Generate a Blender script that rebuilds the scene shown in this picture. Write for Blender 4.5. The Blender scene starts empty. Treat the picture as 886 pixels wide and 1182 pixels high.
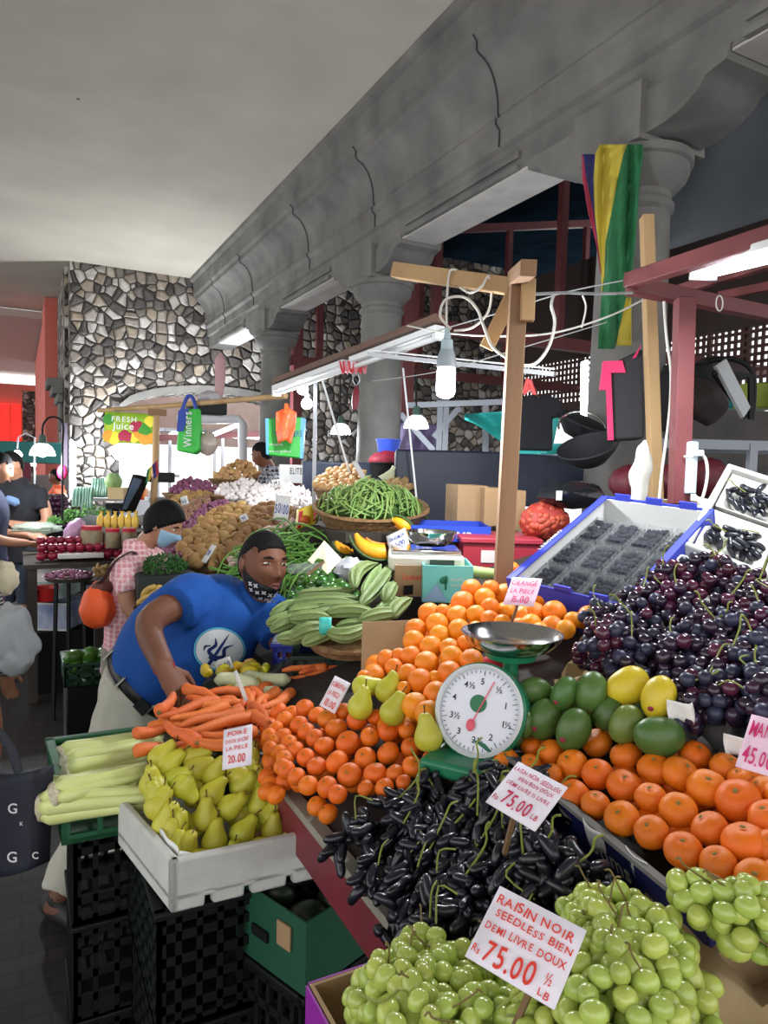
import bpy, math, random
from mathutils import Vector, Matrix, Quaternion, Euler, noise as mnoise
rnd = random.Random(11)
S = bpy.context.scene
COL = S.collection
PI = math.pi
# ---------------------------------------------------------------- camera
FPX = 815.0; CAMH = 1.68
YAW = math.radians(27.4); PIT = math.radians(3.6); ROL = math.radians(1.5)
F0 = Vector((math.sin(YAW), math.cos(YAW), 0)); R0 = Vector((math.cos(YAW), -math.sin(YAW), 0)); Z0 = Vector((0, 0, 1))
FW = F0*math.cos(PIT) - Z0*math.sin(PIT)
U0 = Z0*math.cos(PIT) + F0*math.sin(PIT)
RT = R0*math.cos(ROL) + U0*math.sin(ROL)
UP = U0*math.cos(ROL) - R0*math.sin(ROL)
CAM = Vector((0, 0, CAMH))
def ray(px, py): return FW + RT*((px-443)/FPX) + UP*((591-py)/FPX)
def D(px, py, d): return CAM + ray(px, py)*d
def onz(px, py, z): r = ray(px, py); return CAM + r*((z-CAMH)/r.z)
def onx(px, py, x): r = ray(px, py); return CAM + r*(x/r.x)
def ony(px, py, y): r = ray(px, py); return CAM + r*(y/r.y)
def onp(px, py, p0, n):
    r = ray(px, py); return CAM + r*((p0-CAM).dot(n)/r.dot(n))
def plane3(a, b, c):
    a, b, c = D(*a), D(*b), D(*c)
    n = (b-a).cross(c-a).normalized()
    if n.z < 0: n = -n
    return a, n
def depth(p): return (p-CAM).dot(FW)
cd = bpy.data.cameras.new('camera'); cam = bpy.data.objects.new('camera', cd); COL.objects.link(cam)
cam.matrix_world = Matrix(((RT.x, UP.x, -FW.x, CAM.x), (RT.y, UP.y, -FW.y, CAM.y), (RT.z, UP.z, -FW.z, CAM.z), (0, 0, 0, 1)))
cd.sensor_fit = 'VERTICAL'; cd.sensor_height = 36; cd.lens = FPX/1182*36; cd.clip_start = .02; cd.clip_end = 300
S.camera = cam
# ---------------------------------------------------------------- materials
def lin(c): return tuple(((x/255)/12.92 if x/255 <= .04045 else ((x/255+.055)/1.055)**2.4) for x in c[:3]) + (1,)
MATS = {}
def M(name, col, rough=.55, metal=0, noise=None, bump=None, rand=0, hue=0, coat=0, emit=0, trans=0, alpha=1, spec=.5, sss=0, stretch=None):
    """col rgb 0-255; noise=(scale, other colour, contrast); bump=(scale, strength)"""
    m = bpy.data.materials.new(name); MATS[name] = m
    m.use_nodes = True
    N = m.node_tree.nodes; L = m.node_tree.links
    b = N['Principled BSDF']
    b.inputs['Roughness'].default_value = rough; b.inputs['Metallic'].default_value = metal
    b.inputs['Coat Weight'].default_value = coat; b.inputs['Coat Roughness'].default_value = .12
    b.inputs['Specular IOR Level'].default_value = spec
    b.inputs['Transmission Weight'].default_value = trans
    b.inputs['Alpha'].default_value = alpha
    if sss: b.inputs['Subsurface Weight'].default_value = sss; b.inputs['Subsurface Radius'].default_value = (.01, .008, .004)
    b.inputs['Base Color'].default_value = lin(col)
    if emit:
        b.inputs['Emission Color'].default_value = lin(col); b.inputs['Emission Strength'].default_value = emit
    out = None
    if noise or bump:
        tc = N.new('ShaderNodeTexCoord'); src = tc.outputs['Object']
        if stretch:
            mp = N.new('ShaderNodeMapping'); mp.inputs['Scale'].default_value = stretch
            L.new(src, mp.inputs['Vector']); src = mp.outputs['Vector']
        if rand:
            oi0 = N.new('ShaderNodeObjectInfo'); ad = N.new('ShaderNodeVectorMath'); ad.operation = 'ADD'
            sc = N.new('ShaderNodeMath'); sc.operation = 'MULTIPLY'; sc.inputs[1].default_value = 50
            L.new(oi0.outputs['Random'], sc.inputs[0]); L.new(src, ad.inputs[0]); L.new(sc.outputs[0], ad.inputs[1]); src = ad.outputs[0]
    if noise:
        t = N.new('ShaderNodeTexNoise'); t.inputs['Scale'].default_value = noise[0]; t.inputs['Detail'].default_value = 5
        L.new(src, t.inputs['Vector'])
        r = N.new('ShaderNodeValToRGB'); k = noise[2] if len(noise) > 2 else .5
        r.color_ramp.elements[0].position = .5-.28*(1-k)-.02; r.color_ramp.elements[1].position = .5+.28*(1-k)+.02
        r.color_ramp.elements[0].color = lin(col); r.color_ramp.elements[1].color = lin(noise[1])
        L.new(t.outputs['Fac'], r.inputs['Fac']); out = r.outputs['Color']
    if rand or hue:
        oi = N.new('ShaderNodeObjectInfo'); h = N.new('ShaderNodeHueSaturation')
        mr = N.new('ShaderNodeMapRange'); mr.inputs['To Min'].default_value = 1-rand; mr.inputs['To Max'].default_value = 1+rand
        L.new(oi.outputs['Random'], mr.inputs['Value']); L.new(mr.outputs[0], h.inputs['Value'])
        if hue:
            w = N.new('ShaderNodeTexWhiteNoise'); w.noise_dimensions = '1D'; L.new(oi.outputs['Random'], w.inputs['W'])
            m2 = N.new('ShaderNodeMapRange'); m2.inputs['To Min'].default_value = .5-hue; m2.inputs['To Max'].default_value = .5+hue
            L.new(w.outputs['Value'], m2.inputs['Value']); L.new(m2.outputs[0], h.inputs['Hue'])
        if out: L.new(out, h.inputs['Color'])
        else: h.inputs['Color'].default_value = lin(col)
        out = h.outputs['Color']
    if out: L.new(out, b.inputs['Base Color'])
    if bump:
        t2 = N.new('ShaderNodeTexNoise'); t2.inputs['Scale'].default_value = bump[0]; t2.inputs['Detail'].default_value = 4
        L.new(src, t2.inputs['Vector'])
        bp = N.new('ShaderNodeBump'); bp.inputs['Strength'].default_value = bump[1]; bp.inputs['Distance'].default_value = .01
        L.new(t2.outputs['Fac'], bp.inputs['Height']); L.new(bp.outputs['Normal'], b.inputs['Normal'])
    return m
# ---------------------------------------------------------------- objects
def tag(o, label=None, cat=None, group=None, kind=None):
    if label: o['label'] = label
    if cat: o['category'] = cat
    if group: o['group'] = group
    if kind: o['kind'] = kind
    return o
def thing(name, label, cat, loc=(0, 0, 0), group=None, rz=0):
    o = bpy.data.objects.new(name, None); COL.objects.link(o); o.location = loc; o.empty_display_size = .05
    o.rotation_euler = (0, 0, rz)
    return tag(o, label, cat, group)
def put(name, me, loc=(0, 0, 0), rot=None, sc=1, parent=None, label=None, cat=None, group=None):
    o = bpy.data.objects.new(name, me); COL.objects.link(o); o.location = loc
    if rot is not None:
        if isinstance(rot, Quaternion): o.rotation_euler = rot.to_euler()
        else: o.rotation_euler = rot
    o.scale = (sc, sc, sc) if isinstance(sc, (int, float)) else sc
    if parent is not None: o.parent = parent
    return tag(o, label, cat, group)
class MB:
    def __init__(s): s.v = []; s.f = []
    def add(s, vs, fs):
        n = len(s.v); s.v += [Vector(q) for q in vs]; s.f += [tuple(i+n for i in q) for q in fs]; return s
    def box(s, c, d, R=None):
        c = Vector(c); x, y, z = d[0]/2, d[1]/2, d[2]/2
        vs = [Vector(q) for q in ((-x,-y,-z),(x,-y,-z),(x,y,-z),(-x,y,-z),(-x,-y,z),(x,-y,z),(x,y,z),(-x,y,z))]
        if R is not None: vs = [R @ q for q in vs]
        return s.add([c+q for q in vs], [(0,3,2,1),(4,5,6,7),(0,1,5,4),(1,2,6,5),(2,3,7,6),(3,0,4,7)])
    def bar(s, a, b, w, h=None, up=Z0):
        a, b = Vector(a), Vector(b); h = h or w; t = (b-a); l = t.length; t.normalize()
        x = up.cross(t)
        if x.length < 1e-4: x = Vector((1, 0, 0)).cross(t)
        x.normalize(); y = t.cross(x)
        return s.box((a+b)/2, (w, h, l), Matrix((x, y, t)).transposed())
    def ring(s, pts, rads, n=8, side=None, cap=True, fn=None):
        """loft along pts; rads scalar or (rx,ry)"""
        pts = [Vector(p) for p in pts]; base = len(s.v); k = len(pts)
        prev = Vector(side) if side is not None else None
        for i, p in enumerate(pts):
            t = (pts[min(i+1, k-1)]-pts[max(i-1, 0)]).normalized()
            if prev is None:
                prev = Vector((1, 0, 0)) if abs(t.x) < .8 else Vector((0, 1, 0))
            x = prev - t*prev.dot(t)
            if x.length < 1e-5: x = Vector((.3, .5, .81)).cross(t)
            x.normalize(); y = t.cross(x)
            if side is None: prev = x
            r = rads[i] if isinstance(rads, (list, tuple)) else rads
            rx, ry = r if isinstance(r, (list, tuple)) else (r, r)
            for j in range(n):
                a = 2*PI*j/n; q = fn(a, i/(k-1)) if fn else 1
                s.v.append(p + x*(rx*q*math.cos(a)) + y*(ry*q*math.sin(a)))
        for i in range(k-1):
            for j in range(n):
                a, b = base+i*n+j, base+i*n+(j+1) % n
                s.f.append((a, b, b+n, a+n))
        if cap:
            s.f.append(tuple(base+j for j in reversed(range(n)))); s.f.append(tuple(base+(k-1)*n+j for j in range(n)))
        return s
    def lathe(s, prof, n=24, c=(0, 0, 0), R=None, fn=None, cap=True):
        c = Vector(c); base = len(s.v)
        for (r, z) in prof:
            for j in range(n):
                a = 2*PI*j/n; q = r*(fn(a, z) if fn else 1)
                v = Vector((q*math.cos(a), q*math.sin(a), z)); s.v.append(c + (R @ v if R is not None else v))
        for i in range(len(prof)-1):
            for j in range(n):
                a, b = base+i*n+j, base+i*n+(j+1) % n; s.f.append((a, b, b+n, a+n))
        if cap: s.f.append(tuple(base+j for j in reversed(range(n)))); s.f.append(tuple(base+(len(prof)-1)*n+j for j in range(n)))
        return s
    def ball(s, c, r, nu=16, nv=10, fn=None, R=None):
        c = Vector(c); r = Vector(r) if not isinstance(r, (int, float)) else Vector((r, r, r)); base = len(s.v)
        def P(u, v):
            d = Vector((math.sin(v)*math.cos(u), math.sin(v)*math.sin(u), math.cos(v)))
            q = Vector((d.x*r.x, d.y*r.y, d.z*r.z))
            if fn: q = fn(d, q)
            return c + (R @ q if R is not None else q)
        s.v.append(P(0, 0))
        for i in range(1, nv):
            for j in range(nu): s.v.append(P(2*PI*j/nu, PI*i/nv))
        s.v.append(P(0, PI)); e = len(s.v)-1
        for j in range(nu):
            s.f.append((base, base+1+j, base+1+(j+1) % nu))
            s.f.append((e, base+1+(nv-2)*nu+(j+1) % nu, base+1+(nv-2)*nu+j))
        for i in range(nv-2):
            for j in range(nu):
                a, b = base+1+i*nu+j, base+1+i*nu+(j+1) % nu; s.f.append((a, a+nu, b+nu, b))
        return s
    def prism(s, poly, ext):
        """poly: world points (planar, any order consistent), ext: vector"""
        ext = Vector(ext); n = len(poly); p = [Vector(q) for q in poly]
        nn = Vector()
        for i in range(n): nn += p[i].cross(p[(i+1) % n])
        if nn.dot(ext) > 0: p = p[::-1]
        return s.add(p+[q+ext for q in p], [tuple(range(n)), tuple(n+i for i in reversed(range(n)))] + [(i, i+n, (i+1) % n+n, (i+1) % n) for i in range(n)])
    def grid(s, P, nu, nv):
        base = len(s.v)
        for i in range(nu+1):
            for j in range(nv+1): s.v.append(Vector(P(i/nu, j/nv)))
        for i in range(nu):
            for j in range(nv):
                a = base+i*(nv+1)+j; s.f.append((a, a+nv+1, a+nv+2, a+1))
        return s
    def mesh(s, name, mat, off=None, sharp=40):
        me = bpy.data.meshes.new(name)
        me.from_pydata([tuple(q-off) if off is not None else tuple(q) for q in s.v], [], s.f)
        if mat: me.materials.append(mat)
        me.polygons.foreach_set('use_smooth', [True]*len(me.polygons))
        me.set_sharp_from_angle(angle=math.radians(sharp)); me.update()
        return me
    def build(s, name, mat, parent=None, W=True, bev=0, sub=0, thick=0, sharp=40, remesh=0, smooth=0, fold=0, label=None, cat=None, group=None, kind=None):
        off = None
        if parent is not None and W:
            off = Vector(parent.location); q = parent.parent
            while q is not None: off += Vector(q.location); q = q.parent
        if parent is None and W and cat:     # a thing of one mesh keeps its origin at its own base
            mn = [min(q[i] for q in s.v) for i in range(3)]; mx = [max(q[i] for q in s.v) for i in range(3)]
            off = Vector(((mn[0]+mx[0])/2, (mn[1]+mx[1])/2, mn[2]))
        o = bpy.data.objects.new(name, s.mesh(name, mat, off, sharp)); COL.objects.link(o)
        if parent is not None: o.parent = parent
        elif off is not None: o.location = off
        if thick:
            md = o.modifiers.new('t', 'SOLIDIFY'); md.thickness = thick; md.offset = 0
        if remesh:
            md = o.modifiers.new('r', 'REMESH'); md.mode = 'VOXEL'; md.voxel_size = remesh; md.use_smooth_shade = True
            if smooth:
                md = o.modifiers.new('s', 'SMOOTH'); md.factor = .5; md.iterations = smooth
        if fold:
            tx = bpy.data.textures.get('cloth_folds') or bpy.data.textures.new('cloth_folds', 'CLOUDS'); tx.noise_scale = .13; tx.noise_depth = 1
            md = o.modifiers.new('f', 'DISPLACE'); md.texture = tx; md.strength = fold; md.mid_level = .5; md.texture_coords = 'LOCAL'
        if bev:
            md = o.modifiers.new('b', 'BEVEL'); md.width = bev; md.segments = 2; md.limit_method = 'ANGLE'; md.angle_limit = math.radians(40)
        if sub:
            md = o.modifiers.new('u', 'SUBSURF'); md.levels = sub; md.render_levels = sub
        return tag(o, label, cat, group, kind)
def struct(name, mb, mat, **k):
    return mb.build(name, mat, W=False, kind='structure', **k)
def single(name, mb, mat, label, cat, group=None, **k):
    return mb.build(name, mat, label=label, cat=cat, group=group, **k)
def rq(r=rnd): return Quaternion((r.gauss(0, 1), r.gauss(0, 1), r.gauss(0, 1), r.gauss(0, 1))).normalized()
def align(d, up='Z', spin=None):
    q = Vector(d).to_track_quat(up, 'Y' if up != 'Y' else 'Z')
    if spin is not None: q = q @ Quaternion((0, 0, 1) if up == 'Z' else (1, 0, 0) if up == 'X' else (0, 1, 0), spin)
    return q
def smooth_path(pts, n=6):
    pts = [Vector(p) for p in pts]; out = []
    for i in range(len(pts)-1):
        p0, p1, p2, p3 = pts[max(i-1, 0)], pts[i], pts[i+1], pts[min(i+2, len(pts)-1)]
        for k in range(n):
            t = k/n
            out.append(.5*((2*p1)+(p2-p0)*t+(2*p0-5*p1+4*p2-p3)*t*t+(3*p1-p0-3*p2+p3)*t**3))
    out.append(pts[-1]); return out
def cord(name, pts, r, mat, label, cat='cord', group=None):
    return single(name, MB().ring(smooth_path(pts), r, 6), mat, label, cat, group)
# lettering: characters of the built-in font as flat shapes
_GL = {}
def glyph(ch):
    if ch not in _GL:
        c = bpy.data.curves.new('g', 'FONT'); c.body = ch; c.size = 1; c.resolution_u = 3; c.offset = .012
        o = bpy.data.objects.new('g', c); COL.objects.link(o)
        bpy.context.view_layer.update()
        me = bpy.data.meshes.new_from_object(o.evaluated_get(bpy.context.evaluated_depsgraph_get()))
        vs = [tuple(v.co) for v in me.vertices]; fs = [tuple(p.vertices) for p in me.polygons]
        w = max([v[0] for v in vs], default=.3)
        _GL[ch] = (vs, fs, w); bpy.data.objects.remove(o); bpy.data.curves.remove(c); bpy.data.meshes.remove(me)
    return _GL[ch]
def lettering(mb, text, o, ux, uy, nrm, size, width=None, jit=.0, seed=3):
    """text starting at o, along ux, upright uy; width: squeeze to this width"""
    r = random.Random(seed); x = 0; items = []
    for ch in text:
        if ch == ' ': x += .35; continue
        vs, fs, w = glyph(ch); items.append((vs, fs, x, w)); x += w+.09
    kx = (width/(x*size)) if width else 1
    for vs, fs, x0, w in items:
        a = r.uniform(-jit, jit); dy = r.uniform(-jit, jit)*.5; ks = 1+r.uniform(-jit, jit)
        ca, sa = math.cos(a), math.sin(a)
        q = []
        for (vx, vy, _) in vs:
            vx *= ks; vy *= ks
            X = (x0+vx*ca-vy*sa)*size*kx; Y = (vx*sa+vy*ca+dy)*size
            q.append(o+ux*X+uy*Y+nrm*.0012)
        mb.add(q, fs)
    return mb
# ================================================================ the setting
XB = 2.45; XC = 2.88; ZC = 4.55; YW = 11.4
def stone_mat():
    m = bpy.data.materials.new('rubble_stone'); m.use_nodes = True
    N = m.node_tree.nodes; L = m.node_tree.links; b = N['Principled BSDF']; b.inputs['Roughness'].default_value = .85
    tc = N.new('ShaderNodeTexCoord')
    ns = N.new('ShaderNodeTexNoise'); ns.inputs['Scale'].default_value = 2.4
    mx = N.new('ShaderNodeMix'); mx.data_type = 'VECTOR'; mx.inputs[0].default_value = .07
    L.new(tc.outputs['Object'], ns.inputs['Vector']); L.new(tc.outputs['Object'], mx.inputs[4]); L.new(ns.outputs['Color'], mx.inputs[5])
    v1 = N.new('ShaderNodeTexVoronoi'); v1.inputs['Scale'].default_value = 7.2; v1.inputs['Randomness'].default_value = .78
    v2 = N.new('ShaderNodeTexVoronoi'); v2.feature = 'DISTANCE_TO_EDGE'; v2.inputs['Scale'].default_value = 7.2; v2.inputs['Randomness'].default_value = .78
    L.new(mx.outputs[1], v1.inputs['Vector']); L.new(mx.outputs[1], v2.inputs['Vector'])
    sp = N.new('ShaderNodeSeparateColor'); L.new(v1.outputs['Color'], sp.inputs[0])
    r = N.new('ShaderNodeValToRGB'); cr = r.color_ramp
    cr.elements[0].position = 0; cr.elements[0].color = lin((74, 70, 68)); cr.elements[1].position = 1; cr.elements[1].color = lin((205, 200, 194))
    for p, c in ((.3, (104, 98, 94)), (.5, (142, 132, 122)), (.62, (160, 146, 128)), (.8, (176, 170, 164))):
        e = cr.elements.new(p); e.color = lin(c)
    L.new(sp.outputs[0], r.inputs['Fac'])
    n2 = N.new('ShaderNodeTexNoise'); n2.inputs['Scale'].default_value = 9; n2.inputs['Detail'].default_value = 6; L.new(tc.outputs['Object'], n2.inputs['Vector'])
    m2 = N.new('ShaderNodeMix'); m2.data_type = 'RGBA'; m2.blend_type = 'OVERLAY'; m2.inputs[0].default_value = .6
    L.new(r.outputs['Color'], m2.inputs[6]); L.new(n2.outputs['Fac'], m2.inputs[7])
    e = N.new('ShaderNodeValToRGB'); e.color_ramp.elements[0].position = .035; e.color_ramp.elements[1].position = .06
    L.new(v2.outputs['Distance'], e.inputs['Fac'])
    m3 = N.new('ShaderNodeMix'); m3.data_type = 'RGBA'; m3.inputs[6].default_value = lin((46, 43, 42))
    L.new(e.outputs['Color'], m3.inputs[0]); L.new(m2.outputs[2], m3.inputs[7]); L.new(m3.outputs[2], b.inputs['Base Color'])
    hr = N.new('ShaderNodeMapRange'); hr.inputs['From Max'].default_value = .2; L.new(v2.outputs['Distance'], hr.inputs['Value'])
    ad = N.new('ShaderNodeMath'); ad.operation = 'MULTIPLY_ADD'; ad.inputs[1].default_value = .3
    L.new(n2.outputs['Fac'], ad.inputs[0]); L.new(hr.outputs[0], ad.inputs[2])
    bp = N.new('ShaderNodeBump'); bp.inputs['Strength'].default_value = .8; bp.inputs['Distance'].default_value = .06
    L.new(ad.outputs[0], bp.inputs['Height']); L.new(bp.outputs['Normal'], b.inputs['Normal'])
    return m
stone = stone_mat()
def floor_mat():
    m = bpy.data.materials.new('dark_pavers'); m.use_nodes = True
    N = m.node_tree.nodes; L = m.node_tree.links; b = N['Principled BSDF']; b.inputs['Roughness'].default_value = .62
    tc = N.new('ShaderNodeTexCoord'); br = N.new('ShaderNodeTexBrick')
    br.inputs['Scale'].default_value = 3.2; br.inputs['Color1'].default_value = lin((46, 40, 38)); br.inputs['Color2'].default_value = lin((32, 28, 27))
    br.inputs['Mortar'].default_value = lin((18, 17, 17)); br.inputs['Mortar Size'].default_value = .018
    n = N.new('ShaderNodeTexNoise'); n.inputs['Scale'].default_value = 5; n.inputs['Detail'].default_value = 6
    mx = N.new('ShaderNodeMix'); mx.data_type = 'RGBA'; mx.blend_type = 'OVERLAY'; mx.inputs[0].default_value = .7
    L.new(tc.outputs['Object'], br.inputs['Vector']); L.new(tc.outputs['Object'], n.inputs['Vector'])
    L.new(br.outputs['Color'], mx.inputs[6]); L.new(n.outputs['Fac'], mx.inputs[7]); L.new(mx.outputs[2], b.inputs['Base Color'])
    bp = N.new('ShaderNodeBump'); bp.inputs['Strength'].default_value = .4; bp.inputs['Distance'].default_value = .01
    L.new(n.outputs['Fac'], bp.inputs['Height']); L.new(bp.outputs['Normal'], b.inputs['Normal'])
    return m
def ceil_mat():
    m = M('ceiling_plaster', (212, 206, 192), .9, noise=(1.1, (192, 186, 174), .2), bump=(20, .08))
    N = m.node_tree.nodes; L = m.node_tree.links; b = N['Principled BSDF']
    tc = N.new('ShaderNodeTexCoord'); v = N.new('ShaderNodeTexVoronoi'); v.inputs['Scale'].default_value = 2.2
    L.new(tc.outputs['Object'], v.inputs['Vector'])
    sp = N.new('ShaderNodeSeparateColor'); L.new(v.outputs['Color'], sp.inputs[0])
    ra = N.new('ShaderNodeMath'); ra.operation = 'MULTIPLY'; ra.inputs[1].default_value = .055; L.new(sp.outputs[0], ra.inputs[0])
    lt = N.new('ShaderNodeMath'); lt.operation = 'LESS_THAN'; L.new(v.outputs['Distance'], lt.inputs[0]); L.new(ra.outputs[0], lt.inputs[1])
    g = N.new('ShaderNodeMath'); g.operation = 'GREATER_THAN'; g.inputs[1].default_value = .72; L.new(sp.outputs[1], g.inputs[0])
    mu = N.new('ShaderNodeMath'); mu.operation = 'MULTIPLY'; L.new(lt.outputs[0], mu.inputs[0]); L.new(g.outputs[0], mu.inputs[1])
    mx = N.new('ShaderNodeMix'); mx.data_type = 'RGBA'; mx.inputs[7].default_value = lin((88, 84, 78))
    old = b.inputs['Base Color'].links[0].from_socket
    L.new(mu.outputs[0], mx.inputs[0]); L.new(old, mx.inputs[6]); L.new(mx.outputs[2], b.inputs['Base Color'])
    return m
concrete = M('grey_basalt', (134, 132, 128), .85, spec=.2, noise=(3.0, (92, 91, 90), .05), bump=(30, .25))
joint = M('dark_joint', (62, 62, 64), .9)
pale_concrete = M('pale_plaster', (205, 200, 196), .9, noise=(5, (178, 174, 170), .2))
pink = M('pink_paint', (226, 122, 108), .8, noise=(2, (212, 110, 98), .2))
red_steel = M('oxide_red_steel', (118, 52, 54), .55, noise=(6, (98, 42, 44), .2))
maroon = M('maroon_paint', (124, 40, 52), .5, noise=(8, (104, 34, 44), .2))
roofm = M('navy_roof_sheet', (22, 36, 48), .95, spec=.0, noise=(1.2, (13, 21, 28), .2))
tarp_grey = M('grey_tarpaulin', (98, 102, 106), .7, noise=(1.5, (78, 82, 88), .2))
lattice_m = M('brown_lattice', (92, 66, 58), .8)
struct('floor', MB().box((3, 8, -.05), (26, 34, .1)), floor_mat())
# ceiling of the arcade, ending on the wall over the arch and on the pink piers
struct('ceiling', MB().box((-1.3, 6.1, ZC+.1), (7.9, 19.0, .2)), ceil_mat())
# wall with the rubble masonry and its segmental arch
def arch_wall():
    x0, x1 = .68, 9.0; p = [Vector((x0, YW, 0)), Vector((x0, YW, ZC)), Vector((2.5, YW, ZC)), Vector((2.5, YW, 5.6)), Vector((x1, YW, 5.6)), Vector((x1, YW, 0)), Vector((4.35, YW, 0))]
    xa, xb, zs, zt = 1.36, 4.35, 2.42, 2.80
    for i in range(21):
        t = 1-i/20; p.append(Vector((xa+(xb-xa)*t, YW, zs+(zt-zs)*(1-(2*t-1)**2)**.62)))
    p.append(Vector((xa, YW, 0)))
    return MB().prism(p, (0, .75, 0))
struct('wall_back', arch_wall(), stone)
mb = MB()
for i in range(20):
    def ap(t, o): return Vector((1.36+2.99*t, YW, 2.42+.38*(1-(2*t-1)**2)**.62+o))
    a, b2 = ap(i/20, 0), ap((i+1)/20, 0); c2, d2 = ap((i+1)/20, .11), ap(i/20, .11)
    mb.prism([a, b2, c2, d2], (0, -.05, 0))
struct('trim_1', mb, concrete)
mb = MB().box((.655, 12.9, ZC/2), (.05, 2.2, ZC))                                # flank of the rubble pier
struct('wall_flank', mb, stone)
mb = MB()
for z, w in ((2.62, .10), (2.75, .17), (2.86, .24)): mb.box((.63-w/2, 12.5, z), (w, .9, .13))
mb.box((.60, 12.5, 2.35), (.06, .6, .45))
struct('trim_2', mb, concrete, bev=.02)
# pink piers and the far bays on the aisle side
struct('wall_left', MB().box((.60, 14.85, 2.27), (.34, 1.5, 4.54)).box((.60, 19, 2.17), (.335, 6.8, 4.34)), pink)
struct('ceiling_bay', MB().box((-2, 20.8, 4.45), (9, 10.7, .14)), M('bay_plaster', (186, 180, 174), .9))
struct('wall_bay', MB().box((-.6, 25.5, 2), (6.4, .4, 4)), pink)
struct('window_1', MB().box((-.22, 25.2, 1.9), (.62, .1, 2.9)), M('red_glazing', (230, 30, 26), .5, emit=1.2))
mb = MB()
for k in range(3): mb.box((-.53+.31*k, 25.12, 1.9), (.04, .06, 2.9))
struct('trim_3', mb, M('orange_frame', (232, 92, 58), .6))
struct('wall_rubble', MB().box((.28, 23.0, 1.8), (.34, .5, 3.6)), stone)
# entablature above the columns: profile swept along the arcade
prof = [(XB-.42, ZC), (XB-.42, ZC-.10), (XB-.36, ZC-.12), (XB-.35, ZC-.20), (XB-.26, ZC-.27), (XB-.24, ZC-.31), (XB-.20, ZC-.31)]
prof = [(XB-.06, ZC+.02), (XB-.06, ZC-.05), (XB-.01, ZC-.07), (XB, ZC-.25), (XB+.03, ZC-.28), (XB+.03, ZC-.33)]
for i in range(9):
    a = i/8*PI/2; prof.append((XB+.05+.17*math.sin(a)*.9, ZC-.35-.25*(1-math.cos(a))*1.0 - .06*i/8))
prof += [(XB+.22, ZC-.70), (XB+.19, ZC-.70), (XB+.19, ZC-.73), (XB+.22, ZC-.76), (XB+.22, ZC-.86), (XB+.25, ZC-.88), (XB+.25, 3.50), (XC+.16, 3.50), (XC+.16, ZC+1.0), (XC-.1, ZC+1.0), (XC-.1, ZC+.02)]
def sweep(prof, y0, y1): return MB().prism([Vector((x, y0, z)) for x, z in prof], (0, y1-y0, 0))
struct('beam', sweep(prof, -3, YW), concrete, sharp=25)
mb = MB()
for y in (10.3, 8.9, 6.95, 5.45, 3.72, 2.0):                                     # open joints between the blocks
    for i in range(3, 19):
        a, b2 = prof[i], prof[i+1]
        mb.bar((a[0]-.004, y, a[1]), (b2[0]-.004, y, b2[1]),   .008, .010)
struct('trim_4', mb, joint)
# lintel panels between brackets, with the pale soffit
mb = MB(); sf = MB()
CY = [11.45, 8.62, 5.70, 2.79, -.1]
for y0, y1 in zip(CY[1:], CY[:-1]):
    mb.box((XB+.245, (y0+y1)/2, 3.585), (.03, y1-y0-1.5, .04)); mb.box((XB+.245, (y0+y1)/2, 3.51), (.05, y1-y0-1.5, .03))
    sf.box(((XB+.25+XC+.14)/2, (y0+y1)/2, 3.493), (XC-.12-XB, y1-y0-1.35, .012))
struct('trim_5', mb, concrete); struct('trim_6', sf, pale_concrete)
colp = [(.27, 0), (.27, .18), (.235, .22), (.215, .3), (.205, 1.2), (.192, 2.2), (.178, 3.0), (.178, 3.02), (.195, 3.04), (.195, 3.07), (.18, 3.09), (.18, 3.12), (.215, 3.15), (.25, 3.19), (.262, 3.22), (.262, 3.25), (.28, 3.26), (.28, 3.30)]
cme = MB().lathe(colp, 32).mesh('column', concrete, sharp=30)
bm_ = MB()
bm_.box((0, 0, 3.43), (.46, .46, .27))                                            # dado over the capital, on the beam face
for sgn in (1, -1):                                                               # scrolled brackets along the beam
    pts = [(.2, 3.52), (.2, 3.32), (.34, 3.325), (.44, 3.35), (.53, 3.40), (.56, 3.44), (.60, 3.45), (.66, 3.46), (.68, 3.52)]
    bm_.prism([Vector((-.19, sgn*a, z)) for a, z in pts], (.38, 0, 0))
bme = bm_.mesh('bracket', concrete)
for y in CY[1:4]:
    c = put('column', cme, (XC, y, 0)); c['kind'] = 'structure'
    b2 = put('column_bracket', bme, (0, 0, 0), parent=c)
# the half column against the stone wall is hidden behind the banner; roof of the market hall beyond
mb = MB()
mb.prism([Vector((XC+.2, -4, 5.0)), Vector((XC+.2, -4, 5.1)), Vector((14, -4, 7.6)), Vector((14, -4, 7.5))], (0, 22, 0))
struct('roof', mb, roofm)
mb = MB()
for y in (9.9, 6.6):                                                         # red steel trusses under the roof
    mb.bar((XC+.5, y, 4.95), (13, y, 6.95), .10, .12); mb.bar((XC+.5, y, 3.2), (13, y, 3.2), .10, .14)
    for k in range(6):
        x = XC+1.1+k*1.7; mb.bar((x, y, 3.2), (x, y, 4.95+(x-XC-.5)*.2), .09)
        pass
    mb.bar((XC+.75, y, 0), (XC+.75, y, 5.0), .14)
struct('beam_truss', mb, red_steel)
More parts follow.
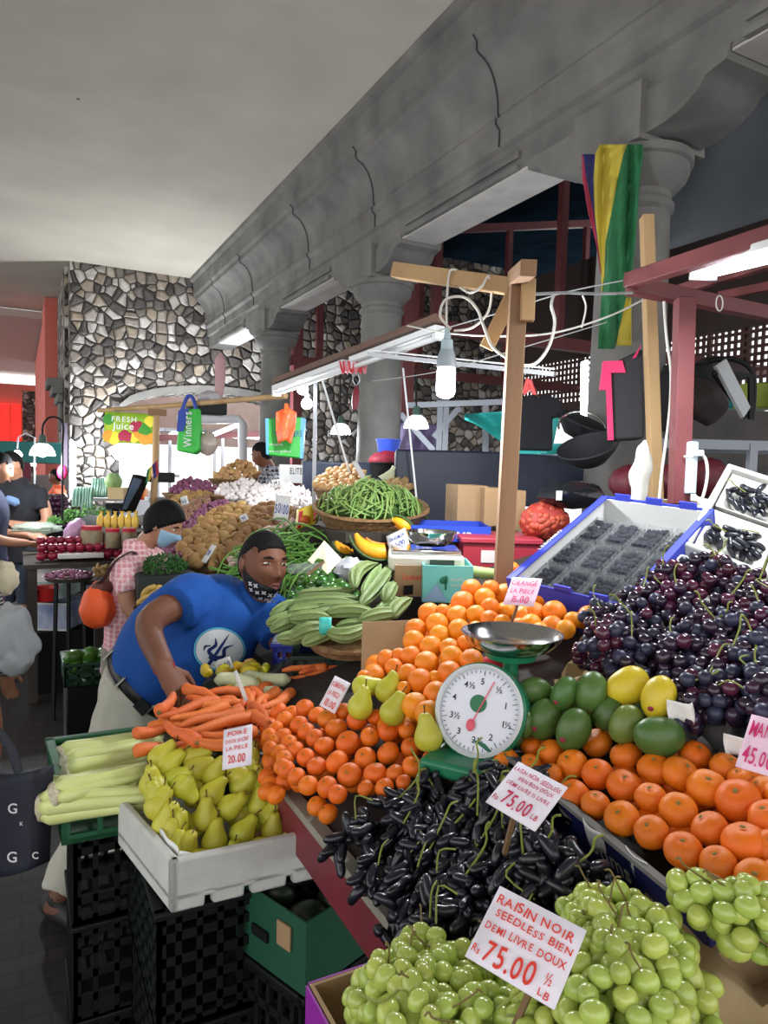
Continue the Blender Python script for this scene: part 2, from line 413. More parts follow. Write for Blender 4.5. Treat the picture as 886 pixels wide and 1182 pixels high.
# far lattice parapet and lower wall of the hall
lat = MB()
def latt(x0, x1, y, z0, z1, s=.10, w=.042):
    n = int((x1-x0)/s); k = int((z1-z0)/s)
    for i in range(n+1): lat.box((x0+i*s, y, (z0+z1)/2), (w, .03, z1-z0))
    for j in range(k+1): lat.box(((x0+x1)/2, y+.002, z0+j*s), (x1-x0, .03, w))
def lattX(x, y0, y1, z0, z1, s=.105, w=.045):
    n = int((y1-y0)/s); k = int((z1-z0)/s)
    for i in range(n+1): lat.box((x, y0+i*s, (z0+z1)/2), (.03, w, z1-z0))
    for j in range(k+1): lat.box((x+.002, (y0+y1)/2, z0+j*s), (.03, y1-y0, w))
lattX(9.0, 0, 12, 2.95, 3.75)
struct('wall_lattice', lat, lattice_m)
struct('wall_right', MB().box((9.0, 5, 4.6), (.12, 22, 1.7)).box((9.0, 5, 2.82), (.14, 22, .26)), M('brown_board', (74, 60, 56), .8))
mb = MB()
for y in (0, 3, 6, 9, 12): mb.box((9.05, y, 1.4), (.2, .2, 2.8))
struct('column_post', mb, concrete)
# ================================================================ fruit meshes
ORD = ['first', 'second', 'third', 'fourth', 'fifth', 'sixth', 'seventh', 'eighth', 'ninth', 'tenth', 'eleventh', 'twelfth', 'thirteenth', 'fourteenth', 'fifteenth']
mandm = M('mandarin_skin', (238, 126, 22), .42, noise=(14, (230, 110, 16), .1), bump=(190, .16), rand=.08, hue=.006, spec=.45)
cleml = M('clementine_skin', (234, 118, 20), .42, noise=(14, (224, 102, 14), .1), bump=(210, .16), rand=.09, hue=.006, spec=.45)
orangem = M('orange_skin', (244, 150, 30), .4, noise=(12, (238, 134, 20), .1), bump=(200, .14), rand=.06, hue=.012, spec=.45)
calyxm = M('calyx', (128, 112, 52), .8)
pearm = M('pear_skin', (196, 190, 62), .42, noise=(16, (178, 178, 50), .1), bump=(160, .05), rand=.09, hue=.012)
stemm = M('pear_stalk', (88, 66, 32), .8)
mangog = M('mango_green', (86, 118, 52), .4, noise=(14, (64, 98, 46), .1), rand=.12, hue=.01)
mangoy = M('mango_yellow', (220, 196, 46), .4, noise=(12, (208, 180, 40), .2))
mangob = M('mango_turning', (124, 138, 58), .4, noise=(10, (86, 112, 50), .0))
darkgr = M('red_globe_grape', (56, 28, 50), .24, noise=(40, (40, 32, 56), .0), rand=.35, hue=.035, coat=.25)
redgr = M('red_grape', (98, 36, 62), .22, noise=(40, (64, 30, 56), .0), rand=.25, hue=.02, coat=.3)
bluegr = M('bloomed_grape', (56, 58, 88), .42, noise=(50, (34, 32, 52), .0), rand=.3, hue=.02)
blackgr = M('black_finger_grape', (17, 17, 25), .3, noise=(40, (30, 31, 44), .1), rand=.4, coat=.15)
greengr = M('green_grape', (188, 200, 104), .22, noise=(30, (166, 184, 80), .1), rand=.12, hue=.012, coat=.2, sss=.3)
drystem = M('dry_stalk', (112, 96, 48), .7)
gstem = M('grape_stalk', (142, 152, 62), .6, noise=(60, (118, 122, 48), .1))
styro = M('white_foam', (204, 204, 198), .7, noise=(20, (188, 188, 182), .2), bump=(120, .15))
wood_top = M('grey_edge_strip', (150, 146, 132), .6, noise=(12, (128, 124, 112), .2))
blackplastic = M('black_plastic', (12, 13, 15), .6, spec=.3)
kraft = M('kraft_card', (168, 138, 102), .85, noise=(8, (152, 122, 88), .2), bump=(40, .1))
kraftpaper = M('kraft_paper', (186, 160, 120), .8, noise=(6, (170, 144, 106), .2), bump=(9, .8))
whitec = M('white_card', (206, 206, 204), .75)
navy = M('navy_print', (26, 34, 96), .6)
bluec = M('blue_print', (54, 66, 190), .55)
purple = M('purple_print', (140, 24, 150), .55)
greenc = M('dark_green_print', (22, 78, 54), .6)
tissue = M('white_tissue', (232, 232, 230), .9)
clearp = M('clear_plastic', (206, 210, 212), .12, alpha=.16, spec=.5)
bagclear = M('crinkled_clear_bag', (226, 228, 230), .15, alpha=.35, bump=(30, .6))
inkred = M('red_ink', (222, 60, 44), .7); inkpink = M('pink_ink', (214, 48, 116), .7); inkblue = M('blue_ink', (48, 60, 140), .7)
cardpink = M('pink_card', (244, 206, 226), .8); cardlilac = M('lilac_white_card', (234, 226, 236), .8)
stickm = M('stick_wood', (120, 92, 64), .8)
def orange_me(name, mat, ob=.92, dim=.12, seed=0):
    r = random.Random(seed); ph = r.uniform(0, 6); lob = r.uniform(.0, .014)
    def fn(d, q):
        a = math.acos(max(-1, min(1, d.z))); k = 1-dim*math.exp(-(a/.30)**2)-.05*math.exp(-((PI-a)/.25)**2)
        k *= 1+lob*math.sin(a)*math.cos(5*math.atan2(d.y, d.x)+ph)+.02*mnoise.noise(d*1.6+Vector((seed*3, 0, 0)))
        return Vector((q.x*k, q.y*k, q.z*ob*k))
    return MB().ball((0, 0, 0), 1, 24, 16, fn).mesh(name, mat)
mand_me = [orange_me('mandarin', mandm, .82, .16, i) for i in range(4)]
clem_me = [orange_me('clementine', cleml, .86, .13, i+10) for i in range(4)]
oran_me = [orange_me('orange', orangem, .97, .06, i+20) for i in range(4)]
cal_me = MB().lathe([(.001, -.05), (.10, -.03), (.12, .0), (.07, .035), (.001, .045)], 7, fn=lambda a, z: 1+.25*math.cos(5*a)).mesh('calyx', calyxm)
def pear_me(seed):
    r = random.Random(seed); e = r.uniform(-.03, .04); bend = r.uniform(-.12, .12)
    prof = [(.001, -1.02), (.16, -1.0), (.32, -1.03), (.62, -.9), (.88, -.62), (.98, -.28), (.97, .02), (.86, .34), (.70, .64), (.56+e, .90), (.48+e, 1.15), (.40+e, 1.36), (.27, 1.50), (.10, 1.52), (.001, 1.48)]
    mb = MB().lathe(prof, 22)
    for v in mb.v: v.x += bend*max(0, v.z+.2)**2; k = 1+.03*mnoise.noise(v*1.2+Vector((seed, 0, 0))); v.x *= k; v.y *= k
    me = mb.mesh('pear', pearm, sharp=180)
    st = MB().ring([(bend*2.6, 0, 1.44), (bend*3, .03, 1.72), (bend*3+.1, .1, 2.05)], [.055, .045, .07], 6).mesh('stalk', stemm)
    return me, st
pears_me = [pear_me(i) for i in range(5)]
def mango_me(mat, seed):
    def fn(d, q):
        k = 1+.10*d.x*max(0, d.z)+.03*mnoise.noise(d*1.5+Vector((seed, 0, 0)))
        return Vector((q.x*k+.10*(q.z*q.z-.4)*.5, q.y*k, q.z))
    return MB().ball((0, 0, 0), (.80, .68, 1.0), 24, 16, fn).mesh('mango', mat)
grape_d = [MB().ball((0, 0, 0), (1, 1, 1.08), 14, 9).mesh('grape', m) for m in (darkgr, redgr, bluegr)]
grape_g = [MB().ball((0, 0, 0), (1, 1, 1.2), 14, 9).mesh('grape', greengr)]
def finger(bend):
    return MB().ring([(bend*(z*z)*.3, 0, z) for z in (-2.35, -2.25, -1.9, -1.2, 0, 1.2, 1.9, 2.25, 2.35)], [.02, .38, .72, .96, 1, .92, .7, .36, .02], 9, side=(1, 0, 0)).mesh('grape', blackgr, sharp=180)
grape_b = [finger(.0), finger(.25), finger(.5)]
def bunch(label, group, c, axis, L, W, H, n, mes, gs, nrm, stemdir=None, hang=0, weights=None, seed=0, cat='grapes', kinds=None, extra=.4):
    """a bunch lying along axis on a bank of normal nrm; grapes are its parts"""
    r = random.Random(seed); axis = Vector(axis).normalized(); nrm = Vector(nrm).normalized(); sd = nrm.cross(axis).normalized(); nrm = axis.cross(sd)
    t = thing('grape_bunch', label, cat, c, group)
    pts = []; tries = 0; dmin = gs*1.55
    while len(pts) < n and tries < n*60:
        tries += 1
        u = r.uniform(-1, 1); tap = (1-.45*max(0, u))
        a = r.uniform(0, 2*PI); rr = math.sqrt(r.uniform(.12, 1))*math.sqrt(max(0, 1-u*u*.85))*tap
        p = axis*(u*L/2)+sd*(math.cos(a)*rr*W/2)+nrm*(math.sin(a)*rr*H/2)
        if all((p-q).length_squared > dmin*dmin for q in pts): pts.append(p)
    for p in pts:
        if kinds: me = r.choices(mes, kinds)[0]
        else: me = r.choice(mes)
        if hang:
            out = (p-axis*p.dot(axis))
            dd = (out.normalized()*.45 if out.length > 1e-4 else Vector())+axis*r.uniform(-.2, .9)+Vector((0, 0, -.25))+Vector((r.uniform(-.4, .4), r.uniform(-.4, .4), r.uniform(-.3, .3)))
            rot = align(dd.normalized(), 'Z', r.uniform(0, 6))
        else: rot = rq(r)
        put('grape', me, p, rot, gs*r.uniform(.88, 1.1), t)
    sdv = Vector(stemdir) if stemdir else -axis*.8+nrm*.6+sd*r.uniform(-.6, .6)
    sdv.normalize(); s0 = -axis*L*.2+nrm*H*.32; s1 = -axis*L*.46+nrm*H*.52
    gr_ = mes is grape_g; k_ = .5 if gr_ else 1
    mb = MB().ring(smooth_path([s0, s1, s1+sdv*L*.10*k_+nrm*.006*k_, s1+sdv*L*.18*k_-nrm*.004], 4), [.0012 if gr_ else .0018]*13, 5)
    mb.build('stem', drystem if gr_ else gstem, t, W=False)
    if r.random() < extra:
        q = axis*L*r.uniform(-.2, .2)+nrm*H*.46+sd*W*r.uniform(-.3, .3)
        MB().ring(smooth_path([q, q+sd*r.uniform(-.03, .03)+nrm*.008+axis*.02, q+sd*r.uniform(-.04, .04)+axis*.045-nrm*.004], 3), .0015, 5).build('stem', gstem, t, W=False)
    return t
def sign(label, TL, TR, BL, lines, cardm, ink, stick=None, group='price signs', curl=.0, texts_up=None, cat='price sign', seed=1, thick=.0015):
    TL, TR, BL = Vector(TL), Vector(TR), Vector(BL)
    ux = (TR-TL); w = ux.length; ux.normalize(); uy = TL-BL; h = uy.length; uy = (uy-ux*uy.dot(ux)).normalized(); n = ux.cross(uy)
    t = thing('price_sign', label, cat, BL, group)
    mb = MB(); r = random.Random(seed)
    mb.grid(lambda a, b: BL+ux*(a*w)+uy*(b*h)-n*(.0016+curl*w*(1-(2*a-1)**2)*0), 4, 4)
    mb.build('card', cardm, t, thick=thick)
    lt = MB()
    for (txt, x, y, s, wd) in lines:
        lettering(lt, txt, BL+ux*(x*w)+uy*(y*h), ux, uy, n, s*h*1.35, wd*w if wd else None, .10, seed+int(y*100))
    if lines: lt.build('lettering', ink, t)
    if stick:
        a, b = stick; MB().bar(a, b, .006).build('stick', stickm, t)
    return t
# ================================================================ the fruit stall
def SB(x): return .97+.36*(x-.53)                       # height of the sloped bank
NB = Vector((-.36, 0, 1)).normalized()
def bank(px, py, off): return onp(px, py, Vector((.53, 1, .97+off)), NB)
EX = Vector((1, 0, .36)).normalized(); EY = Vector((0, 1, 0))
t = thing('market_stall', 'sloping fruit stall with maroon front board and pale edge strip', 'market stall', (.52, .2, 0))
MB().prism([Vector((.53, .15, .962)), Vector((2.15, .15, SB(2.15)-.008)), Vector((2.15, .15, SB(2.15)-.033)), Vector((.53, .15, .937))], (0, 2.0, 0)).build('tabletop', M('stall_board', (46, 41, 38), .8), t)
MB().box((.522, 1.15, .965), (.03, 2.0, .018)).build('edge_strip', wood_top, t, bev=.002)
MB().box((.528, 1.15, .905), (.02, 2.0, .10)).build('front_board', maroon, t)
for x, y in ((.60, .3), (.60, 2.05), (2.05, .3), (2.05, 2.05)): MB().box((x, y, (SB(x)-.04)/2), (.05, .05, SB(x)-.04)).build('leg', maroon, t)
def fruit(kind, mes, px, py, rp, off, label, group, cat, rot=None, cal=None, P=None, tilt=None, r=rnd):
    p = P if P is not None else bank(px, py, off)
    R = rp*depth(p)/FPX
    if rot is None:
        q = align((NB*1.2+Vector((r.uniform(-.8, .4), r.uniform(-.9, .5), r.uniform(-.2, .6)))).normalized(), 'Z', r.uniform(0, 6))
    else: q = rot
    o = put(kind, r.choice(mes), p, q, R, None, label, cat, group)
    if cal: put('calyx', cal_me, (0, 0, .80 if kind == 'mandarin' else .84), None, 1, o)
    return o
def zc(x0, y0, s, lst): return [(x0+a/s, y0+b/s)+tuple(c/s for c in rest) for a, b, *rest in lst]
# --- small mandarins heaped at the stall edge
L_ = zc(320, 800, 2.953, [(135,385,36),(172,412,36),(205,345,34),(105,315,36),(170,320,38),(65,285,33),(30,262,33),(135,250,36),(245,280,43),(300,325,30),(365,322,34),(430,305,28),(335,275,43),(400,275,34),(203,235,42),(97,220,33),(60,195,32),(25,225,32),(160,180,36),(300,222,39),(462,252,39),(525,222,34),(378,205,41),(240,170,43),(455,185,36),(100,133,33),(128,155,33),(75,110,33),(200,120,39),(315,150,34),(378,130,38),(270,93,36),(335,82,30),(443,128,32),(25,90,31),(20,145,30),(40,170,30),(92,52,34),(135,75,32),(170,90,36),(225,62,30),(5,200,30),(-5,120,28),(-12,165,27),(-25,190,27),(5,60,30),(50,70,30),(-28,145,27),(15,250,30)])
for i, (x, y, rp) in enumerate(sorted(L_, key=lambda q: q[1])):
    fruit('clementine', clem_me, x, y, rp*.98, .085 if y < 920 else .05, 'small orange clementine heaped between the pear crate and the black grapes', 'clementines heaped at the stall edge', 'clementine', cal=True)
r2 = random.Random(5)
for i in range(60):
    x, y = r2.uniform(308, 500), r2.uniform(835, 925)
    if y > 835+ (x-308)*-.1+85 : continue
    fruit('clementine', clem_me, x, y, 11.5, .038, 'small orange clementine heaped between the pear crate and the black grapes', 'clementines heaped at the stall edge', 'clementine')
# --- oranges
L_ = zc(400, 560, 2.953, [(425,355,36),(490,352,30),(535,333,33),(540,372,38),(470,385,36),(395,402,42),(600,447,38),(637,437,40),(707,433,41),(670,380,32),(562,288,28),(543,432,36),(488,415,33),(440,440,33),(487,458,33),(628,475,37),(700,482,38),(770,460,30),(823,445,36),(745,492,34),(660,500,34),(280,437,38),(328,430,26),(378,447,38),(308,475,40),(235,492,38),(382,493,38),(317,512,36),(228,532,38),(287,553,40),(350,555,34),(405,540,30),(272,607,42),(218,583,36),(178,582,28),(135,592,33),(358,587,40),(425,600,42),(160,622,32),(208,642,34),(350,640,42),(250,667,43),(417,657,40),(300,655,24),(195,692,24),(305,714,46),(370,690,28),(232,752,46),(378,722,36),(277,778,46),(100,648,30),(440,492,30),(60,655,26),(590,480,30),(530,470,30)])
for x, y, rp in sorted(L_, key=lambda q: q[1]):
    fruit('orange', oran_me, x, y, rp, .135 if x < 580 else .10, 'smooth orange heaped behind the kitchen scale and cardboard sheet', 'oranges heaped behind the scale', 'orange', cal=True)
for i in range(70):
    a = r2.random(); x = r2.uniform(430, 540) if a < .6 else r2.uniform(540, 680); y = r2.uniform(705, 840) if a < .6 else r2.uniform(680, 735)
    if a < .6 and (x-430)+(y-705)*.9 < 60: continue
    if a < .6 and y > 840-(x-430)*.0: continue
    fruit('orange', oran_me, x, y, 12.5, .075 if x < 580 else .045, 'smooth orange heaped behind the kitchen scale and cardboard sheet', 'oranges heaped behind the scale', 'orange')
# --- big mandarins in the navy carton
L_ = zc(560, 740, 2.718, [(68,318,42),(65,375,42),(145,330,36),(140,388,36),(203,350,43),(205,420,38),(350,320,48),(272,388,50),(440,360,50),(352,418,50),(275,480,48),(530,402,53),(345,512,46),(435,455,54),(612,418,58),(518,492,50),(428,557,56),(605,532,58),(695,462,62),(520,600,54),(703,589,58),(620,657,60),(795,502,70),(815,635,72),(730,699,58),(888,557,62),(660,360,50),(755,398,50),(872,467,46),(840,420,46),(590,350,34),(850,750,66),(800,435,42),(905,650,60),(930,480,60),(930,740,60),(925,830,60)])
NM = NB
rows = sorted(L_, key=lambda q: q[1])
for i, (x, y, rp) in enumerate(rows):
    off = .06+.05*max(0, min(1, (y-850)/120))
    fruit('mandarin', mand_me, x, y, rp, off, 'large loose-skinned mandarin in the navy carton below the mangoes', 'mandarins in the navy carton', 'mandarin', cal=True)
for i in range(26):
    x = r2.uniform(600, 890); y = 850+(x-600)*.3+r2.uniform(0, 62)
    fruit('mandarin', mand_me, x, y, 17, .03+.04*max(0, min(1, (y-850)/120)), 'large loose-skinned mandarin in the navy carton below the mangoes', 'mandarins in the navy carton', 'mandarin')
# --- mangoes
MG = [('dull green mango lying flat nearest the kitchen scale stand', 153, 157, 56, 'g', (1, .1)), ('green mango with sticker, upright behind the foremost green ones', 248, 165, 58, 'g', (.5, 1)), ('big smooth dark green mango at the middle of the top row', 332, 160, 66, 'g', (.35, 1)),
      ('plain green mango with a sticker, beside the white tissue', 182, 245, 66, 'g', (.35, 1)), ('grey-green mango with a sticker, lowest of the pile above a mandarin', 277, 278, 70, 'g', (.45, 1)), ('small dark green mango tucked below the scale stand', 124, 262, 44, 'g', (.2, 1)),
      ('olive green mango half hidden under the yellow mango', 385, 228, 56, 'g', (.6, 1)), ('green mango turning yellow, under the two yellow mangoes', 442, 262, 64, 'b', (.6, 1)), ('green mango lying across at the foot of the round yellow one', 545, 300, 80, 'g', (1, -.05)),
      ('clear yellow mango leaning against the dark grapes', 447, 142, 72, 'y', (.9, .6)), ('round speckled yellow mango with a sticker, on top of the pile', 543, 178, 72, 'y', (.3, 1))]
stick_w = M('fruit_sticker', (30, 34, 80), .4, noise=(300, (210, 60, 60), .6))
gm = [mango_me(mangog, 1), mango_me(mangog, 2)]; ym = [mango_me(mangoy, 3)]; bm2 = [mango_me(mangob, 4)]
for lab, x, y, rp, k, dr in MG:
    px, py = 560+x/2.718, 740+y/2.718
    d = (RT*dr[0]+UP*dr[1]).normalized(); p = bank(px, py, .115 if y > 200 else .15); R = rp/2.718*depth(p)/FPX
    o = put('mango', (ym if k == 'y' else bm2 if k == 'b' else gm)[0 if k != 'g' else rnd.randrange(2)], p, align(d, 'Z', rnd.uniform(0, 6)), R, None, lab, 'mango')
    if 'sticker' in lab:
        q = o.rotation_euler.to_quaternion().inverted() @ ((CAM-p).normalized()*.8-UP*.5-RT*.55).normalized()
        s_ = MB().ball((0, 0, 0), (.15, .12, .02), 10, 6).mesh('sticker', stick_w)
        put('sticker', s_, Vector((q.x*.80, q.y*.68, q.z*1.0))*1.03, align(q, 'Z', .6), 1, o)
for i, (x, y) in enumerate(((150, 205), (300, 215), (410, 210), (500, 235), (230, 215))):
    put('mango', gm[i % 2], bank(560+x/2.718, 740+y/2.718, .07), rq(), .05, None, 'green mango buried in the pile under the other mangoes', 'mango', 'mangoes low in the pile')
# --- carton for the mandarins, navy with white lettering along its front
def open_box(o, ux, uy, uz, L, W, H, t, faces='abcde'):
    mb = MB(); R = Matrix((ux, uy, uz)).transposed()
    def bb(x0, x1, y0, y1, z0, z1): mb.box(o+ux*((x0+x1)/2)+uy*((y0+y1)/2)+uz*((z0+z1)/2), (x1-x0, y1-y0, z1-z0), R)
    if 'a' in faces: bb(0, L, 0, W, 0, t)
    if 'b' in faces: bb(0, L, 0, t, t, H)
    if 'c' in faces: bb(0, L, W-t, W, t, H)
    if 'd' in faces: bb(0, t, t, W-t, t, H)
    if 'e' in faces: bb(L-t, L, t, W-t, t, H)
    return mb
A = onz(600, 885, 1.15); B = onz(800, 1048, 1.15)
dv = (B-A); dv.z = 0; dv.normalize()
perp = Vector((-dv.y, dv.x, 0));  perp = perp if perp.x > 0 else -perp
t = thing('fruit_carton', 'navy blue fruit carton with white lettering holding large mandarins', 'carton', A-Vector((0, 0, .12)))
pz = (perp+Vector((0, 0, .36))).normalized(); uzz = dv.cross(pz).normalized(); uzz = uzz if uzz.z > 0 else -uzz
Af = A-dv*.10; Lc = (onz(842, 1050, 1.15)-Af).dot(dv); s0 = (onz(672, 968, 1.12)-Af).dot(dv)
open_box(Af-uzz*.125, dv, pz, uzz, Lc, .46, .125, .006).build('body', navy, t)
mb = MB().bar(Af+uzz*.002, Af+dv*Lc+uzz*.002, .014, .006); mb.build('rim', M('grey_board_edge', (120, 118, 116), .8), t)
lt = MB(); lettering(lt, 'ooms', Af+dv*s0-uzz*.052-pz*.0018, dv, uzz, -pz, .044, .10); lt.build('lettering', whitec, t)
for i, (px, py) in enumerate(((694, 957), (746, 990))):
    p = onz(px, py, 1.15); mb = MB()
    mb.grid(lambda a, b: p+dv*(.045*(a-.5))*(1-.5*b)-uzz*(.045*b)-pz*(.014+.005*math.sin(3*a+b*2))+uzz*.014, 5, 5)
    single('tissue_paper', mb, tissue, ('white tissue corner hanging over the navy carton rim nearer the kitchen scale', 'white tissue corner hanging over the navy carton above the lettering')[i], 'tissue', thick=.001)
# --- pears in the foam crate
PC = Vector((.262, 1.372, .79)); PX = Vector((1, -.03, 0)).normalized(); PY = Vector((-.2, 1, 0)).normalized()
mb = MB()
Lx, Ly, Hh, tt = .315, .32, .108, .02
def q3(x, y, z): return PC+PX*x+PY*y+Vector((0, 0, z))
def wallp(a, b, z0, z1, inn): mb.prism([q3(*a, z0), q3(*b, z0), q3(*b, z1), q3(*a, z1)], PX*inn[0]+PY*inn[1])
t = thing('foam_crate', 'scuffed white foam crate filled with yellow-green pears', 'foam crate', PC)
mb.prism([q3(0, 0, .02), q3(Lx, 0, .02), q3(Lx, Ly, .02), q3(0, Ly, .02)], (0, 0, .02))
wallp((0, .0), (0, Ly), 0, Hh, (tt, 0)); wallp((Lx, 0), (Lx, Ly), 0, Hh, (-tt, 0)); wallp((tt, Ly), (Lx-tt, Ly), 0, Hh, (0, -tt))
# front wall with three drain notches
pts = [q3(0, 0, Hh), q3(Lx, 0, Hh), q3(Lx, 0, 0)]
for x in (.245, .155, .075): pts += [q3(x+.008, 0, 0), q3(x+.006, 0, .026), q3(x-.006, 0, .026), q3(x-.008, 0, 0)]
pts += [q3(0, 0, 0)]
mb.prism(pts, PY*tt)
mb.build('body', styro, t, bev=.006)
mb = MB().grid(lambda a, b: q3(.024+.002*math.sin(9*b), .028+b*.1, Hh-.05+a*.058), 4, 8)
mb.grid(lambda a, b: q3(.024+b*.08, .024+.002*math.sin(9*b), Hh-.05+a*.056*(1-b*.6)), 4, 8)
single('tissue_paper', mb, tissue, 'white paper liner showing at the front corner of the pear crate', 'liner', thick=.001)
PN = Vector((0, -.78, 1)).normalized(); PF = ony(262, 992, 1.437)
PR = [('front row along the crate wall', [(262,548,.9,.2,36),(395,525,.95,.25,42),(513,500,.15,.9,38),(632,482,.97,.1,40),(737,450,.3,.95,40)]),
      ('second row from the front wall', [(322,462,.35,.93,50),(433,428,-.1,1,48),(553,402,.6,.8,50),(667,392,.1,1,44),(735,312,.35,.93,48)]),
      ('third row from the front wall', [(238,478,.3,.9,40),(292,385,.5,.85,48),(398,342,.05,1,42),(505,306,.8,.6,52),(613,292,.15,1,46)]),
      ('middle of the heap', [(195,438,.1,.9,34),(185,380,.2,.9,36),(262,345,.5,.85,44),(222,298,.7,.72,42),(320,240,.5,-.6,52),(430,247,.55,.83,48),(553,222,.7,.6,46),(685,242,.1,1,42)]),
      ('upper part of the heap', [(202,248,-.3,.95,40),(290,192,.7,.6,46),(264,132,.7,.7,44),(372,150,.8,.5,42),(438,168,.5,.8,42),(588,168,-.4,.8,42),(625,128,.4,.9,42),(655,185,.2,1,36)]),
      ('top edge by the price sign', [(152,215,.2,.97,44),(232,105,.7,.7,40),(358,103,.9,.4,40),(600,100,.5,.8,40),(520,175,-.6,.7,40)]),
      ('outer side of the heap', [(95,238,-.5,.85,34),(145,312,.2,.9,34),(120,285,-.2,.9,30)])]
def pear(px, py, dx, dy, rp, P0, N0, label, off=0, grp=None):
    p = onp(px, py, P0, N0)+N0*off; R = min(.036, max(.029, rp/3.408*depth(p)/FPX*.98))
    if P0 is not None and 'crate' not in label[:6] and N0.x == 0:
        q_ = p-PC; yy = q_.y; x0 = PC.x-.2*yy; kk = 1.15 if 'low' in label else .82; lo, hi = x0+.014+R*kk, x0+Lx-.014-R*min(kk, .95); p.x = min(max(p.x, lo), hi); p.y = min(max(p.y, PC.y+.016+R*.8), PC.y+Ly-.02-R*.4); p.z = max(PC.z+.045+R*.8, ony(px, py, p.y).z) if 'low' not in label else p.z
    me, st = rnd.choice(pears_me); d = (RT*dx+UP*dy-FW*rnd.uniform(-.35, .25)).normalized()
    o = put('pear', me, p-d*R*.22, align(d, 'Z', rnd.uniform(0, 6)), R, None, label, 'pear', grp); put('stalk', st, (0, 0, 0), None, 1, o); return o
for nm, lst in PR:
    for i, (x, y, dx, dy, rp) in enumerate(lst):
        pear(120+x/3.408, 840+y/3.408, dx, dy, rp, PF, PN, 'yellow-green pear, %s from the outer side in the %s' % (ORD[i], nm))
for i in range(20):
    x, y = r2.uniform(200, 330), r2.uniform(885, 975)
    pear(x, y, r2.uniform(-1, 1), r2.uniform(-.3, 1), 36, PF-Z0*.05, PN, 'pear low in the heap under the other pears', 0, 'pears low in the foam crate')
LP_ = [('pale yellow pear resting on the clementines, nearest the mandarin price sign', 52, 742, .35, .9, 46), ('pear lying on its side behind the other loose pears', 72, 684, .85, .3, 40), ('tall pear leaning on the oranges beside the cardboard sheet', 146, 690, .5, .85, 44), ('pear leaning upright between the clementines and oranges', 164, 760, .45, .9, 46), ('russet-based green pear standing alone near the scale dial', 277, 842, -.1, 1, 48)]
for lab, x, y, dx, dy, rp in LP_:
    pear(400+x/2.953, 560+y/2.953, dx, dy, rp*1.15, Vector((.53, 1, .97+.135)), NB, lab)
# --- stack of black crates carrying the pears
def crate(name, label, mat, o, ux, uy, L, W, H, group=None, rows=4, cols=7, cat='crate', rim=.018):
    """plastic crate with slotted walls"""
    o = Vector(o); ux = Vector(ux).normalized(); uy = Vector(uy).normalized(); uz = ux.cross(uy).normalized()
    t = thing(name, label, cat, o, group)
    R = Matrix((ux, uy, uz)).transposed(); mb = MB()
    def bb(x0, x1, y0, y1, z0, z1): mb.box(o+ux*((x0+x1)/2)+uy*((y0+y1)/2)+uz*((z0+z1)/2), (x1-x0, y1-y0, z1-z0), R)
    bb(0, L, 0, W, 0, .012); w = .01
    def side(sx, ln, fx):
        zs = [.0, H*.28, H*.5, H*.72, H]
        for k in range(rows+1):
            z = H*k/rows; h = .022 if k in (0, rows) else .010
            fx(0, ln, max(0, z-h), min(H, z+h))
        for k in range(cols+1): x = ln*k/cols; h = .018 if k in (0, cols) else .006; fx(max(0, x-h), min(ln, x+h), 0, H)
    side(0, L, lambda a, b, c, d: bb(a, b, 0, w, c, d)); side(0, L, lambda a, b, c, d: bb(a, b, W-w, W, c, d))
    side(0, W, lambda a, b, c, d: bb(0, w, a, b, c, d)); side(0, W, lambda a, b, c, d: bb(L-w, L, a, b, c, d))
    mb.build('body', mat, t)
    rm = MB()
    for a0, a1, b0, b1 in ((-.006, L+.006, -.006, rim), (-.006, L+.006, W-rim, W+.006), (-.006, rim, 0, W), (L-rim, L+.006, 0, W)):
        rm.box(o+ux*((a0+a1)/2)+uy*((b0+b1)/2)+uz*H, (a1-a0, b1-b0, .014), R)
    rm.build('rim', mat, t, bev=.003)
    return t
for i in range(3):
    crate('plastic_crate', ('black slotted crate directly under the pear crate', 'black slotted crate in the middle of the stack under the pears', 'black slotted crate on the floor, lowest of the stack under the pears')[i], blackplastic, (.24+.01*i, 1.395, .525-.258*i), (1, 0, 0), (0, 1, 0), .34, .42, .25, 'black crates under the pears', 5, 8)
# --- black finger grapes
BLK = [(508,928),(542,926),(572,906),(435,957),(482,952),(530,940),(575,930),(455,985),(505,985),(555,975),(595,960),(485,1018),(535,1015),(585,1005),(620,1000),(560,1045),(610,1035),(622,1040),(520,1050)]
for i, (x, y) in enumerate(BLK):
    c = bank(x, y, .055 if x < 600 else .075); ax = Vector((rnd.uniform(-1, .1), rnd.uniform(-.9, .6), -.30))
    if y > 980 and x < 560: ax = Vector((-1, rnd.uniform(-.4, .2), -.5))
    bunch('bunch of long black finger grapes in the mass beside the stall edge strip', 'bunches of black finger grapes', c, ax, .20, .12, .085, 46, grape_b, .0086, NB, hang=1, seed=i, extra=.9)
single('box_liner', MB().prism([Vector((.56, .62, SB(.56)+.0)), Vector((.74, .62, SB(.74)+.0)), Vector((.74, .62, SB(.74)+.03)), Vector((.56, .62, SB(.56)+.03))], (0, .56, 0)), M('dark_tray', (24, 22, 24), .8), 'dark low tray under the black finger grapes', 'tray')
mb = MB().grid(lambda a, b: Vector((.545+.10*a, .72+.16*b, SB(.545+.1*a)+.012+.012*math.sin(8*a+3*b))), 6, 6)
single('plastic_sheet', mb, bagclear, 'crumpled clear plastic under the black grapes at the stall edge', 'plastic sheet', thick=.0015)
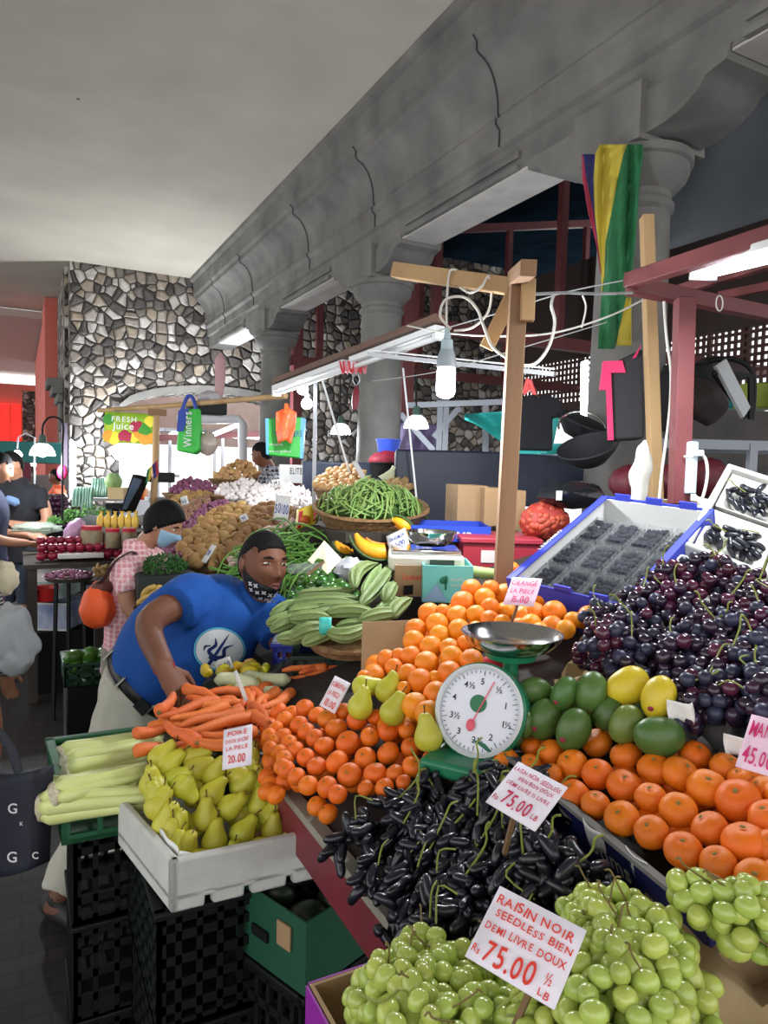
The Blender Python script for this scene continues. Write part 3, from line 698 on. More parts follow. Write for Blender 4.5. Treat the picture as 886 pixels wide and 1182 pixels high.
# --- dark red table grapes
DKG = [(800,662),(765,682),(838,672),(738,702),(788,706),(833,710),(872,690),(704,726),(692,752),(746,736),(796,742),(842,742),(884,730),(730,765),(786,772),(838,778),(880,775),(812,806),(860,808),(890,820)]
for i, (x, y) in enumerate(DKG):
    c = bank(x, y, .125); ax = Vector((rnd.uniform(-1, .2), rnd.uniform(-1, .7), -.3))
    kw = (3, 3, 1) if y < 720 or x < 700 else (5, 1, 5)
    bunch('bunch of dark red-purple round grapes heaped below the foam crates', 'bunches of dark red grapes', c, ax, .17, .115, .09, 44, grape_d, .0135, NB, seed=40+i, kinds=kw)
A = bank(690, 760, .03)
# foam crate that the dark grapes spill from
A = D(742, 700, 1.56); ux = Vector((0, -1, 0)); uy = EX.copy()
def foam(label, o, ux, uy, L, W, H, t=.02, parts=None):
    uz = ux.cross(uy).normalized(); uz = uz if uz.z > 0 else -uz
    th = thing('foam_crate', label, 'foam crate', o)
    open_box(Vector(o), ux, uy, uz, L, W, H, t).build('body', styro, th, bev=.006)
    return th, uz
def crumple(o, u, v, n, lu, lv, amp, seed):
    return MB().grid(lambda a, b: o+u*(a*lu)+v*(b*lv)+n*(amp*mnoise.noise(Vector((a*6, b*6, seed)))), 14, 14)
# paper and foil under the dark grapes
mb = crumple(bank(640, 800, .035), (bank(700, 790, .05)-bank(640, 800, .03)).normalized(), (bank(665, 745, .05)-bank(640, 800, .03)).normalized(), NB, .16, .22, .05, 3)
single('kraft_paper', mb, kraftpaper, 'crumpled brown kraft paper between the scale pan and the dark grapes', 'paper', thick=.001)
p = bank(838, 862, .03)
mb = crumple(p-EY*.03-EX*.08, EY, EX, NB, .17, .12, .06, 8)
for q in mb.v: q += NB*.03
single('dark_bag', mb, M('grey_bag', (92, 90, 88), .35, bump=(20, .6)), 'crumpled grey bag below the dark grapes beside the pink sign', 'bag', thick=.0015)
for i, (px, py) in enumerate(((785, 822), (852, 862), (618, 812))):
    p = bank(px, py, .15 if i == 0 else .10)
    mb = MB().grid(lambda a, b: p+RT*(.035*(a-.5))+UP*(.035*(b-.5))+FW*(.015*math.sin(4*a+2*b)), 6, 6)
    single('tissue_paper', mb, tissue, ('white tissue scrap beside the round yellow mango', 'white tissue scrap on the grey bag by the pink sign', 'white tissue scrap between the green mangoes and the scale')[i], 'tissue', thick=.001)
# --- blueberry carton
FLc, FRc, BRc = D(588, 672, 1.98), D(722, 704, 1.74), D(802, 592, 2.10)
ux = (FRc-FLc); Lb = ux.length; ux.normalize(); uy = BRc-FRc; uy = (uy-ux*uy.dot(ux)); Wb = uy.length; uy.normalize(); uz = ux.cross(uy)
if uz.z < 0: uz = -uz
t = thing('berry_carton', 'tilted blue and white carton holding punnets of blueberries', 'carton', FLc)
open_box(FLc-uz*.10, ux, uy, uz, Lb, Wb, .11, .005).build('body', whitec, t)
ob = MB(); R_ = Matrix((ux, uy, uz)).transposed()
for (cx, cy, sx, sy) in ((Lb/2, -.003, Lb+.012, .004), (Lb/2, Wb+.003, Lb+.012, .004), (-.003, Wb/2, .004, Wb), (Lb+.003, Wb/2, .004, Wb)): ob.box(FLc+ux*cx+uy*cy-uz*.043, (sx, sy, .12), R_)
for (a, b, c, d) in ((0, Lb, 0, .03), (0, Lb, Wb-.02, Wb), (-.004, .016, 0, Wb), (Lb-.016, Lb+.004, 0, Wb)):
    if a > 0 or b < Lb: ob.box(FLc+ux*((a+b)/2)+uy*((c+d)/2)+uz*.014, (b-a, d-c, .004), R_)
ob.build('outer_print', bluec, t)
tb = MB()
for k in range(3): tb.box(FLc+ux*(Lb*(.2+.3*k))+uy*(Wb)+uz*.02, (.05, .006, .025), R_); tb.box(FLc+ux*(Lb*(.2+.3*k))-uy*.002+uz*.02, (.05, .006, .02), R_)
tb.build('tab', bluec, t)
lt = MB(); lettering(lt, 'LEBOMBO', FLc+uy*(Wb*.30)+ux*.004+uz*.0175-ux*.004, uy, -ux, uz, .014, .13); lt.build('lettering', whitec, t)
berry_m = M('blueberry_skin', (28, 32, 50), .7, spec=.25, noise=(60, (18, 20, 34), .1), rand=.25)
berry = MB().ball((0, 0, 0), (1, 1, .86), 9, 6).mesh('blueberry', berry_m)
nb = 0; low = MB(); lidm = M('clear_lid', (200, 204, 206), .15, alpha=.025, spec=.2)
for i in range(4):
    for j in range(3):
        w, h = Lb/4-.012, Wb*.86/3-.012; o = FLc+ux*(.006+i*Lb/4)+uy*(.03+j*Wb*.86/3)-uz*.085
        pt = thing('punnet', 'clear punnet of blueberries, %s across in the %s row from the carton front' % (ORD[i], ORD[j]), 'punnet', o, 'blueberry punnets')
        open_box(o, ux, uy, uz, w, h, .055, .0015).build('tray', clearp, pt)
        ld = MB().box(o+ux*(w/2)+uy*(h/2)+uz*.062, (w*.9, h*.86, .0006), R_)
        for (a0, a1, b0, b1) in ((-.003, w+.003, -.003, .006), (-.003, w+.003, h-.006, h+.003), (-.003, .006, 0, h), (w-.006, w+.003, 0, h)): ld.box(o+ux*((a0+a1)/2)+uy*((b0+b1)/2)+uz*.057, (a1-a0, b1-b0, .004), R_)
        ld.build('lid', lidm, pt)
        for k in range(25):
            a, b = (k % 5+.5)/5, (k//5+.5)/5
            pp = o+ux*(w*(.08+.84*a)+rnd.uniform(-.004, .004))+uy*(h*(.08+.84*b)+rnd.uniform(-.004, .004))+uz*(.044+rnd.uniform(-.004, .006))
            put('blueberry', berry, pp, rq(), rnd.uniform(.0085, .011), None, 'blueberry seen through the lid of a punnet', 'blueberry', 'blueberries in the punnets')
        for k in range(40): low.ball(o+ux*rnd.uniform(.01, w-.01)+uy*rnd.uniform(.01, h-.01)+uz*rnd.uniform(.014, .036), .0095, 7, 5)
low.build('blueberries', berry_m, label='blueberries lying deeper in the clear punnets', cat='blueberries', kind='stuff')
# --- foam crates with black grapes in white trays, uppermost
A, B = D(786, 634, 1.95), D(838, 540, 2.28)
uy = (B-A); Wu = uy.length; uy.normalize(); ux = R0-uy*R0.dot(uy); ux.normalize(); uz = ux.cross(uy); uz = uz if uz.z > 0 else -uz
th, uz = foam('white foam crate of black grapes in soft trays, uppermost beside the blueberries', A-uz*.10, ux, uy, .42, Wu, .12)
for i in range(2):
    for j in range(2):
        o = A+ux*(.025+i*.185)+uy*(.03+j*(Wu/2-.02))-uz*.03; w, h = .175, Wu/2-.045
        mb = MB().grid(lambda a, b: o+ux*(a*w)+uy*(b*h)+uz*(.055*max(abs(2*a-1), abs(2*b-1))**3-.02), 12, 12)
        lb = 'soft white tray, %s one in the %s row of the upper foam crate' % (('inner', 'outer')[i], ('front', 'back')[j])
        single('foam_tray', mb, styro, lb, 'tray', 'soft trays in the upper foam crate', thick=.004)
        bunch('bunch of black grapes in the %s soft tray of the %s row, upper foam crate' % (('inner', 'outer')[i], ('front', 'back')[j]), 'bunches of black grapes in soft trays', o+ux*(w/2)+uy*(h*.55)+uz*.022, ux*.6+uy*rnd.uniform(-.5, .5), w*.85, h*.75, .06, 34, grape_b, .0088, uz, hang=.5, seed=70+i*2+j, stemdir=-ux*.8+uz*.5-uy*.3)
# foam crate behind the heap of dark grapes
A = D(744, 690, 1.72); B = D(784, 642, 1.92); uy = (B-A); Wl = uy.length; uy.normalize(); ux = R0-uy*R0.dot(uy); ux.normalize(); uz = ux.cross(uy); uz = uz if uz.z > 0 else -uz
th, uz = foam('white foam crate whose dark red grapes spill over its front', A-uz*.09, ux, uy, .22, Wl+.0, .10)
mb = crumple(A-uz*.0+uy*.0, ux, uy, uz, .03, Wl, .02, 5); single('clear_bag', mb, bagclear, 'clear plastic liner on the rim of the lower foam crate', 'plastic liner', thick=.001)
o2 = A+ux*.235-uy*.03
th, uz = foam('white foam crate at the frame edge with dark grapes at its front', o2-uz*.09, ux, uy, .30, Wl+.05, .10)
mb = crumple(o2+uy*.0-ux*.02, ux, uy, uz, .05, Wl, .03, 6); single('clear_bag', mb, bagclear, 'clear plastic liner between the two lower foam crates', 'plastic liner', thick=.001)
# --- green grapes
def gbunch(lab, grp, px, py, z, ax, L=.15, W=.11, H=.09, n=44, gs=.0125, seed=0):
    return bunch(lab, grp, onz(px, py, z), ax, L, W, H, n, grape_g, gs, (-.2, 0, 1), seed=seed)
i = 90
for (x, y, z) in ((452, 1148, 1.04), (490, 1140, 1.045), (535, 1140, 1.04), (468, 1180, 1.05), (515, 1172, 1.05), (565, 1165, 1.04), (455, 1195, 1.03), (600, 1185, 1.04), (480, 1205, 1.06), (550, 1200, 1.06), (455, 1225, 1.03)):
    i += 1; gbunch('bunch of pale green grapes filling the purple-sided carton', 'green grape bunches in the purple-sided carton', x, y, z, (rnd.uniform(-1, 1), rnd.uniform(-1, .3), -.1), seed=i, gs=.0120, n=56)
for k, (x, y, z) in enumerate(((712, 1096, 1.13), (748, 1104, 1.14), (694, 1116, 1.14), (745, 1120, 1.15), (700, 1155, 1.14), (770, 1155, 1.13), (650, 1160, 1.11), (776, 1200, 1.12), (720, 1195, 1.13))):
    i += 1; gbunch('bunch of green grapes heaped behind the large red-lettered price sign', 'green grape bunches behind the large sign', x, y, z, (rnd.uniform(-.9, .2), rnd.uniform(-1, .1), -.2), seed=i, gs=.0118, n=58)
for k, (x, y, z) in enumerate(((848, 1050, 1.19), (882, 1066, 1.19))):
    i += 1; gbunch(('green grape bunch on brown paper below the mandarins', 'green grape bunch at the frame edge on brown paper')[k], None, x, y, z, (.6, -.7, -.1), .13, .085, .07, 30, .0118, i)
# cartons under the green grapes
A = onz(357, 1136, 1.0)
t = thing('grape_carton', 'open kraft carton with purple outside, holding pale green grapes', 'carton', (A.x, .42, .82))
open_box(Vector((A.x, .40, .84)), Vector((1, 0, 0)), Vector((0, 1, 0)), Z0, .27, A.y-.40, .16, .005).build('body', kraft, t)
mb = MB().box((A.x-.0035, (A.y+.40)/2, .92), (.003, A.y-.40, .158)).box((A.x+.135, A.y+.0035, .92), (.27, .003, .158)); mb.build('outer_print', purple, t)
lt = MB()
for k in range(3): lt.ring(smooth_path([(A.x-.0055, A.y-.03-.012*k, .955), (A.x-.0055, A.y-.05-.012*k, .965), (A.x-.0055, A.y-.055-.012*k, .94), (A.x-.0055, A.y-.035-.012*k, .93)], 4), .0012, 5)
lt.build('printed_swirl', whitec, t)
for i, z in enumerate((.58, .32, .06)):
    crate('plastic_crate', ('black crate under the purple-sided grape carton', 'black crate in the middle of the stack under the green grapes', 'black crate on the floor under the green grapes')[i], blackplastic, (A.x, .36, z), (1, 0, 0), (0, 1, 0), .30, .46, .24, 'black crates under the green grapes')
A = onz(612, 1095, 1.10); B = onz(685, 1022, 1.10)
A = Vector((.60, .40, 1.02)); t = thing('grape_carton', 'open kraft carton with brown paper lining under the heaped green grapes', 'carton', A)
B1, B2 = onz(683, 1010, 1.11), onz(800, 1048, 1.11)
open_box(Vector((.585, .28, 1.0)), Vector((1, 0, .1)).normalized(), Vector((0, 1, 0)), Vector((-.1, 0, 1)).normalized(), .42, .40, .075, .006).build('body', kraft, t)
mb = crumple(Vector((.60, .30, 1.085)), Vector((1, 0, .12)).normalized(), Vector((0, 1, 0)), Z0, .40, .36, .05, 12)
single('kraft_paper', mb, kraftpaper, 'crumpled brown paper lining under the green grapes', 'paper', thick=.001)
# flaps of cut card standing between mandarins and green grapes
P1, P2, P3, P4 = D(600, 1090, .93), D(685, 1012, .98), D(770, 1046, .90), D(690, 1035, .93)
mb = MB().prism([D(775, 1040, .84), D(790, 1022, .85), D(812, 1004, .85), D(806, 1030, .845), D(790, 1050, .84)], FW*.004)
mb.prism([D(812, 1004, .85), D(862, 1030, .83), D(858, 1046, .83), D(806, 1026, .845)], FW*.004)
single('card_flap', mb, kraft, 'cut kraft card flap standing between the mandarins and green grapes', 'card')
# dark green carton of avocados below the stall edge
A = onz(330, 1092, .74); 
t = thing('avocado_carton', 'dark green carton with hand hole under the stall edge', 'carton', (A.x, A.y-.1, .6))
Bx = Vector((.93, .37, 0)).normalized(); By = Vector((-.37, .93, 0)).normalized()
O = onz(352, 1140, .66)
open_box(Vector(O)-Vector((0, 0, .02)), Bx, By, Z0, .34, .22, .15, .005).build('body', greenc, t)
hh = MB().box(O+By*.06-Bx*.004+Vector((0, 0, .08)), (.004, .04, .05), Matrix((Bx, By, Z0)).transposed()); hh.build('label', kraft, t)
hh = MB().box(O+By*.135-Bx*.004+Vector((0, 0, .05)), (.004, .05, .022), Matrix((Bx, By, Z0)).transposed()); hh.build('hand_hole', blackplastic, t)
fl = MB().prism([O+By*.22+Z0*.13, O+Bx*.34+By*.22+Z0*.13, O+Bx*.34+By*.25+Z0*.19, O+By*.25+Z0*.19], By*.004); fl.build('flap', kraft, t)
avm = M('avocado_skin', (30, 44, 26), .4, rand=.2); avme = mango_me(avm, 7)
for k in range(8): put('avocado', avme, O+Bx*(.06+.075*(k % 4))+By*(.06+.10*(k//4))+Z0*.09, rq(), .042, None, 'dark green avocado in the dark green carton', 'avocado', 'avocados in the dark green carton')
for k in range(2):
    p = O+Bx*(.12+.1*k)+By*.1+Z0*.135; single('paper_sheet', MB().grid(lambda a, b: p+Bx*(.06*a)+By*(.07*b)+Z0*(.01*math.sin(5*a)), 4, 4), tissue, ('white paper sheet on the avocados nearer the pears', 'white paper sheet on the avocados nearer the green grapes')[k], 'paper', thick=.001)
crate('plastic_crate', 'black crate under the dark green avocado carton', blackplastic, O+Vector((0, 0, -.32)), Bx, By, .34, .26, .29, None)
crate('plastic_crate', 'black crate on the floor below the avocado carton', blackplastic, O+Vector((0, 0, -.635)), Bx, By, .34, .26, .30, None)
# --- price signs on the fruit
def cor(*a): return [D(*q) for q in a]
sign('white price card in thick red letters stuck among the green grapes', *cor((582, 1025, .75), (683, 1077, .69), (536, 1103, .71)), [('RAISIN NOIR', .04, .78, .125, .90), ('SEEDLESS BIEN', .10, .62, .10, .88), ('DEMI LIVRE DOUX', .05, .43, .105, .92), ('75.00', .16, .07, .29, .58), ('Rs', .03, .10, .10, .10), ('½', .82, .18, .14, .08), ('LB', .80, .04, .09, .13)], cardlilac, inkred, (D(622, 1120, .712), D(595, 1182, .735)), seed=2)
sign('white price card in crimson letters standing over the black grapes', *cor((599, 879, 1.04), (656, 909, .98), (560, 925, 1.0)), [('RAISIN NOIR SEEDLESS', .03, .80, .095, .94), ('BIEN BON DOUX', .22, .66, .085, .70), ('DEMI LIVRE ½ LIVRE', .08, .50, .085, .86), ('75.00', .20, .12, .27, .56), ('Rs', .04, .12, .10, .11), ('LB', .80, .14, .10, .13)], cardlilac, M('crimson_ink', (196, 44, 84), .7), (D(592, 945, .99), D(582, 985, 1.02)), seed=5)
sign('pink price card on a stick over the oranges', *cor((603, 668, 1.80), (638, 670, 1.76), (580, 697, 1.76)), [('ORANGE', .06, .70, .18, .86), ('LA PIECE', .10, .42, .16, .8), ('15.00', .2, .08, .24, .6)], cardpink, inkpink, (D(600, 690, 1.77), D(588, 724, 1.77)), seed=6)
sign('pink price card at the frame edge beside the dark grapes', *cor((874, 826, .98), (914, 836, .95), (848, 884, .95)), [('MAND', .08, .60, .28, .9), ('45.00', .10, .10, .30, .9)], cardpink, inkpink, None, seed=7)
sign('white price card with red writing leaning on the pears', *cor((266, 842, 1.56), (299, 835, 1.54), (256, 889, 1.52)), [('POIRE', .15, .80, .12, .7), ('DOUX SUCRE', .1, .62, .10, .8), ('LA PIECE', .12, .44, .10, .76), ('20.00', .2, .12, .2, .6)], cardlilac, inkred, None, seed=8)
sign('white price card with red writing standing in the clementines', *cor((387, 780, 1.68), (405, 789, 1.65), (368, 814, 1.66)), [('CLEMENTINE', .06, .70, .16, .88), ('LA PIECE', .1, .42, .15, .7), ('10.00', .15, .08, .22, .7)], cardlilac, inkred, None, seed=9)
# --- kitchen scale
sg = M('scale_green', (34, 120, 84), .35); face_m = M('dial_white', (222, 222, 232), .35); chrome = M('polished_steel', (208, 208, 210), .14, metal=1)
C0 = D(553, 820, 1.36); dn = (CAM-C0+Vector((-.28, .35, .06))).normalized(); dux = Z0.cross(dn).normalized(); duy = dn.cross(dux); Rd = Matrix((dux, duy, dn)).transposed()
pan_c = D(590, 742, 1.44); base_c = Vector((pan_c.x-.0, pan_c.y-.02, SB(pan_c.x)+.035))
t = thing('kitchen_scale', 'green kitchen scale with round white dial and steel pan', 'scale', base_c)
rd = .082
MB().lathe([(.02, -.07), (rd+.004, -.07), (rd+.010, -.03), (rd+.010, .0), (rd+.004, .006), (rd, .004), (rd, -.004), (.02, -.005)], 40, C0, Rd).build('housing', sg, t)
MB().lathe([(.001, -.003), (rd-.001, -.003), (rd-.001, .0), (.001, .0)], 40, C0, Rd).build('dial', face_m, t)
MB().lathe([(rd-.002, .0), (rd+.004, .002), (rd+.006, .008), (rd+.001, .012), (rd-.003, .006)], 40, C0, Rd, cap=False).build('bezel', M('white_rim', (214, 216, 218), .3), t)
mk = MB(); ink = M('dial_ink', (40, 42, 52), .6)
for k in range(50):
    a = 2*PI*k/50; l = .010 if k % 5 == 0 else .005; u = dux*math.sin(a)+duy*math.cos(a); mk.bar(C0+u*(rd-.006)+dn*.001, C0+u*(rd-.006-l)+dn*.001, .0012, .0006, up=dn)
for k, s_ in enumerate(('5', '½', '1', '1½', '2', '2½', '3', '3½', '4', '4½')):
    a = 2*PI*k/10; u = dux*math.sin(a)+duy*math.cos(a); lettering(mk, s_, C0+u*(rd-.027)-dux*.006-duy*.006, dux, duy, dn, .017)
mk.build('numerals', ink, t)
MB().lathe([(.001, 0), (.017, 0), (.017, .0014), (.001, .0014)], 24, C0+duy*.012-dux*.004, Rd).build('emblem', M('emblem_green', (36, 112, 74), .5), t)
na = (dux*.35+duy*.9).normalized(); nl = MB().bar(C0-na*.03+dn*.004, C0+na*.062+dn*.004, .0022, .001, up=dn); nl.ball(C0-na*.032+dn*.004, (.009, .012, .002), 10, 6, R=Rd)
nl.build('needle', M('needle_pink', (222, 84, 104), .5), t)
MB().box(D(547, 880, 1.345), (.17, .14, .03), Rd if False else Matrix((dux, Z0.cross(dux), Z0)).transposed()).build('base', sg, t, bev=.008)
bk = C0-dn*.04
MB().ring([D(549, 880, 1.37), Vector(((base_c.x+bk.x)/2, (base_c.y+bk.y)/2, bk.z-.06)), bk], [(.07, .06), (.06, .05), (.05, .05)], 12).build('body', sg, t)
MB().ring([Vector((pan_c.x, pan_c.y, bk.z-.02)), pan_c-Vector((0, 0, .02))], [.016, .016], 12).ring([bk, Vector((pan_c.x, pan_c.y, bk.z+.005))], [.03, .026], 10).lathe([(.001, 0), (.05, 0), (.055, .012), (.001, .014)], 20, pan_c-Vector((0, 0, .03))).build('pan_support', sg, t)
MB().lathe([(.001, -.014), (.05, -.012), (.083, .0), (.096, .016), (.100, .022), (.103, .022), (.098, .012), (.084, -.005), (.05, -.017), (.001, -.019)], 48, pan_c).build('pan', chrome, t)
single('red_bundle', MB().ball(D(572, 768, 1.5), (.028, .028, .022), 14, 9, fn=lambda d, q: q*(1+.2*mnoise.noise(d*3))), M('red_cloth', (190, 30, 44), .7), 'small red cloth bundle under the scale pan', 'cloth')
# brown card sheet between luffas and oranges
A, B, C_ = D(418, 718, 1.95), D(478, 716, 1.90), D(416, 790, 1.86)
single('card_sheet', MB().prism([A, B, B+(C_-A)*1.05, C_], FW*.005), kraft, 'plain brown cardboard sheet standing between the luffas and oranges', 'cardboard')
# ================================================================ people
skin1 = M('brown_skin', (116, 76, 58), .58, spec=.3, noise=(9, (108, 66, 48), .2), sss=.08)
skin2 = M('tan_skin', (178, 128, 100), .5, noise=(9, (164, 114, 88), .2), sss=.08)
hairm = M('black_hair', (10, 9, 10), .75, spec=.2, bump=(90, .4), stretch=(1, 1, .15))
eyew = M('eye_white', (196, 186, 178), .3); iris = M('iris', (26, 18, 14), .2); lipm = M('lips', (116, 66, 60), .45)
blueshirt = M('royal_blue_cotton', (10, 80, 164), .85, noise=(5, (8, 68, 146), .2), bump=(9, .35))
khaki = M('pale_khaki_cotton', (196, 192, 178), .9, noise=(5, (180, 176, 162), .2), bump=(8, .55))
blackc = M('black_cotton', (22, 24, 30), .9, bump=(10, .4)); navyc = M('navy_cotton', (26, 34, 56), .9, bump=(10, .4)); shorts = M('slate_shorts', (48, 58, 72), .9, bump=(9, .4))
leather = M('black_leather', (20, 18, 18), .4); shoem = M('dark_shoe', (28, 24, 24), .6)
greyc = M('grey_jersey', (150, 152, 154), .9, bump=(9, .5)); turq = M('turquoise_cloth', (28, 168, 156), .8, bump=(9, .4))
def check_mat(name, c1, c2, sx, sz, w=.35):
    m = M(name, c1, .85, bump=(9, .35)); N = m.node_tree.nodes; L = m.node_tree.links; b = N['Principled BSDF']
    tc = N.new('ShaderNodeTexCoord'); sp = N.new('ShaderNodeSeparateXYZ'); L.new(tc.outputs['Object'], sp.inputs[0]); fac = None
    for ax, s in (('X', sx), ('Y', sx), ('Z', sz)):
        if not s: continue
        mu = N.new('ShaderNodeMath'); mu.operation = 'MULTIPLY'; mu.inputs[1].default_value = s; L.new(sp.outputs[ax], mu.inputs[0])
        fr = N.new('ShaderNodeMath'); fr.operation = 'FRACT'; L.new(mu.outputs[0], fr.inputs[0])
        lt = N.new('ShaderNodeMath'); lt.operation = 'LESS_THAN'; lt.inputs[1].default_value = w; L.new(fr.outputs[0], lt.inputs[0])
        h = N.new('ShaderNodeMath'); h.operation = 'MULTIPLY'; h.inputs[1].default_value = .5; L.new(lt.outputs[0], h.inputs[0])
        if fac is None: fac = h.outputs[0]
        else:
            a = N.new('ShaderNodeMath'); a.operation = 'ADD'; L.new(fac, a.inputs[0]); L.new(h.outputs[0], a.inputs[1]); fac = a.outputs[0]
    mx = N.new('ShaderNodeMix'); mx.data_type = 'RGBA'; mx.inputs[6].default_value = lin(c1); mx.inputs[7].default_value = lin(c2)
    L.new(fac, mx.inputs[0]); L.new(mx.outputs[2], b.inputs['Base Color']); return m
pinkcheck = check_mat('pink_check_cotton', (214, 138, 146), (236, 204, 206), 45, 45)
plaid = check_mat('dark_plaid_cotton', (34, 36, 48), (176, 174, 180), 26, 30, .3)
stripes = check_mat('striped_cotton', (30, 30, 34), (208, 206, 200), 0, 70, .5)
def g(x, s): return math.exp(-(x/s)**2)
def face_fn(d, q, big=1):
    x, y, z = q; ax = abs(x)
    k = 1
    if z < 0:
        t = min(1, -z/.115); x *= 1-.26*t**1.6
        if y > 0: y *= 1+.02*t
        else: y *= 1-.30*t
    if z > .02 and y > 0: y *= 1-.05*(z-.02)/.09
    if y > .02:
        f = min(1, (y-.02)/.03)
        dy = .020*g(x, .0135)*g(z+.026, .016)+.011*g(x, .009)*g(z-.004, .026)+.007*g(ax-.013, .007)*g(z+.032, .008)
        dy -= .011*g(ax-.032, .017)*g(z-.012, .011)
        dy += .0045*g(z-.030, .008)*g(x, .05)
        dy += .0075*g(x, .020)*g(z+.057, .006)+.0085*g(x, .017)*g(z+.070, .006)-.004*g(x, .02)*g(z+.0635, .0025)
        dy += .007*g(x, .018)*g(z+.098, .014)+.005*g(ax-.042, .02)*g(z+.02, .02)
        y += dy*f
    return Vector((x, y, z))
class Head:
    def __init__(s, c, fwd, up, k=1.0):
        s.c = Vector(c); f = Vector(fwd).normalized(); u = Vector(up); u = (u-f*u.dot(f)).normalized(); r = f.cross(u)
        s.R = Matrix((r, f, u)).transposed(); s.k = k
    def P(s, x, y, z): return s.c+s.R @ (Vector((x, y, z))*s.k)
    def add(s, mb, nu=56, nv=44):
        mb.ball(s.c, (1, 1, 1), nu, nv, fn=lambda d, q: face_fn(d, Vector((d.x*.076, d.y*.096, d.z*.115)))*s.k, R=s.R)
        for sg in (1, -1):
            mb.ball(s.P(sg*.078, -.008, .0), (.012*s.k, .020*s.k, .032*s.k), 14, 10, R=s.R @ Euler((.15, 0, -sg*.45)).to_matrix())
    def cap(s, thick, inside, nu=48, nv=36):
        def fn(d, q):
            b = face_fn(d, Vector((d.x*.076, d.y*.096, d.z*.115)))
            w = inside(b); return b*(s.k*(.90+(.10+thick)*max(0, min(1, w))))
        return MB().ball(s.c, 1, nu, nv, fn=fn, R=s.R)
    def hair(s, thick=.07, front=.058, back=-.07, side=.0):
        def ins(b):
            t = max(0, min(1, (b.y+.05)/.13)); lim = back+(front-back)*t**.8
            if abs(b.x) > .055 and b.y > -.02: lim = max(lim, side+.0+(b.y+.02)*.9)
            return (b.z-lim)/.012
        return s.cap(thick, ins)
    def face_parts(s, root, open_=.0062):
        for sg in (1, -1):
            e = MB().ball(s.P(sg*.032, .0765, .012), (.0145*s.k, .010*s.k, open_*s.k), 14, 8, R=s.R).build('eye', eyew, root)
            MB().ball(s.P(sg*.032, .0835, .012), (.0062*s.k, .0045*s.k, open_*.98*s.k), 10, 8, R=s.R).build('iris', iris, e)
            MB().ring([s.P(sg*.014, .0905, .029), s.P(sg*.030, .0895, .034), s.P(sg*.050, .078, .030)], [.0028*s.k, .0042*s.k, .002*s.k], 6).build('eyebrow', hairm, root)
        MB().ring([s.P(-.022, .0885, -.0625), s.P(-.010, .0985, -.0565), s.P(0, .1005, -.058), s.P(.010, .0985, -.0565), s.P(.022, .0885, -.0625)], [.001, .0042*s.k, .0045*s.k, .0042*s.k, .001], 8).ring([s.P(-.022, .0885, -.064), s.P(0, .101, -.071), s.P(.022, .0885, -.064)], [.001, .0058*s.k, .001], 8).build('lips', lipm, root)
def hand(mb, wrist, d, nrm, k=1.0, curl=.5, thumb=1):
    d = Vector(d).normalized(); n = Vector(nrm); n = (n-d*n.dot(d)).normalized(); s = d.cross(n)*thumb; w = Vector(wrist)
    mb.ring([w-d*.02*k, w+d*.02*k, w+d*.06*k, w+d*.088*k], [(.028*k, .019*k), (.034*k, .018*k), (.041*k, .016*k), (.038*k, .013*k)], 12, side=s)
    for i, l in enumerate((.068, .078, .072, .056)):
        o = w+d*.083*k+s*(.031-.0205*i)*k; pts = [o-d*.01*k]; dd = d.copy(); 
        for j, f in enumerate((.44, .32, .24)):
            a = curl*(.5+.4*j); dd = (dd*math.cos(a)-n*math.sin(a)).normalized(); pts.append(pts[-1]+dd*(l*f*k+.008*k*(j == 0)))
        mb.ring(pts, [.0095*k, .0090*k, .0082*k, .0062*k], 8, side=s)
        mb.ball(pts[-1], .0066*k, 8, 6)
    t0 = w+d*.025*k+s*.026*k; t1 = t0+(d*.6+s*.75-n*.25).normalized()*.035*k; t2 = t1+(d*.9+s*.25-n*.35).normalized()*.03*k; t3 = t2+(d*.95-n*.35).normalized()*.022*k
    mb.ring([t0, t1, t2, t3], [.013*k, .0115*k, .0100*k, .0078*k], 8); mb.ball(t3, .008*k, 8, 6)
def limb(mb, a, b, c, r0, r1, r2, n=14):
    mb.ring(smooth_path([a, b, c], 5), [r0+(r1-r0)*i/5 for i in range(5)]+[r1+(r2-r1)*i/5 for i in range(6)], n)
    mb.ball(a, r0, 12, 8)
def shoe(mb, ank, fwd, k=1, z0=0):
    f = Vector(fwd); f.z = 0; f.normalize(); s = Vector((f.y, -f.x, 0)); a = Vector((ank.x, ank.y, z0))
    mb.ring([a-f*.075*k+Z0*.04, a-f*.03*k+Z0*.045, a+f*.06*k+Z0*.04, a+f*.13*k+Z0*.03, a+f*.175*k+Z0*.022], [(.028*k, .038), (.042*k, .046), (.046*k, .04), (.048*k, .03), (.02*k, .015)], 14, side=s)
    mb.ring([a+Z0*.04, a+Z0*.10], [(.04*k, .04*k), (.042*k, .042*k)], 12)
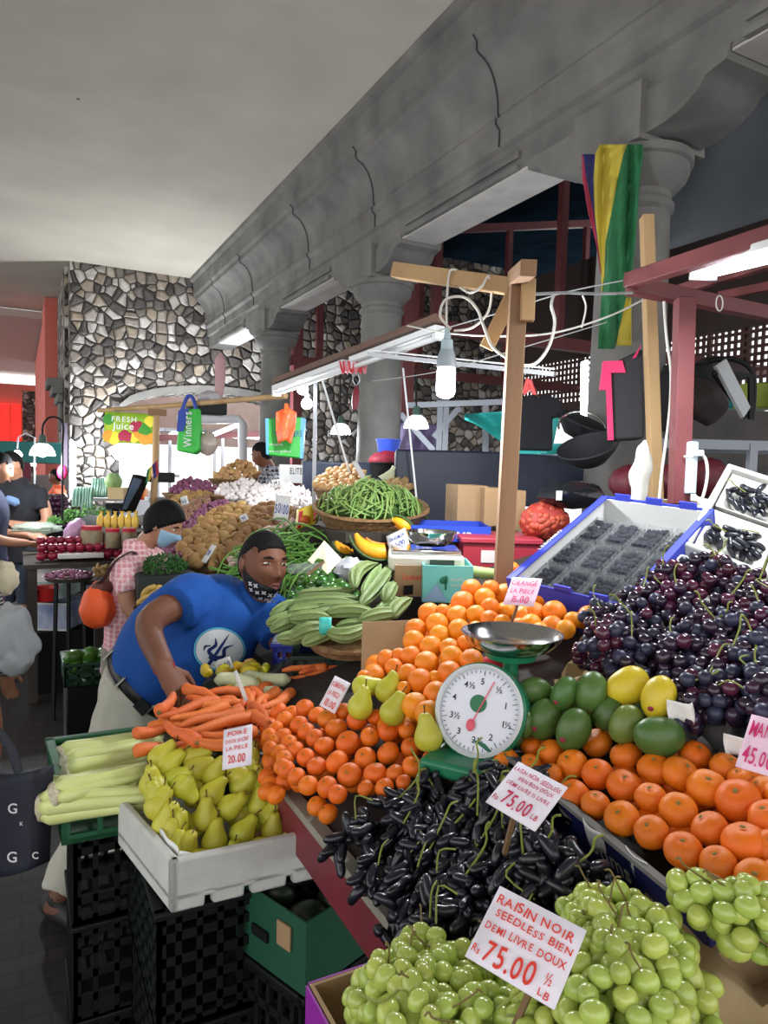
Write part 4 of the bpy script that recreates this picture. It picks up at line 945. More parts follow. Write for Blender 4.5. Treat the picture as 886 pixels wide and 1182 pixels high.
# ---------------------------------------------------------------- the vendor
def vendor():
    H = Head(D(303, 652, 2.56), -FW*.74+RT*.66-UP*.05, UP+RT*.10+FW*.02, 1.03)
    root = thing('person', 'person in royal blue shirt and lowered mask leaning over the carrots', 'person', onz(95, 1040, 0))
    sd = (RT*.72-UP*.69); dn = FW
    hip = D(165, 800, 2.66); hem = D(172, 782, 2.64); mid = D(213, 742, 2.62); ch = D(258, 712, 2.60); shd = D(288, 694, 2.60); nk = D(300, 682, 2.585)
    rs, re, rw, rh = D(222, 690, 2.52), D(173, 718, 2.33), D(189, 770, 2.03), D(193, 780, 2.0)
    ls, le, lw = D(314, 712, 2.62), D(331, 752, 2.52), D(352, 764, 2.36)
    kR, aR = D(112, 930, 2.70), onz(68, 1040, .07); kL, aL = D(160, 940, 2.62), onz(140, 1035, .07)
    def torso(mb, e=0.0, top=True):
        mb.ring(smooth_path([hem, mid, ch, shd], 4), [(.160+e, .125+e), (.178+e, .135+e), (.195+e, .143+e), (.208+e, .147+e), (.210+e, .147+e), (.208+e, .143+e), (.202+e, .137+e), (.192+e, .13+e), (.178+e, .122+e), (.158+e, .115+e), (.135+e, .105+e), (.115+e, .095+e), (.092+e, .085+e)], 24, side=sd)
    b = MB(); torso(b, -.008)
    b.ring([shd, nk, H.P(0, -.015, -.06)], [.066, .058, .055], 16)
    H.add(b)
    limb(b, rs, re, rw, .060, .047, .030); limb(b, ls, le, lw, .058, .045, .030)
    hand(b, rw, (rh-rw)*.4+(RT*.62-UP*.75-FW*.30), UP*.6+RT*.5-FW*.6, .98, .55, -1)
    hand(b, lw, RT*.6-UP*.5-FW*.3, UP-FW*.3, .98, .6, 1)
    b.ring([hem, hip, (kR*.45+hip*.55), kR, aR], [(.15, .12), (.155, .125), (.095, .095), (.065, .06), (.042, .045)], 16, side=sd)
    b.ring([hip, kL*.45+hip*.55, kL, aL], [(.13, .12), (.095, .095), (.065, .06), (.042, .045)], 16, side=sd)
    for a in (aR, aL): b.ring([a-RT*.03-Z0*.01, a+RT*.07-FW*.05-Z0*.035], [.035, .025], 10)
    b.build('body', skin1, root, remesh=.0045, smooth=2)
    s = MB(); torso(s, .010)
    s.ring([shd-(nk-shd)*.5, nk-(nk-shd)*.15], [.085, .072], 18)
    s.ring(smooth_path([ch*.35+rs*.65, rs, rs*.55+re*.45], 4), [.10, .098, .095, .092, .090, .088, .087, .086, .086], 16); s.ring(smooth_path([ch*.4+ls*.6, ls, ls*.35+le*.65], 4), [.10, .097, .094, .09, .087, .085, .083, .081, .08], 16)
    s.ring([hem+(hem-mid)*.12, hem, mid], [(.172, .14), (.178, .146), (.21, .156)], 24, side=sd)
    sh = s.build('shirt', blueshirt, root, remesh=.009, smooth=5, fold=.022)
    # round chest print with a trident
    cc = D(249, 752, 2.45); e1 = (RT*.97+UP*.18-FW*.12).normalized(); e2 = (UP*.93-RT*.28).normalized(); rr = .074
    def sw(o, off):
        md = o.modifiers.new('w', 'SHRINKWRAP'); md.target = sh; md.wrap_method = 'PROJECT'; md.offset = off
        md.use_project_x = False; md.use_project_y = False; md.use_project_z = True; md.use_negative_direction = True; md.use_positive_direction = True
        return o
    def flatpart(name, mat, pts_fn, nu, nv, par):
        pass
    Rp = Matrix((e1, e1.cross(e2).cross(e1) if False else e2, e1.cross(e2))).transposed()
    def wrapped(name, mat, mb, off):
        me = mb.mesh(name, mat, None); o = bpy.data.objects.new(name, me); COL.objects.link(o); o.parent = root
        z = e1.cross(e2).normalized(); y = z.cross(e1).normalized(); Rr = Matrix((e1, y, z)).transposed().to_4x4(); Rr.translation = cc-root.location
        o.rotation_euler = Rr.to_euler(); o.location = Rr.translation
        return sw(o, off)
    def disc(r0, r1, n=40, k=6): return MB().grid(lambda a, b2: ((r0+(r1-r0)*a)*math.cos(2*PI*b2), (r0+(r1-r0)*a)*math.sin(2*PI*b2), 0), k, n)
    wrapped('chest_print', M('print_white', (222, 226, 228), .7), disc(.001, rr), .004)
    wrapped('print_ring', M('print_cyan', (90, 190, 214), .7), disc(rr*1.02, rr*1.09, 40, 2), .005)
    tr = MB()
    def stroke(pts, ws):
        pts = smooth_path([Vector((p[0]*rr, p[1]*rr, 0)) for p in pts], 5); n = len(pts)
        def P(a, b2):
            i = min(n-1, int(round(a*(n-1)))); t = (pts[min(i+1, n-1)]-pts[max(i-1, 0)]).normalized(); u = a*(len(ws)-1); k = min(len(ws)-2, int(u)); w = ws[k]+(ws[k+1]-ws[k])*(u-k)
            return pts[i]+Vector((-t.y, t.x, 0))*w*rr*(b2-.5)
        tr.grid(P, n-1, 2)
    stroke([(-.62, -.62), (-.2, -.22), (.62, .62)], [.16, .14, .14, .02]); stroke([(-.30, -.30), (-.40, .05), (-.05, .25), (.02, .60)], [.2, .16, .15, .02]); stroke([(-.25, -.35), (.10, -.38), (.26, -.02), (.66, .05)], [.2, .16, .15, .02])
    stroke([(-.50, -.25), (-.35, -.34), (-.22, -.52)], [.1, .26, .1]); stroke([(-.62, .1), (-.5, .3), (-.25, .28)], [.02, .12, .03]); stroke([(-.05, -.62), (.2, -.6), (.3, -.4)], [.02, .12, .03])
    wrapped('trident_print', M('print_navy', (18, 40, 100), .7), tr, .0065)
    # trousers, belt, shoes
    t = MB(); t.ring([hem+(hip-hem)*.1, hip, (kR*.45+hip*.55), kR, aR+Z0*.03], [(.168, .138), (.172, .142), (.125, .12), (.088, .085), (.066, .07)], 18, side=sd)
    t.ring([hem*.5+hip*.5, hip-sd*.0, kL*.45+hip*.55, kL, aL+Z0*.02], [(.155, .135), (.16, .14), (.12, .12), (.088, .085), (.066, .07)], 18, side=sd)
    t.build('trousers', khaki, root, remesh=.011, smooth=3, fold=.03)
    bl = MB(); bc = hem*.75+hip*.25; ax = (mid-hem).normalized(); s2 = (sd-ax*sd.dot(ax)).normalized(); n2 = ax.cross(s2)
    pts = [bc+s2*.176*math.cos(2*PI*i/36)+n2*.146*math.sin(2*PI*i/36) for i in range(37)]
    bl.ring(pts, [(.019, .006)]*37, 8, side=ax, cap=False); be = bl.build('belt', leather, root)
    MB().box(bc-n2*.150*(1 if n2.dot(FW) > 0 else -1)+s2*.06, (.05, .012, .042), Matrix((s2, n2, ax)).transposed()).build('buckle', leather, be)
    lp = MB()
    for a in (3.6, 4.4, 5.2, 5.8): lp.bar(bc+s2*.184*math.cos(a)+n2*.154*math.sin(a)-ax*.026, bc+s2*.184*math.cos(a)+n2*.154*math.sin(a)+ax*.026, .014, .006)
    lp.build('belt_loop', khaki, root)
    for a in (aR, aL):
        m_ = MB(); shoe(m_, a, RT*.9-FW*.45, 1); m_.build('shoe', shoem, root, remesh=.01, smooth=2)
    # hair, face, mask
    H.hair(.075, .060, -.065, .012).build('hair', hairm, root)
    H.face_parts(root, .0040)
    mk = H.cap(.085, lambda b2: min((-.064+.70*max(0, .075-b2.y)-b2.z)/.006, (b2.y+.012)/.008, (b2.z+.13)/.004), 64, 52)
    mko = mk.build('face_mask', M('mask_black', (18, 20, 24), .8), root)
    st = MB(); st.ring(smooth_path([H.P(.066, .018, -.05), H.P(.080, .010, -.01), H.P(.083, -.005, .03), H.P(.080, -.022, .012)], 4), .0028*1.0, 6)
    st.ring(smooth_path([H.P(-.066, .018, -.05), H.P(-.080, .010, -.01), H.P(-.083, -.005, .03), H.P(-.080, -.022, .012)], 4), .0028, 6); st.build('ear_loop', M('mask_strap', (18, 20, 24), .8), root)
    pt = MB(); wh = M('mask_print_white', (222, 222, 224), .8)
    for sg in (1, -1):
        for (y, z) in ((.030, -.058), (.048, -.062), (.022, -.078), (.041, -.084), (.060, -.082), (.034, -.103), (.054, -.104), (.074, -.088), (.072, -.107)):
            # find the surface of the mask along x at this height
            tt = min(1, -z/.115); xx = .076*math.sqrt(max(.02, 1-(z/.115)**2-(y/.1)**2))*(1-.26*tt**1.6); base = Vector((sg*xx, y, z)); nn = Vector((sg*xx/.076**2, y/.098**2, z/.13**2)).normalized()
            p = base*1.085+nn*.0025; u = nn.cross(Vector((0, 0, 1))).normalized(); v = nn.cross(u)
            for a in (0, PI/2, PI/4, -PI/4) if False else (PI/4, -PI/4):
                for ssg in (1, -1):
                    dd = (u*math.cos(a)+v*math.sin(a))*ssg; ee = nn.cross(dd)
                    q = [p, p+dd*.005+ee*.0034, p+dd*.0112, p+dd*.005-ee*.0034]; pt.add([H.P(*w_) for w_ in q], [(0, 1, 2, 3)])
    pt.build('mask_print', wh, mko)
    MB().ring(smooth_path([rw+RT*.03*math.cos(a)+(FW*.7+UP*.7)*.03*math.sin(a) for a in [2*PI*i/10 for i in range(11)]], 2), .0018, 6).build('wrist_thread', M('red_thread', (150, 40, 36), .8), root)
vendor()
# ---------------------------------------------------------------- standing people
def stand(label, base, Ht, yaw, shirt, legs, skin, arms, bow=0, lean=0, hyaw=0, hair=hairm, hairk=dict(), sleeve=.55, shortleg=False, fem=False, group=None, skirt=False, mask=None, vox=.010, z0=0):
    """arms: ((elbow, hand) right, (elbow, hand) left) in fractions of height, x right, y forward, z up"""
    base = Vector((base.x, base.y, z0)); Rz = Matrix.Rotation(yaw, 3, 'Z')
    def W(x, y, z):
        if z > .52: y = y+lean*(z-.52)
        return base+Rz @ (Vector((x, y, z))*Ht)
    root = thing('person', label, 'person', base, group); sdv = Rz @ Vector((1, 0, 0)); w = .92 if fem else 1
    def torso(mb, e): mb.ring(smooth_path([W(0, 0, .49), W(0, 0, .60), W(0, .006, .72), W(0, 0, .80), W(0, -.004, .835)], 3), [((a+e)*Ht, (c+e)*Ht) for a, c in ((.098, .072), (.096, .070), (.090, .066), (.086*w, .064), (.090*w, .066), (.097*w, .068), (.105*w, .070), (.110*w, .068), (.110*w, .062), (.102*w, .054), (.075, .046), (.055, .040), (.036, .034))], 20, side=sdv)
    b = MB(); torso(b, 0)
    hc = W(0, .012+bow*.10, .928-bow*.03); fw = Rz @ Vector((math.sin(hyaw), math.cos(hyaw), -bow)); hd = Head(hc, fw, Z0+fw*.0, Ht/1.72*1.0)
    b.ring([W(0, -.004, .81), W(0, .0+bow*.03, .86), hd.P(0, -.015, -.05)], [.036*Ht, .031*Ht, .031*Ht], 12); hd.add(b, 32, 24)
    s = MB(); torso(s, .008); s.ring([W(0, -.006, .81), W(0, -.012, .862)], [.052*Ht, .045*Ht], 14); s.ring([W(0, 0, .455), W(0, 0, .50)], [(.106*Ht, .082*Ht), (.106*Ht, .080*Ht)], 20, side=sdv); s.ring([W(0, 0, .455), W(0, 0, .62)], [(.108*Ht, .082*Ht), (.10*Ht, .076*Ht)], 20, side=sdv)
    for sg, (el, hn) in zip((1, -1), arms):
        sh = W(sg*.108*w, -.004, .795); e_ = W(*el); h_ = W(*hn); limb(b, sh, e_, h_, .030*Ht, .025*Ht, .016*Ht)
        hand(b, h_, (h_-e_).normalized(), Rz @ Vector((-sg*.6, .2, .6)), Ht/1.75, .45, sg)
        if sleeve <= 1: s.ring([sh*.7+W(0, 0, .79)*.3, sh, sh+(e_-sh)*sleeve], [.042*Ht, .040*Ht, .037*Ht], 14)
        else:
            q = smooth_path([sh*.7+W(0, 0, .79)*.3, sh, e_, e_+(h_-e_)*.9], 4); s.ring(q, [(.042-.018*i/(len(q)-1))*Ht for i in range(len(q))], 14)
    lg = MB()
    for sg in (1, -1):
        k, a = W(sg*.055, .01, .27), W(sg*.058, -.008, .042)
        b.ring([W(sg*.045, 0, .50), W(sg*.052, .004, .40), k, W(sg*.056, -.012, .17), a], [.058*Ht, .050*Ht, .034*Ht, .031*Ht, .022*Ht], 14)
        b.ring([a, a+Rz @ Vector((0, .10, -.03))], [.024*Ht, .018*Ht], 8)
        if not skirt: lg.ring([W(sg*.045, 0, .53), W(sg*.052, .004, .40), k if shortleg else k, (k+Z0*-.02 if shortleg else W(sg*.056, -.01, .06))], [.064*Ht, .060*Ht, .047*Ht, (.048 if shortleg else .038)*Ht], 16)
        m_ = MB(); shoe(m_, a, Rz @ Vector((0, 1, 0)), Ht/1.72, z0); m_.build('shoe', shoem, root, remesh=.014, smooth=1)
    lg.ring([W(0, 0, .54), W(0, 0, .46)], [(.102*Ht, .078*Ht), (.104*Ht, .08*Ht)], 18, side=sdv)
    if skirt: lg.ring([W(0, 0, .54), W(0, 0, .40), W(0, 0, .12)], [(.104*Ht, .08*Ht), (.12*Ht, .10*Ht), (.15*Ht, .14*Ht)], 20, side=sdv)
    b.build('body', skin, root, remesh=vox*.75, smooth=2); s.build('shirt', shirt, root, remesh=vox, smooth=3, fold=.02); lg.build('skirt' if skirt else 'trousers', legs, root, remesh=vox, smooth=2)
    hd.hair(**(hairk or dict(thick=.07))).build('hair', hair, root); hd.face_parts(root)
    if mask: hd.cap(.06, lambda q: min((.0-q.z)/.006, (q.y-.02)/.01, (q.z+.12)/.004)).build('face_mask', mask, root)
    return root, hd, W
rel = ((.14, .0, .62), (.15, .06, .47)), ((-.14, .0, .62), (-.15, .06, .47))
yR = math.atan2(-R0.x, R0.y)                                                     # facing to the picture's right
wb = D(150, 700, 3.35)
stand('person with a black bob in a pink checked shirt, head bowed over the stall', wb, 1.52, yR-.15, pinkcheck, M('grey_trousers', (136, 132, 122), .9), skin2, (((.13, .07, .66), (.10, .21, .66)), ((-.13, .05, .66), (-.08, .19, .66))), bow=.5, lean=.12, fem=True, hairk=dict(thick=.20, front=.05, back=-.10, side=-.06), mask=M('blue_mask', (150, 186, 214), .8), vox=.009)
# her orange shoulder bag
t = thing('shoulder_bag', 'bright orange soft shoulder bag on the back of the woman', 'bag', D(113, 722, 3.3))
c = D(113, 698, 3.2); MB().ball(c, (.075, .07, .105), 24, 18, fn=lambda d, q: Vector((q.x*(1-.25*d.z), q.y*(1-.25*d.z), q.z))*(1+.12*mnoise.noise(d*2.2))).build('body', M('orange_bag', (240, 92, 36), .6, bump=(10, .5)), t)
MB().ring(smooth_path([D(104, 680, 3.22), D(120, 668, 3.15), D(133, 648, 3.12), D(152, 637, 3.15), D(158, 645, 3.3)], 5), [(.004, .012)]*21, 8, side=UP).build('strap', M('dark_strap', (66, 44, 48), .6), t)
MB().ball(D(118, 678, 3.2), (.05, .04, .035), 14, 9).build('flap', M('brown_flap', (96, 50, 42), .6), t)
# men in the aisle
stand('person in a black t-shirt and shorts, arms folded over a blue bottle in the aisle', D(20, 640, 6.0), 1.76, math.radians(150), blackc, shorts, skin2, (((.15, .03, .64), (-.02, .12, .645)), ((-.15, .03, .64), (.05, .13, .66))), bow=.3, hyaw=.5, shortleg=True, hairk=dict(thick=.045), vox=.012)
single('water_bottle', MB().ring([D(8, 574, 5.75), D(12, 577, 5.75), D(19, 580, 5.75), D(22, 581, 5.75)], [.02, .035, .035, .012], 12), M('pale_blue_plastic', (120, 150, 190), .2, alpha=.7), 'pale blue bottle held by the person in black', 'bottle')
stand('person in navy cut by the frame edge, beside the person in black', D(-14, 640, 5.3), 1.74, math.radians(-95), navyc, M('purple_skirt', (120, 70, 130), .9), skin2, (((.14, .03, .64), (.07, .16, .60)), ((-.14, .03, .64), (-.05, .16, .62))), bow=.3, vox=.012)
stand('person in a dark plaid shirt behind the vegetable baskets', D(312, 580, 6.2), 1.66, math.radians(65), plaid, navyc, skin1, (((.15, .04, .64), (.10, .17, .62)), ((-.15, .04, .64), (-.10, .17, .62))), bow=.35, hyaw=.3, hairk=dict(thick=.05), vox=.012, z0=.24)
pl_ = D(312, 580, 6.2); single('wooden_pallet', MB().box((pl_.x, pl_.y, .118), (.7, .6, .235)), M('pallet_wood', (110, 90, 66), .85), 'low wooden platform under the person in plaid', 'platform')
stand('person in orange far off beside the pink wall', D(66, 560, 9.5), 1.55, math.radians(70), M('orange_shirt', (226, 100, 60), .9), navyc, skin1, rel, vox=.02)
# person at the frame edge carrying a grey jacket
stand('person in a striped top at the frame edge carrying a grey jacket', D(-84, 760, 2.75), 1.58, math.radians(0), stripes, M('grey_skirt', (90, 90, 96), .9), skin2, (((.16, -.01, .62), (.17, .06, .49)), rel[1]), fem=True, sleeve=1.5, skirt=True, vox=.010)
jk = MB(); c = D(14, 738, 2.62)
jk.ball(c, (.085, .08, .13), 26, 20, fn=lambda d, q: Vector((q.x*(1-.25*d.z), q.y, q.z))*(1+.22*mnoise.noise(d*2.0+Vector((2, 0, 0)))+.06*math.sin(9*d.x+4*d.z))); jk.ball(D(20, 760, 2.6), (.06, .05, .06), 20, 14, fn=lambda d, q: q*(1+.25*mnoise.noise(d*2)))
single('jacket', jk, greyc, 'light grey jacket hung over the arm at the frame edge', 'jacket', remesh=.008, smooth=2)
single('paper_bag', MB().ball(D(6, 668, 2.9), (.05, .05, .07), 16, 12, fn=lambda d, q: q*(1+.25*mnoise.noise(d*2.4))), M('cream_paper', (206, 194, 164), .8, bump=(12, .6)), 'cream paper bag above the grey jacket', 'bag')
stand('person in turquoise at the frame edge with a black lettered bag', D(-143, 900, 1.78), 1.60, math.radians(10), turq, M('turquoise_skirt', (26, 158, 150), .8, bump=(8, .4)), skin1, (((.15, -.01, .62), (.16, .03, .50)), rel[1]), fem=True, skirt=True, vox=.011)
t = thing('tote_bag', 'black tote bag with pale capital letters at the frame edge', 'bag', D(18, 1000, 1.62))
bgm = M('black_fabric', (22, 24, 38), .7, bump=(7, .5))
def tb(a, b): return D(-30+76*b-a*0+10*(1-a)*(b-.5), 885+113*a+8*math.sin(3*b), 1.62+.04*math.sin(PI*b))
MB().grid(tb, 12, 12).build('body', bgm, t, thick=.05)
MB().ring(smooth_path([D(22, 892, 1.64), D(10, 860, 1.66), D(-14, 838, 1.68), D(-30, 860, 1.68), D(-28, 895, 1.66)], 5), [(.003, .012)]*21, 8, side=FW).build('strap', bgm, t)
lt = MB()
for ch, x, y, s_ in (('G', 12, 936, .032), ('G', 11, 992, .034), ('K', 26, 950, .012), ('C', 40, 988, .022)): lettering(lt, ch, D(x, y, 1.60)-FW*.012+FW*.0, RT, UP, -FW, s_)
lt.build('lettering', M('pale_lettering', (196, 196, 196), .6), t)
# ================================================================ the vegetable stall
wick = M('wicker', (146, 112, 72), .8, noise=(40, (104, 76, 48), .3), bump=(80, .6))
sackm = M('hessian', (112, 88, 58), .9, noise=(30, (88, 68, 44), .2), bump=(160, .4))
board = M('old_board', (66, 57, 49), .85, noise=(5, (48, 42, 37), .2))
def inpoly(x, y, P):
    c = False; n = len(P)
    for i in range(n):
        (x1, y1), (x2, y2) = P[i], P[(i+1) % n]
        if (y1 > y) != (y2 > y) and x < (x2-x1)*(y-y1)/(y2-y1)+x1: c = not c
    return c
def heap(kind, mes, poly, pl, n, R, label, group, cat, k=1.45, rot=None, bulge=0, base=None, baselabel='sacking under the heap', sq=1, seed=1, var=.16):
    r = random.Random(seed); xs = [p[0] for p in poly]; ys = [p[1] for p in poly]; pts = []; tr = 0; P0, N0 = pl
    cx, cy = sum(xs)/len(xs), sum(ys)/len(ys)
    while len(pts) < n and tr < n*80:
        tr += 1; x, y = r.uniform(min(xs), max(xs)), r.uniform(min(ys), max(ys))
        if not inpoly(x, y, poly): continue
        p = onp(x, y, P0, N0)
        if bulge: p = p+N0*0
        if all((p-q).length_squared > (k*R)**2 for q in pts): pts.append(p)
    for p in pts:
        put(kind, r.choice(mes), p+N0*r.uniform(-.25, .2)*R, rot(r) if rot else rq(r), R*(1+r.uniform(-var, var)), None, label, cat, group)
    if base:
        q = [onp(x, y, P0, N0)-N0*R*.9 for x, y in poly]
        single('sack_cloth', MB().prism(q, -N0*.05), base, baselabel, 'sacking')
    return pts
def wicker(label, c, rx, ry, h, nrm=Z0, flare=1.25, group=None, name='wicker_basket', cat='basket'):
    """shallow round basket: woven wall and rim"""
    q = align(nrm, 'Z'); R = q.to_matrix(); t = thing(name, label, cat, c, group); n = 40
    mb = MB()
    rows = 8
    mb.lathe([(.02, 0), (.9, 0)]+[(1+(flare-1)*i/rows+(.018 if i % 2 else 0), h*i/rows) for i in range(1, rows+1)]+[(flare-.05, h), (.93, .012), (.02, .012)], n, fn=lambda a, z: 1+.012*math.cos(20*a+z*400))
    vs = []
    for v in mb.v: vs.append(Vector(c)+R @ Vector((v.x*rx, v.y*ry, v.z)))
    mb.v = vs; mb.build('body', wick, t, sharp=60)
    rim = MB(); pts = [Vector(c)+R @ Vector((rx*(flare-.01)*math.cos(2*PI*i/n), ry*(flare-.01)*math.sin(2*PI*i/n), h)) for i in range(n+1)]
    rim.ring(pts, .009, 6, cap=False, fn=lambda a, u: 1+.2*math.sin(u*200)); rim.build('rim', wick, t)
    return t
def lump(name, mat, sc, amp, freq=1.2, n=4, nu=14, nv=9):
    out = []
    for i in range(n):
        out.append(MB().ball((0, 0, 0), sc, nu, nv, fn=lambda d, q: q*(1+amp*mnoise.noise(d*freq+Vector((i*7.3, i, 0))))).mesh(name, mat, sharp=180))
    return out
potm = M('potato_skin', (172, 136, 82), .8, noise=(7, (148, 112, 64), .1), bump=(60, .2), rand=.14, hue=.01)
sweetm = M('dirt_potato_skin', (140, 102, 62), .85, noise=(7, (118, 84, 50), .1), bump=(60, .2), rand=.16)
garlm = M('garlic_skin', (224, 216, 212), .6, noise=(8, (202, 190, 190), .1), rand=.06)
onim = M('brown_onion', (206, 164, 112), .5, noise=(6, (184, 138, 88), .1), rand=.12, hue=.012)
redom = M('red_onion', (134, 74, 104), .4, noise=(8, (108, 52, 84), .1), rand=.2, hue=.02)
shalm = M('shallot_skin', (148, 110, 84), .6, noise=(9, (116, 82, 66), .1), rand=.2, hue=.02)
ginm = M('ginger_skin', (198, 168, 116), .8, noise=(9, (170, 138, 92), .1), bump=(40, .3), rand=.12)
limem = M('lime_skin', (58, 108, 34), .3, noise=(40, (44, 90, 28), .1), rand=.22, hue=.02, coat=.2)
beanm = M('green_bean', (132, 160, 86), .5, noise=(20, (106, 138, 66), .1), rand=.22, hue=.015)
lbeanm = M('long_bean', (86, 130, 50), .5, rand=.25, hue=.015)
lufm = M('ridge_gourd_skin', (128, 146, 88), .6, noise=(30, (98, 120, 66), .1), rand=.14, hue=.01, stretch=(1, 1, .2))
carm = M('carrot_skin', (228, 118, 52), .55, noise=(26, (208, 98, 38), .2), rand=.1, hue=.006, bump=(60, .2))
celm = M('celery_stalk', (222, 226, 158), .4, noise=(14, (204, 214, 128), .2), rand=.06, stretch=(1, 1, .12))
celr = M('celery_root_end', (214, 206, 180), .7, noise=(20, (170, 158, 128), .2))
pump = M('pumpkin_flesh', (238, 168, 28), .45, noise=(14, (228, 148, 20), .2)); pumps = M('pumpkin_seed_bed', (214, 112, 32), .6, noise=(60, (232, 150, 70), .2)); pumpr = M('pumpkin_rind', (60, 84, 44), .5)
herbm = M('parsley_leaf', (46, 96, 34), .6, rand=.2)
pot_me = lump('potato', potm, (1.25, .95, .85), .22); sw_me = lump('potato', sweetm, (1.45, .95, .85), .25)
oni_me = [MB().lathe([(.001, -.95), (.3, -.93), (.75, -.7), (1, -.15), (.93, .35), (.6, .75), (.25, .98), (.12, 1.35), (.001, 1.45)], 14).mesh('onion', onim, sharp=180)]
red_me = [MB().lathe([(.001, -.95), (.3, -.93), (.75, -.7), (1, -.15), (.93, .35), (.6, .75), (.22, 1.0), (.08, 1.3), (.001, 1.35)], 12).mesh('onion', redom, sharp=180)]
gar_me = [MB().lathe([(.001, -.75), (.25, -.8), (.8, -.62), (1.05, -.1), (.85, .4), (.42, .75), (.2, 1.05), (.18, 1.5), (.001, 1.55)], 18, fn=lambda a, z: 1+.07*math.cos(8*a)).mesh('garlic', garlm, sharp=180)]
sha_me = lump('shallot', shalm, (.8, .8, 1.1), .2); gin_me = lump('ginger', ginm, (1.5, .75, .65), .6, 1.8, 5)
lim_me = [MB().ball((0, 0, 0), (1, 1, 1.08), 14, 9, fn=lambda d, q: q*(1+.10*max(0, abs(d.z)-.9)*10)).mesh('lime', limem)]
def stick_me(name, mat, curve, tips, n=7, L=1.0, side=0.0):
    pts = []
    for i in range(10):
        u = i/9*2-1; pts.append((curve*(1-u*u), side*math.sin(u*2.4), u*L))
    rad = [tips*(.25 if i in (0, 9) else 1) for i in range(10)]
    return MB().ring(pts, rad, n, side=(1, 0, 0)).mesh(name, mat, sharp=180)
# --- stall boards under everything
t = thing('market_stall', 'long vegetable stall of old boards behind the leaning vendor', 'market stall', (.85, 2.3, 0))
for (x0, x1, y0, y1, z0, z1) in ((.80, 1.5, 1.95, 3.0, .98, 1.2), (.62, 2.3, 3.05, 5.2, .86, 1.38), (.9, 1.65, 5.2, 6.6, 1.2, 1.4)):
    MB().prism([Vector((x0, y0, z0-.02)), Vector((x1, y0, z1-.02)), Vector((x1, y0, z1-.05)), Vector((x0, y0, z0-.05))], (0, y1-y0, 0)).build('tabletop', board, t)
    for x, z in ((x0+.04, z0), (x1-.04, z1)):
        for y in (y0+.05, y1-.05): MB().box((x, y, (z-.06)/2), (.05, .05, z-.06)).build('leg', board, t)
MB().box((.83, 2.5, .55), (.02, 1.0, .8)).build('front_panel', M('dark_panel', (30, 28, 30), .8), t)
MB().box((.65, 4.1, .45), (.02, 2.0, .75)).build('front_panel', M('dark_panel2', (34, 31, 30), .8), t)
# --- carrots
cp = plane3((190, 842, 1.74), (330, 842, 1.80), (270, 806, 1.98))
car_me = []
for i in range(4):
    r = random.Random(i); mb = MB().ring([(.03*math.sin(u*4+i), .03*math.cos(u*3+i), u) for u in (-1, -.97, -.8, -.5, -.1, .3, .6, .85, .97, 1)], [.01, .03, .055, .075, .09, .10, .112, .115, .09, .03], 12, side=(1, 0, 0), fn=lambda a, u: 1+.05*mnoise.noise(Vector((math.cos(a), math.sin(a)*1, u*14+i*5))))
    car_me.append(mb.mesh('carrot', carm, sharp=180))
cartop = MB().ring([(0, 0, .98), (0, 0, 1.03), (.01, 0, 1.07)], [.05, .04, .03], 8).mesh('stem_stub', M('carrot_stub', (120, 96, 52), .8))
CR = [(300,782,515,714,0),(335,792,550,748,0),(350,818,600,760,0),(345,853,650,775,0),(455,855,640,842,0),(400,702,570,716,1),(460,678,640,668,1),(690,800,640,740,0),(650,762,765,705,0),(645,738,712,690,0),(610,695,690,660,1),(580,738,650,700,0),(625,755,622,690,0),(660,770,745,772,0),(700,830,660,790,0),(320,815,420,870,0),(420,875,600,890,0),(720,720,770,685,1),(560,730,470,735,0),(350,700,300,760,0),(480,690,420,668,1),(690,745,640,690,0)]
def between(name, mes, x0, y0, x1, y1, pl, off, thick, label, group, cat, r=rnd, minlen=0):
    a, b = onp(x0, y0, *pl)+pl[1]*off, onp(x1, y1, *pl)+pl[1]*off; L = (b-a).length/2; L = max(L, minlen)
    o = put(name, r.choice(mes), (a+b)/2, align(b-a, 'Z', r.uniform(0, 6)), (thick, thick, L), None, label, cat, group); return o
for i, (x0, y0, x1, y1, k) in enumerate(CR):
    if i in (0, 3, 5): pass
    lab = {0: 'long carrot at the vendor\'s hand, pointing out toward the aisle', 3: 'longest carrot, lowest of the bundle above the pears', 4: 'short carrot just behind the pear price sign', 12: 'carrot seen end on in the middle of the pile'}.get(i, 'washed carrot in the pile under the vendor\'s hand')
    o = between('carrot', car_me, 90+x0/3.164, 590+y0/3.164, 90+x1/3.164, 590+y1/3.164, cp, .012 if k else .022, .145, lab, 'carrots under the vendor\'s hand', 'carrot', minlen=.07)
    put('stem_stub', cartop, (0, 0, 0), None, 1, o)
for i in range(16):
    x, y = rnd.uniform(205, 330), rnd.uniform(812, 856)
    between('carrot', car_me, x, y, x+rnd.uniform(-45, -10), y+rnd.uniform(-6, 14), cp, -.012, .14, 'washed carrot in the pile under the vendor\'s hand', 'carrots under the vendor\'s hand', 'carrot', minlen=.07)
q = [onp(x, y, *cp)-cp[1]*.035 for x, y in ((188, 850), (300, 862), (350, 845), (345, 795), (230, 800))]
single('carrot_tray', MB().prism(q, -Z0*.10), M('dark_crate', (40, 44, 42), .7), 'dark tray under the carrots', 'tray')
single('plastic_crate', MB().box((.62, 2.02, .62), (.34, .5, .5)), blackplastic, 'dark crate on end under the carrots', 'crate', bev=.01)
single('plastic_crate', MB().box((.62, 2.02, .185), (.34, .5, .36)), blackplastic, 'dark crate on the floor under the carrots', 'crate', bev=.01)
